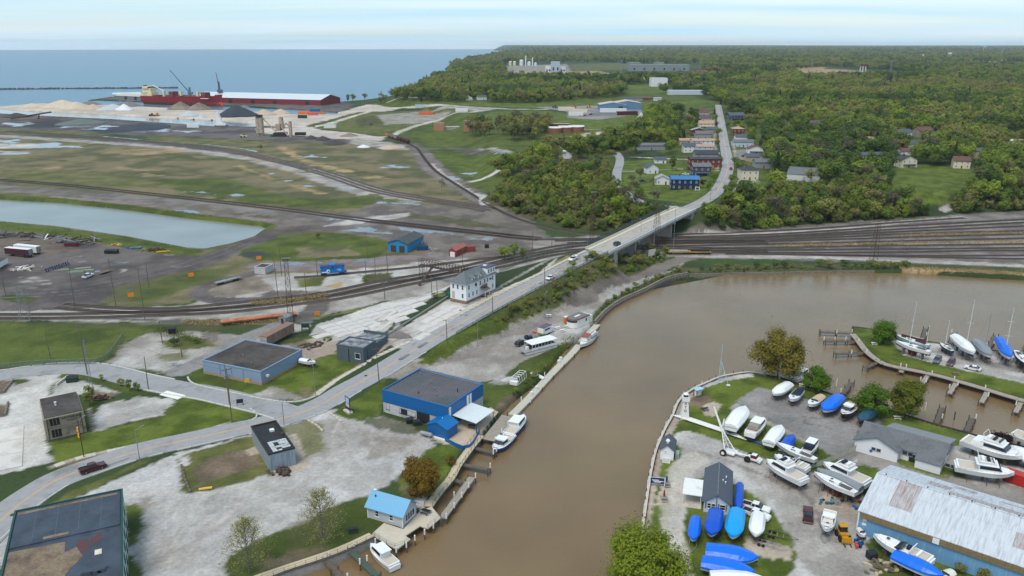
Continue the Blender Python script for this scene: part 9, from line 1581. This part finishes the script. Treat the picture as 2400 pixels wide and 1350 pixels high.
# hopper wagons, containers, trucks
hp=NA([G(*q)for q in((905,321),(925,327),(945,333),(958,338),(974,345))]);q,_=rsm(sml(hp,5),11.5)
hm=[mat('hopper_%d'%i,c,.8,.12,.5)for i,c in enumerate([(190,130,60),(150,110,80),(150,140,134),(92,50,46),(104,44,44),(96,40,40)])]
for i in range(min(6,len(q)-1)):
    c=(q[i]+q[i+1])/2;e=empty('hopper_wagon',(c[0],c[1],.4),math.atan2(q[i+1,1]-q[i,1],q[i+1,0]-q[i,0]),['ochre','brown','grey','dark maroon','deep red','rust red'][i]+' hopper wagon in the parked line','wagon','hopper wagons');MB().loft([[(-3.2,-1,.9),(3.2,-1,.9),(3.2,1,.9),(-3.2,1,.9)],[(-5.3,-1.5,2.2),(5.3,-1.5,2.2),(5.3,1.5,2.2),(-5.3,1.5,2.2)],[(-5.3,-1.5,4.2),(5.3,-1.5,4.2),(5.3,1.5,4.2),(-5.3,1.5,4.2)]]).bd('hopper',hm[i],e);BX(-4.9,-1.2,4.2,4.9,1.2,4.25).bd('load',M_p['dark'],e);bogies(e,10)
for a in[(712,268,'orange',(236,120,40),'orange container in the sand lot, left one',16),(733,270,'orange red',(222,96,60),'orange red container in the sand lot, low one',14),(738,265,'blue',(40,100,150),'blue container standing on the red one',14),(752,266,'orange',(226,130,60),'orange container in the sand lot, right one',14),(709,277,'dark green',(24,58,60),'dark green container alone in the sand lot',12),(998,269,'bright orange',(230,110,60),'bright orange container on the far gravel field',20),(1084,262,'white',(236,236,236),'white box truck body on the far gravel field',14),(1075,262,'white2',(236,236,236),'white van beside the box truck body',8),(453,299,'white3',(236,238,240),'white container on the wet yard',14)]:container(a[0],a[1],ru(-.1,.1),mat('cont_'+a[2],a[3],.6,.08,.5),a[4],L=a[5],W=3,Hh=4.2,ribs=False)
bpy.data.objects['shipping_container.004'].location.z+=4.2 if 'shipping_container.004' in bpy.data.objects else 0
for i,(x,y,c,l)in enumerate([(415,277,(200,150,50),'yellow loader on the slip bank'),(355,272,(150,40,40),'red loader on the slip bank'),(368,274,(210,150,60),'orange loader on the slip bank'),(495,283,(220,170,40),'yellow bulldozer at the foot of the coal'),(452,281,(44,52,70),'dark tipping truck at the slip'),(570,322,(220,200,160),'cream tanker truck at the asphalt plant'),(1345,252,(222,120,50),'orange machine in the fleet yard'),(1380,252,(220,170,40),'yellow machine in the fleet yard'),(1300,253,(90,80,60),'brown machine in the fleet yard')]):
    g=G(x,y);e=empty('work_vehicle',g,ru(-.4,.4),l,'vehicle');BX(-3,-1.3,1,2,1.3,2.6).bd('body',mat('work_%d'%i,c,.6),e);BX(.4,-1.2,2.6,1.8,1.2,4).bd('cab',MG,e);[MB().wheel(dx,sy*1.4,.9,.9,.7).bd('wheel',MT,e)for dx in(-2,1.6)for sy in(-1,1)];BX(2,-1.5,.5,4,1.5,2).bd('bucket',mat('work_%d'%i,c),e)
g=G(75,281);e=empty('stacker_conveyor',g,.1,'dark red stacker conveyor on the left yard','conveyor');TB((-26,0,2),(26,0,10),1.0,4).bd('belt_boom',MR,e);TB((8,-2,0),(10,0,7),.5,4).tube((8,2,0),(10,0,7),.5,4).bd('legs',MR,e)
# breakwater
p=NA([P(a,b_,WL)for a,b_ in((-300,213),(0,210),(150,208.5),(300,207.5),(412,206.5))]);q,_=rsm(p,9.0);rs=np.random.RandomState(3);mb=MB();n=nrml(q)
for i in range(len(q)):
    for k in range(3):c=q[i,:2]+n[i]*rs.uniform(-5,5);s_=rs.uniform(3,6);mb.prism([(c[0]+s_*math.cos(t_)*rs.uniform(.7,1.1),c[1]+s_*math.sin(t_)*rs.uniform(.7,1.1))for t_ in np.arange(0,6.2,1.05)],WL-2,WL+rs.uniform(1.5,3.6))
mb.bd('breakwater',mat('breakwater_rock',(112,108,108),.95,.2,.2),label='long low rock breakwater on the lake',kind='stuff')
p=NA([P(a,b_,-1)for a,b_ in((1005,181.5),(1034,183))]);MB().prism([tuple(P(*a,0)[:2])for a in((1004,182),(1020,180),(1040,181),(1038,185),(1010,184.5))],-3,.6).bd('sand_spit',M_p['tan'],label='small sandy point on the wooded lake shore',kind='structure')
# distant works
def far_block(px,py,wpx,hpx,m,rm,label,dep=40,roof='flat',rise=6,name='mill_building'):
    g=G(px,py);s=(g[1]*CP-(g[2]-HC)*SP)/FPX;L=wpx*s;h=hpx*s;e,L,D,r=bldg(name,label,0,0,0,h,m,rm,roof,rise,.5,org=((g[0]-L/2,g[1],g[2]),0,L,dep),cat='building')
    for k in range(max(2,int(L/30))):panel(e,L,D,0,L*(k+.5)/max(2,int(L/30)),h*.2,5,h*.3,MG,'window',.3)
    return e
M_mill=mat('mill_teal_grey',(132,144,146),.8,.1,.05);M_milr=mat('mill_tan_roof',(192,176,160),.9,.08,.05);M_wp=mat('works_white',(226,230,234),.7,.05,.1)
far_block(1545,167,140,15,M_mill,M_milr,'long grey green steel mill on the horizon plain');far_block(1487,165,28,18,M_mill,M_milr,'tan roofed left end of the steel mill');far_block(1545,166,22,19,M_mill,mat('mill_brown',(160,140,126),.9),'raised brown roofed middle of the steel mill');far_block(1656,172,44,5,mat('magenta_red',(150,60,72),.7),mat('magenta_roof',(170,76,88),.7),'low red shed right of the steel mill');far_block(1302,170,20,24,mat('pale_steel_blue',(176,190,206),.7),M_wp,'pale blue process building on the plain');far_block(1285,170,12,14,M_wp,M_wp,'white annex left of the pale blue process building');far_block(1319,169,12,11,M_wp,M_wp,'white annex right of the pale blue process building');far_block(1115,170,42,14,mat('dark_maroon_works',(60,44,52),.9),mat('dark_maroon_works',(60,44,52)),'dark maroon ruin among the coastal trees');far_block(1895,146,90,7,mat('pale_teal_shed',(160,184,190),.8),M_wp,'long pale teal shed far across the woods');far_block(2300,147,30,8,M_wp,M_wp,'white paper mill block far right');far_block(2340,146,24,6,M_wp,M_wp,'white low mill block beneath the steam plume');far_block(2385,147,30,4,M_wp,M_wp,'white low building at the far right edge');far_block(2190,143,24,3,M_wp,M_wp,'small white works near the tall white tower')
for i,(x,y,w_,h_)in enumerate([(1232,154,3,22),(1248,154,3,18),(1196,154,7,9),(1206,154,7,9),(1222,154,9,12),(1240,154,8,8),(1255,154,6,6),(2162,142,4,13)]):
    g=G(x,y);s=(g[1]*CP-(g[2]-HC)*SP)/FPX;e=empty('process_tank',g,0,'white process %s, %s'%('column' if h_>12 else 'tank',['tallest at the coastal works','second column at the coastal works','leftmost at the coastal works','second from left at the coastal works','domed one at the coastal works','low one under the columns','rightmost at the coastal works','standing far right across the woods'][i]),'tank','process tanks');CY(0,0,0,h_*s,w_*s/2,n=14).bd('shell',M_wp if i not in(2,3)else M_cream,e);MB().lathe(0,0,[(w_*s/2,h_*s),(w_*s*.3,h_*s+w_*s*.15),(.2,h_*s+w_*s*.22)],14).bd('dome',M_wp,e)
def wtower(px,py,hpx,wpx,m,label,legs=6):
    g=G(px,py);s=(g[1]*CP-(g[2]-HC)*SP)/FPX;e=empty('water_tower',g,0,label,'water tower','water towers');h=hpx*s;r_=wpx*s/2;MB().lathe(0,0,[(r_*.6,h*.78),(r_,h*.84),(r_,h*.95),(r_*.1,h)],16).bd('tank',m,e)
    for k in range(legs):a=2*PI*k/legs;TB((r_*1.1*math.cos(a),r_*1.1*math.sin(a),0),(r_*.8*math.cos(a),r_*.8*math.sin(a),h*.84),r_*.06+.3,5).bd('leg',M_wp,e)
wtower(2021,176,26,15,mat('tower_dark_red',(110,32,36),.6),'dark red water tower on pale legs above the woods');wtower(2224,143,19,9,M_wp,'white water tower far across the woods',4);wtower(2306,122,14,6,M_wp,'small white water tower near the horizon',4);wtower(1502,124,9,5,M_wp,'tiny white water tower on the horizon',4)
for i,(x,y,h_)in enumerate([(1455,172,32),(1540,172,28),(1718,165,26),(1902,165,24),(2086,172,30),(2275,150,28),(2238,146,24),(1640,160,20)]):
    g=G(x,y);s=(g[1]*CP-(g[2]-HC)*SP)/FPX;e=empty('power_pylon',g,.2,'steel power pylon, %s from the left along the horizon'%['first','second','fourth','fifth','sixth','eighth','seventh','third'][i],'pylon','power pylons');h=h_*s;[TB((dx*2.5,dy*2.5,0),(dx*.5,dy*.5,h),.35,4).bd('leg',MS,e)for dx in(-1,1)for dy in(-1,1)];BX(-6,-.4,h*.8,6,.4,h*.82).box(-5,-.4,h*.92,5,.4,h*.94).bd('crossarm',MS,e)
    # steam plume over the paper mill: soft round puffs of vapour
sm=bpy.data.materials.new('steam');sm.use_nodes=True;t=sm.node_tree;t.nodes.clear();vo=t.nodes.new('ShaderNodeVolumePrincipled');SI(vo,'Color',(1,1,1,1));SI(vo,'Density',.012);SI(vo,'Anisotropy',.2);ou=t.nodes.new('ShaderNodeOutputMaterial');t.links.new(vo.outputs[0],ou.inputs['Volume'])
g=G(2335,146);s=(g[1]*CP-(g[2]-HC)*SP)/FPX;bm=bmesh.new();rs=np.random.RandomState(2)
from mathutils import Matrix
for k,(x,z,r_)in enumerate([(0,3,3.5),(4,6,3.5),(6,11,3.4),(8,16,3.2),(9,21,3.0),(10,26,2.6),(11,31,2.0),(-8,3,3),(-5,6,2.4)]):bmesh.ops.create_icosphere(bm,subdivisions=2,radius=r_*s,matrix=Matrix.Translation((x*s,rs.uniform(-3,3)*s,z*s)))
me=bpy.data.meshes.new('steam_plume');bm.to_mesh(me);bm.free();me.materials.append(sm);o=bpy.data.objects.new('steam_plume',me);COL.objects.link(o);o.location=g;tag(o,label='white steam plume rising from the far paper mill',kind='stuff')
# ------------------------------------------------------------ haze
hz=bpy.data.materials.new('haze');hz.use_nodes=True;t=hz.node_tree;t.nodes.clear();vo=t.nodes.new('ShaderNodeVolumePrincipled');SI(vo,'Color',(.80,.90,1.0,1));SI(vo,'Density',3.0e-5);SI(vo,'Anisotropy',.0);ou=t.nodes.new('ShaderNodeOutputMaterial');t.links.new(vo.outputs[0],ou.inputs['Volume'])
BX(-45000,-300,-5.5,45000,45000,175).bd('haze',hz,label='thin blue air haze over the lake and land',kind='stuff')
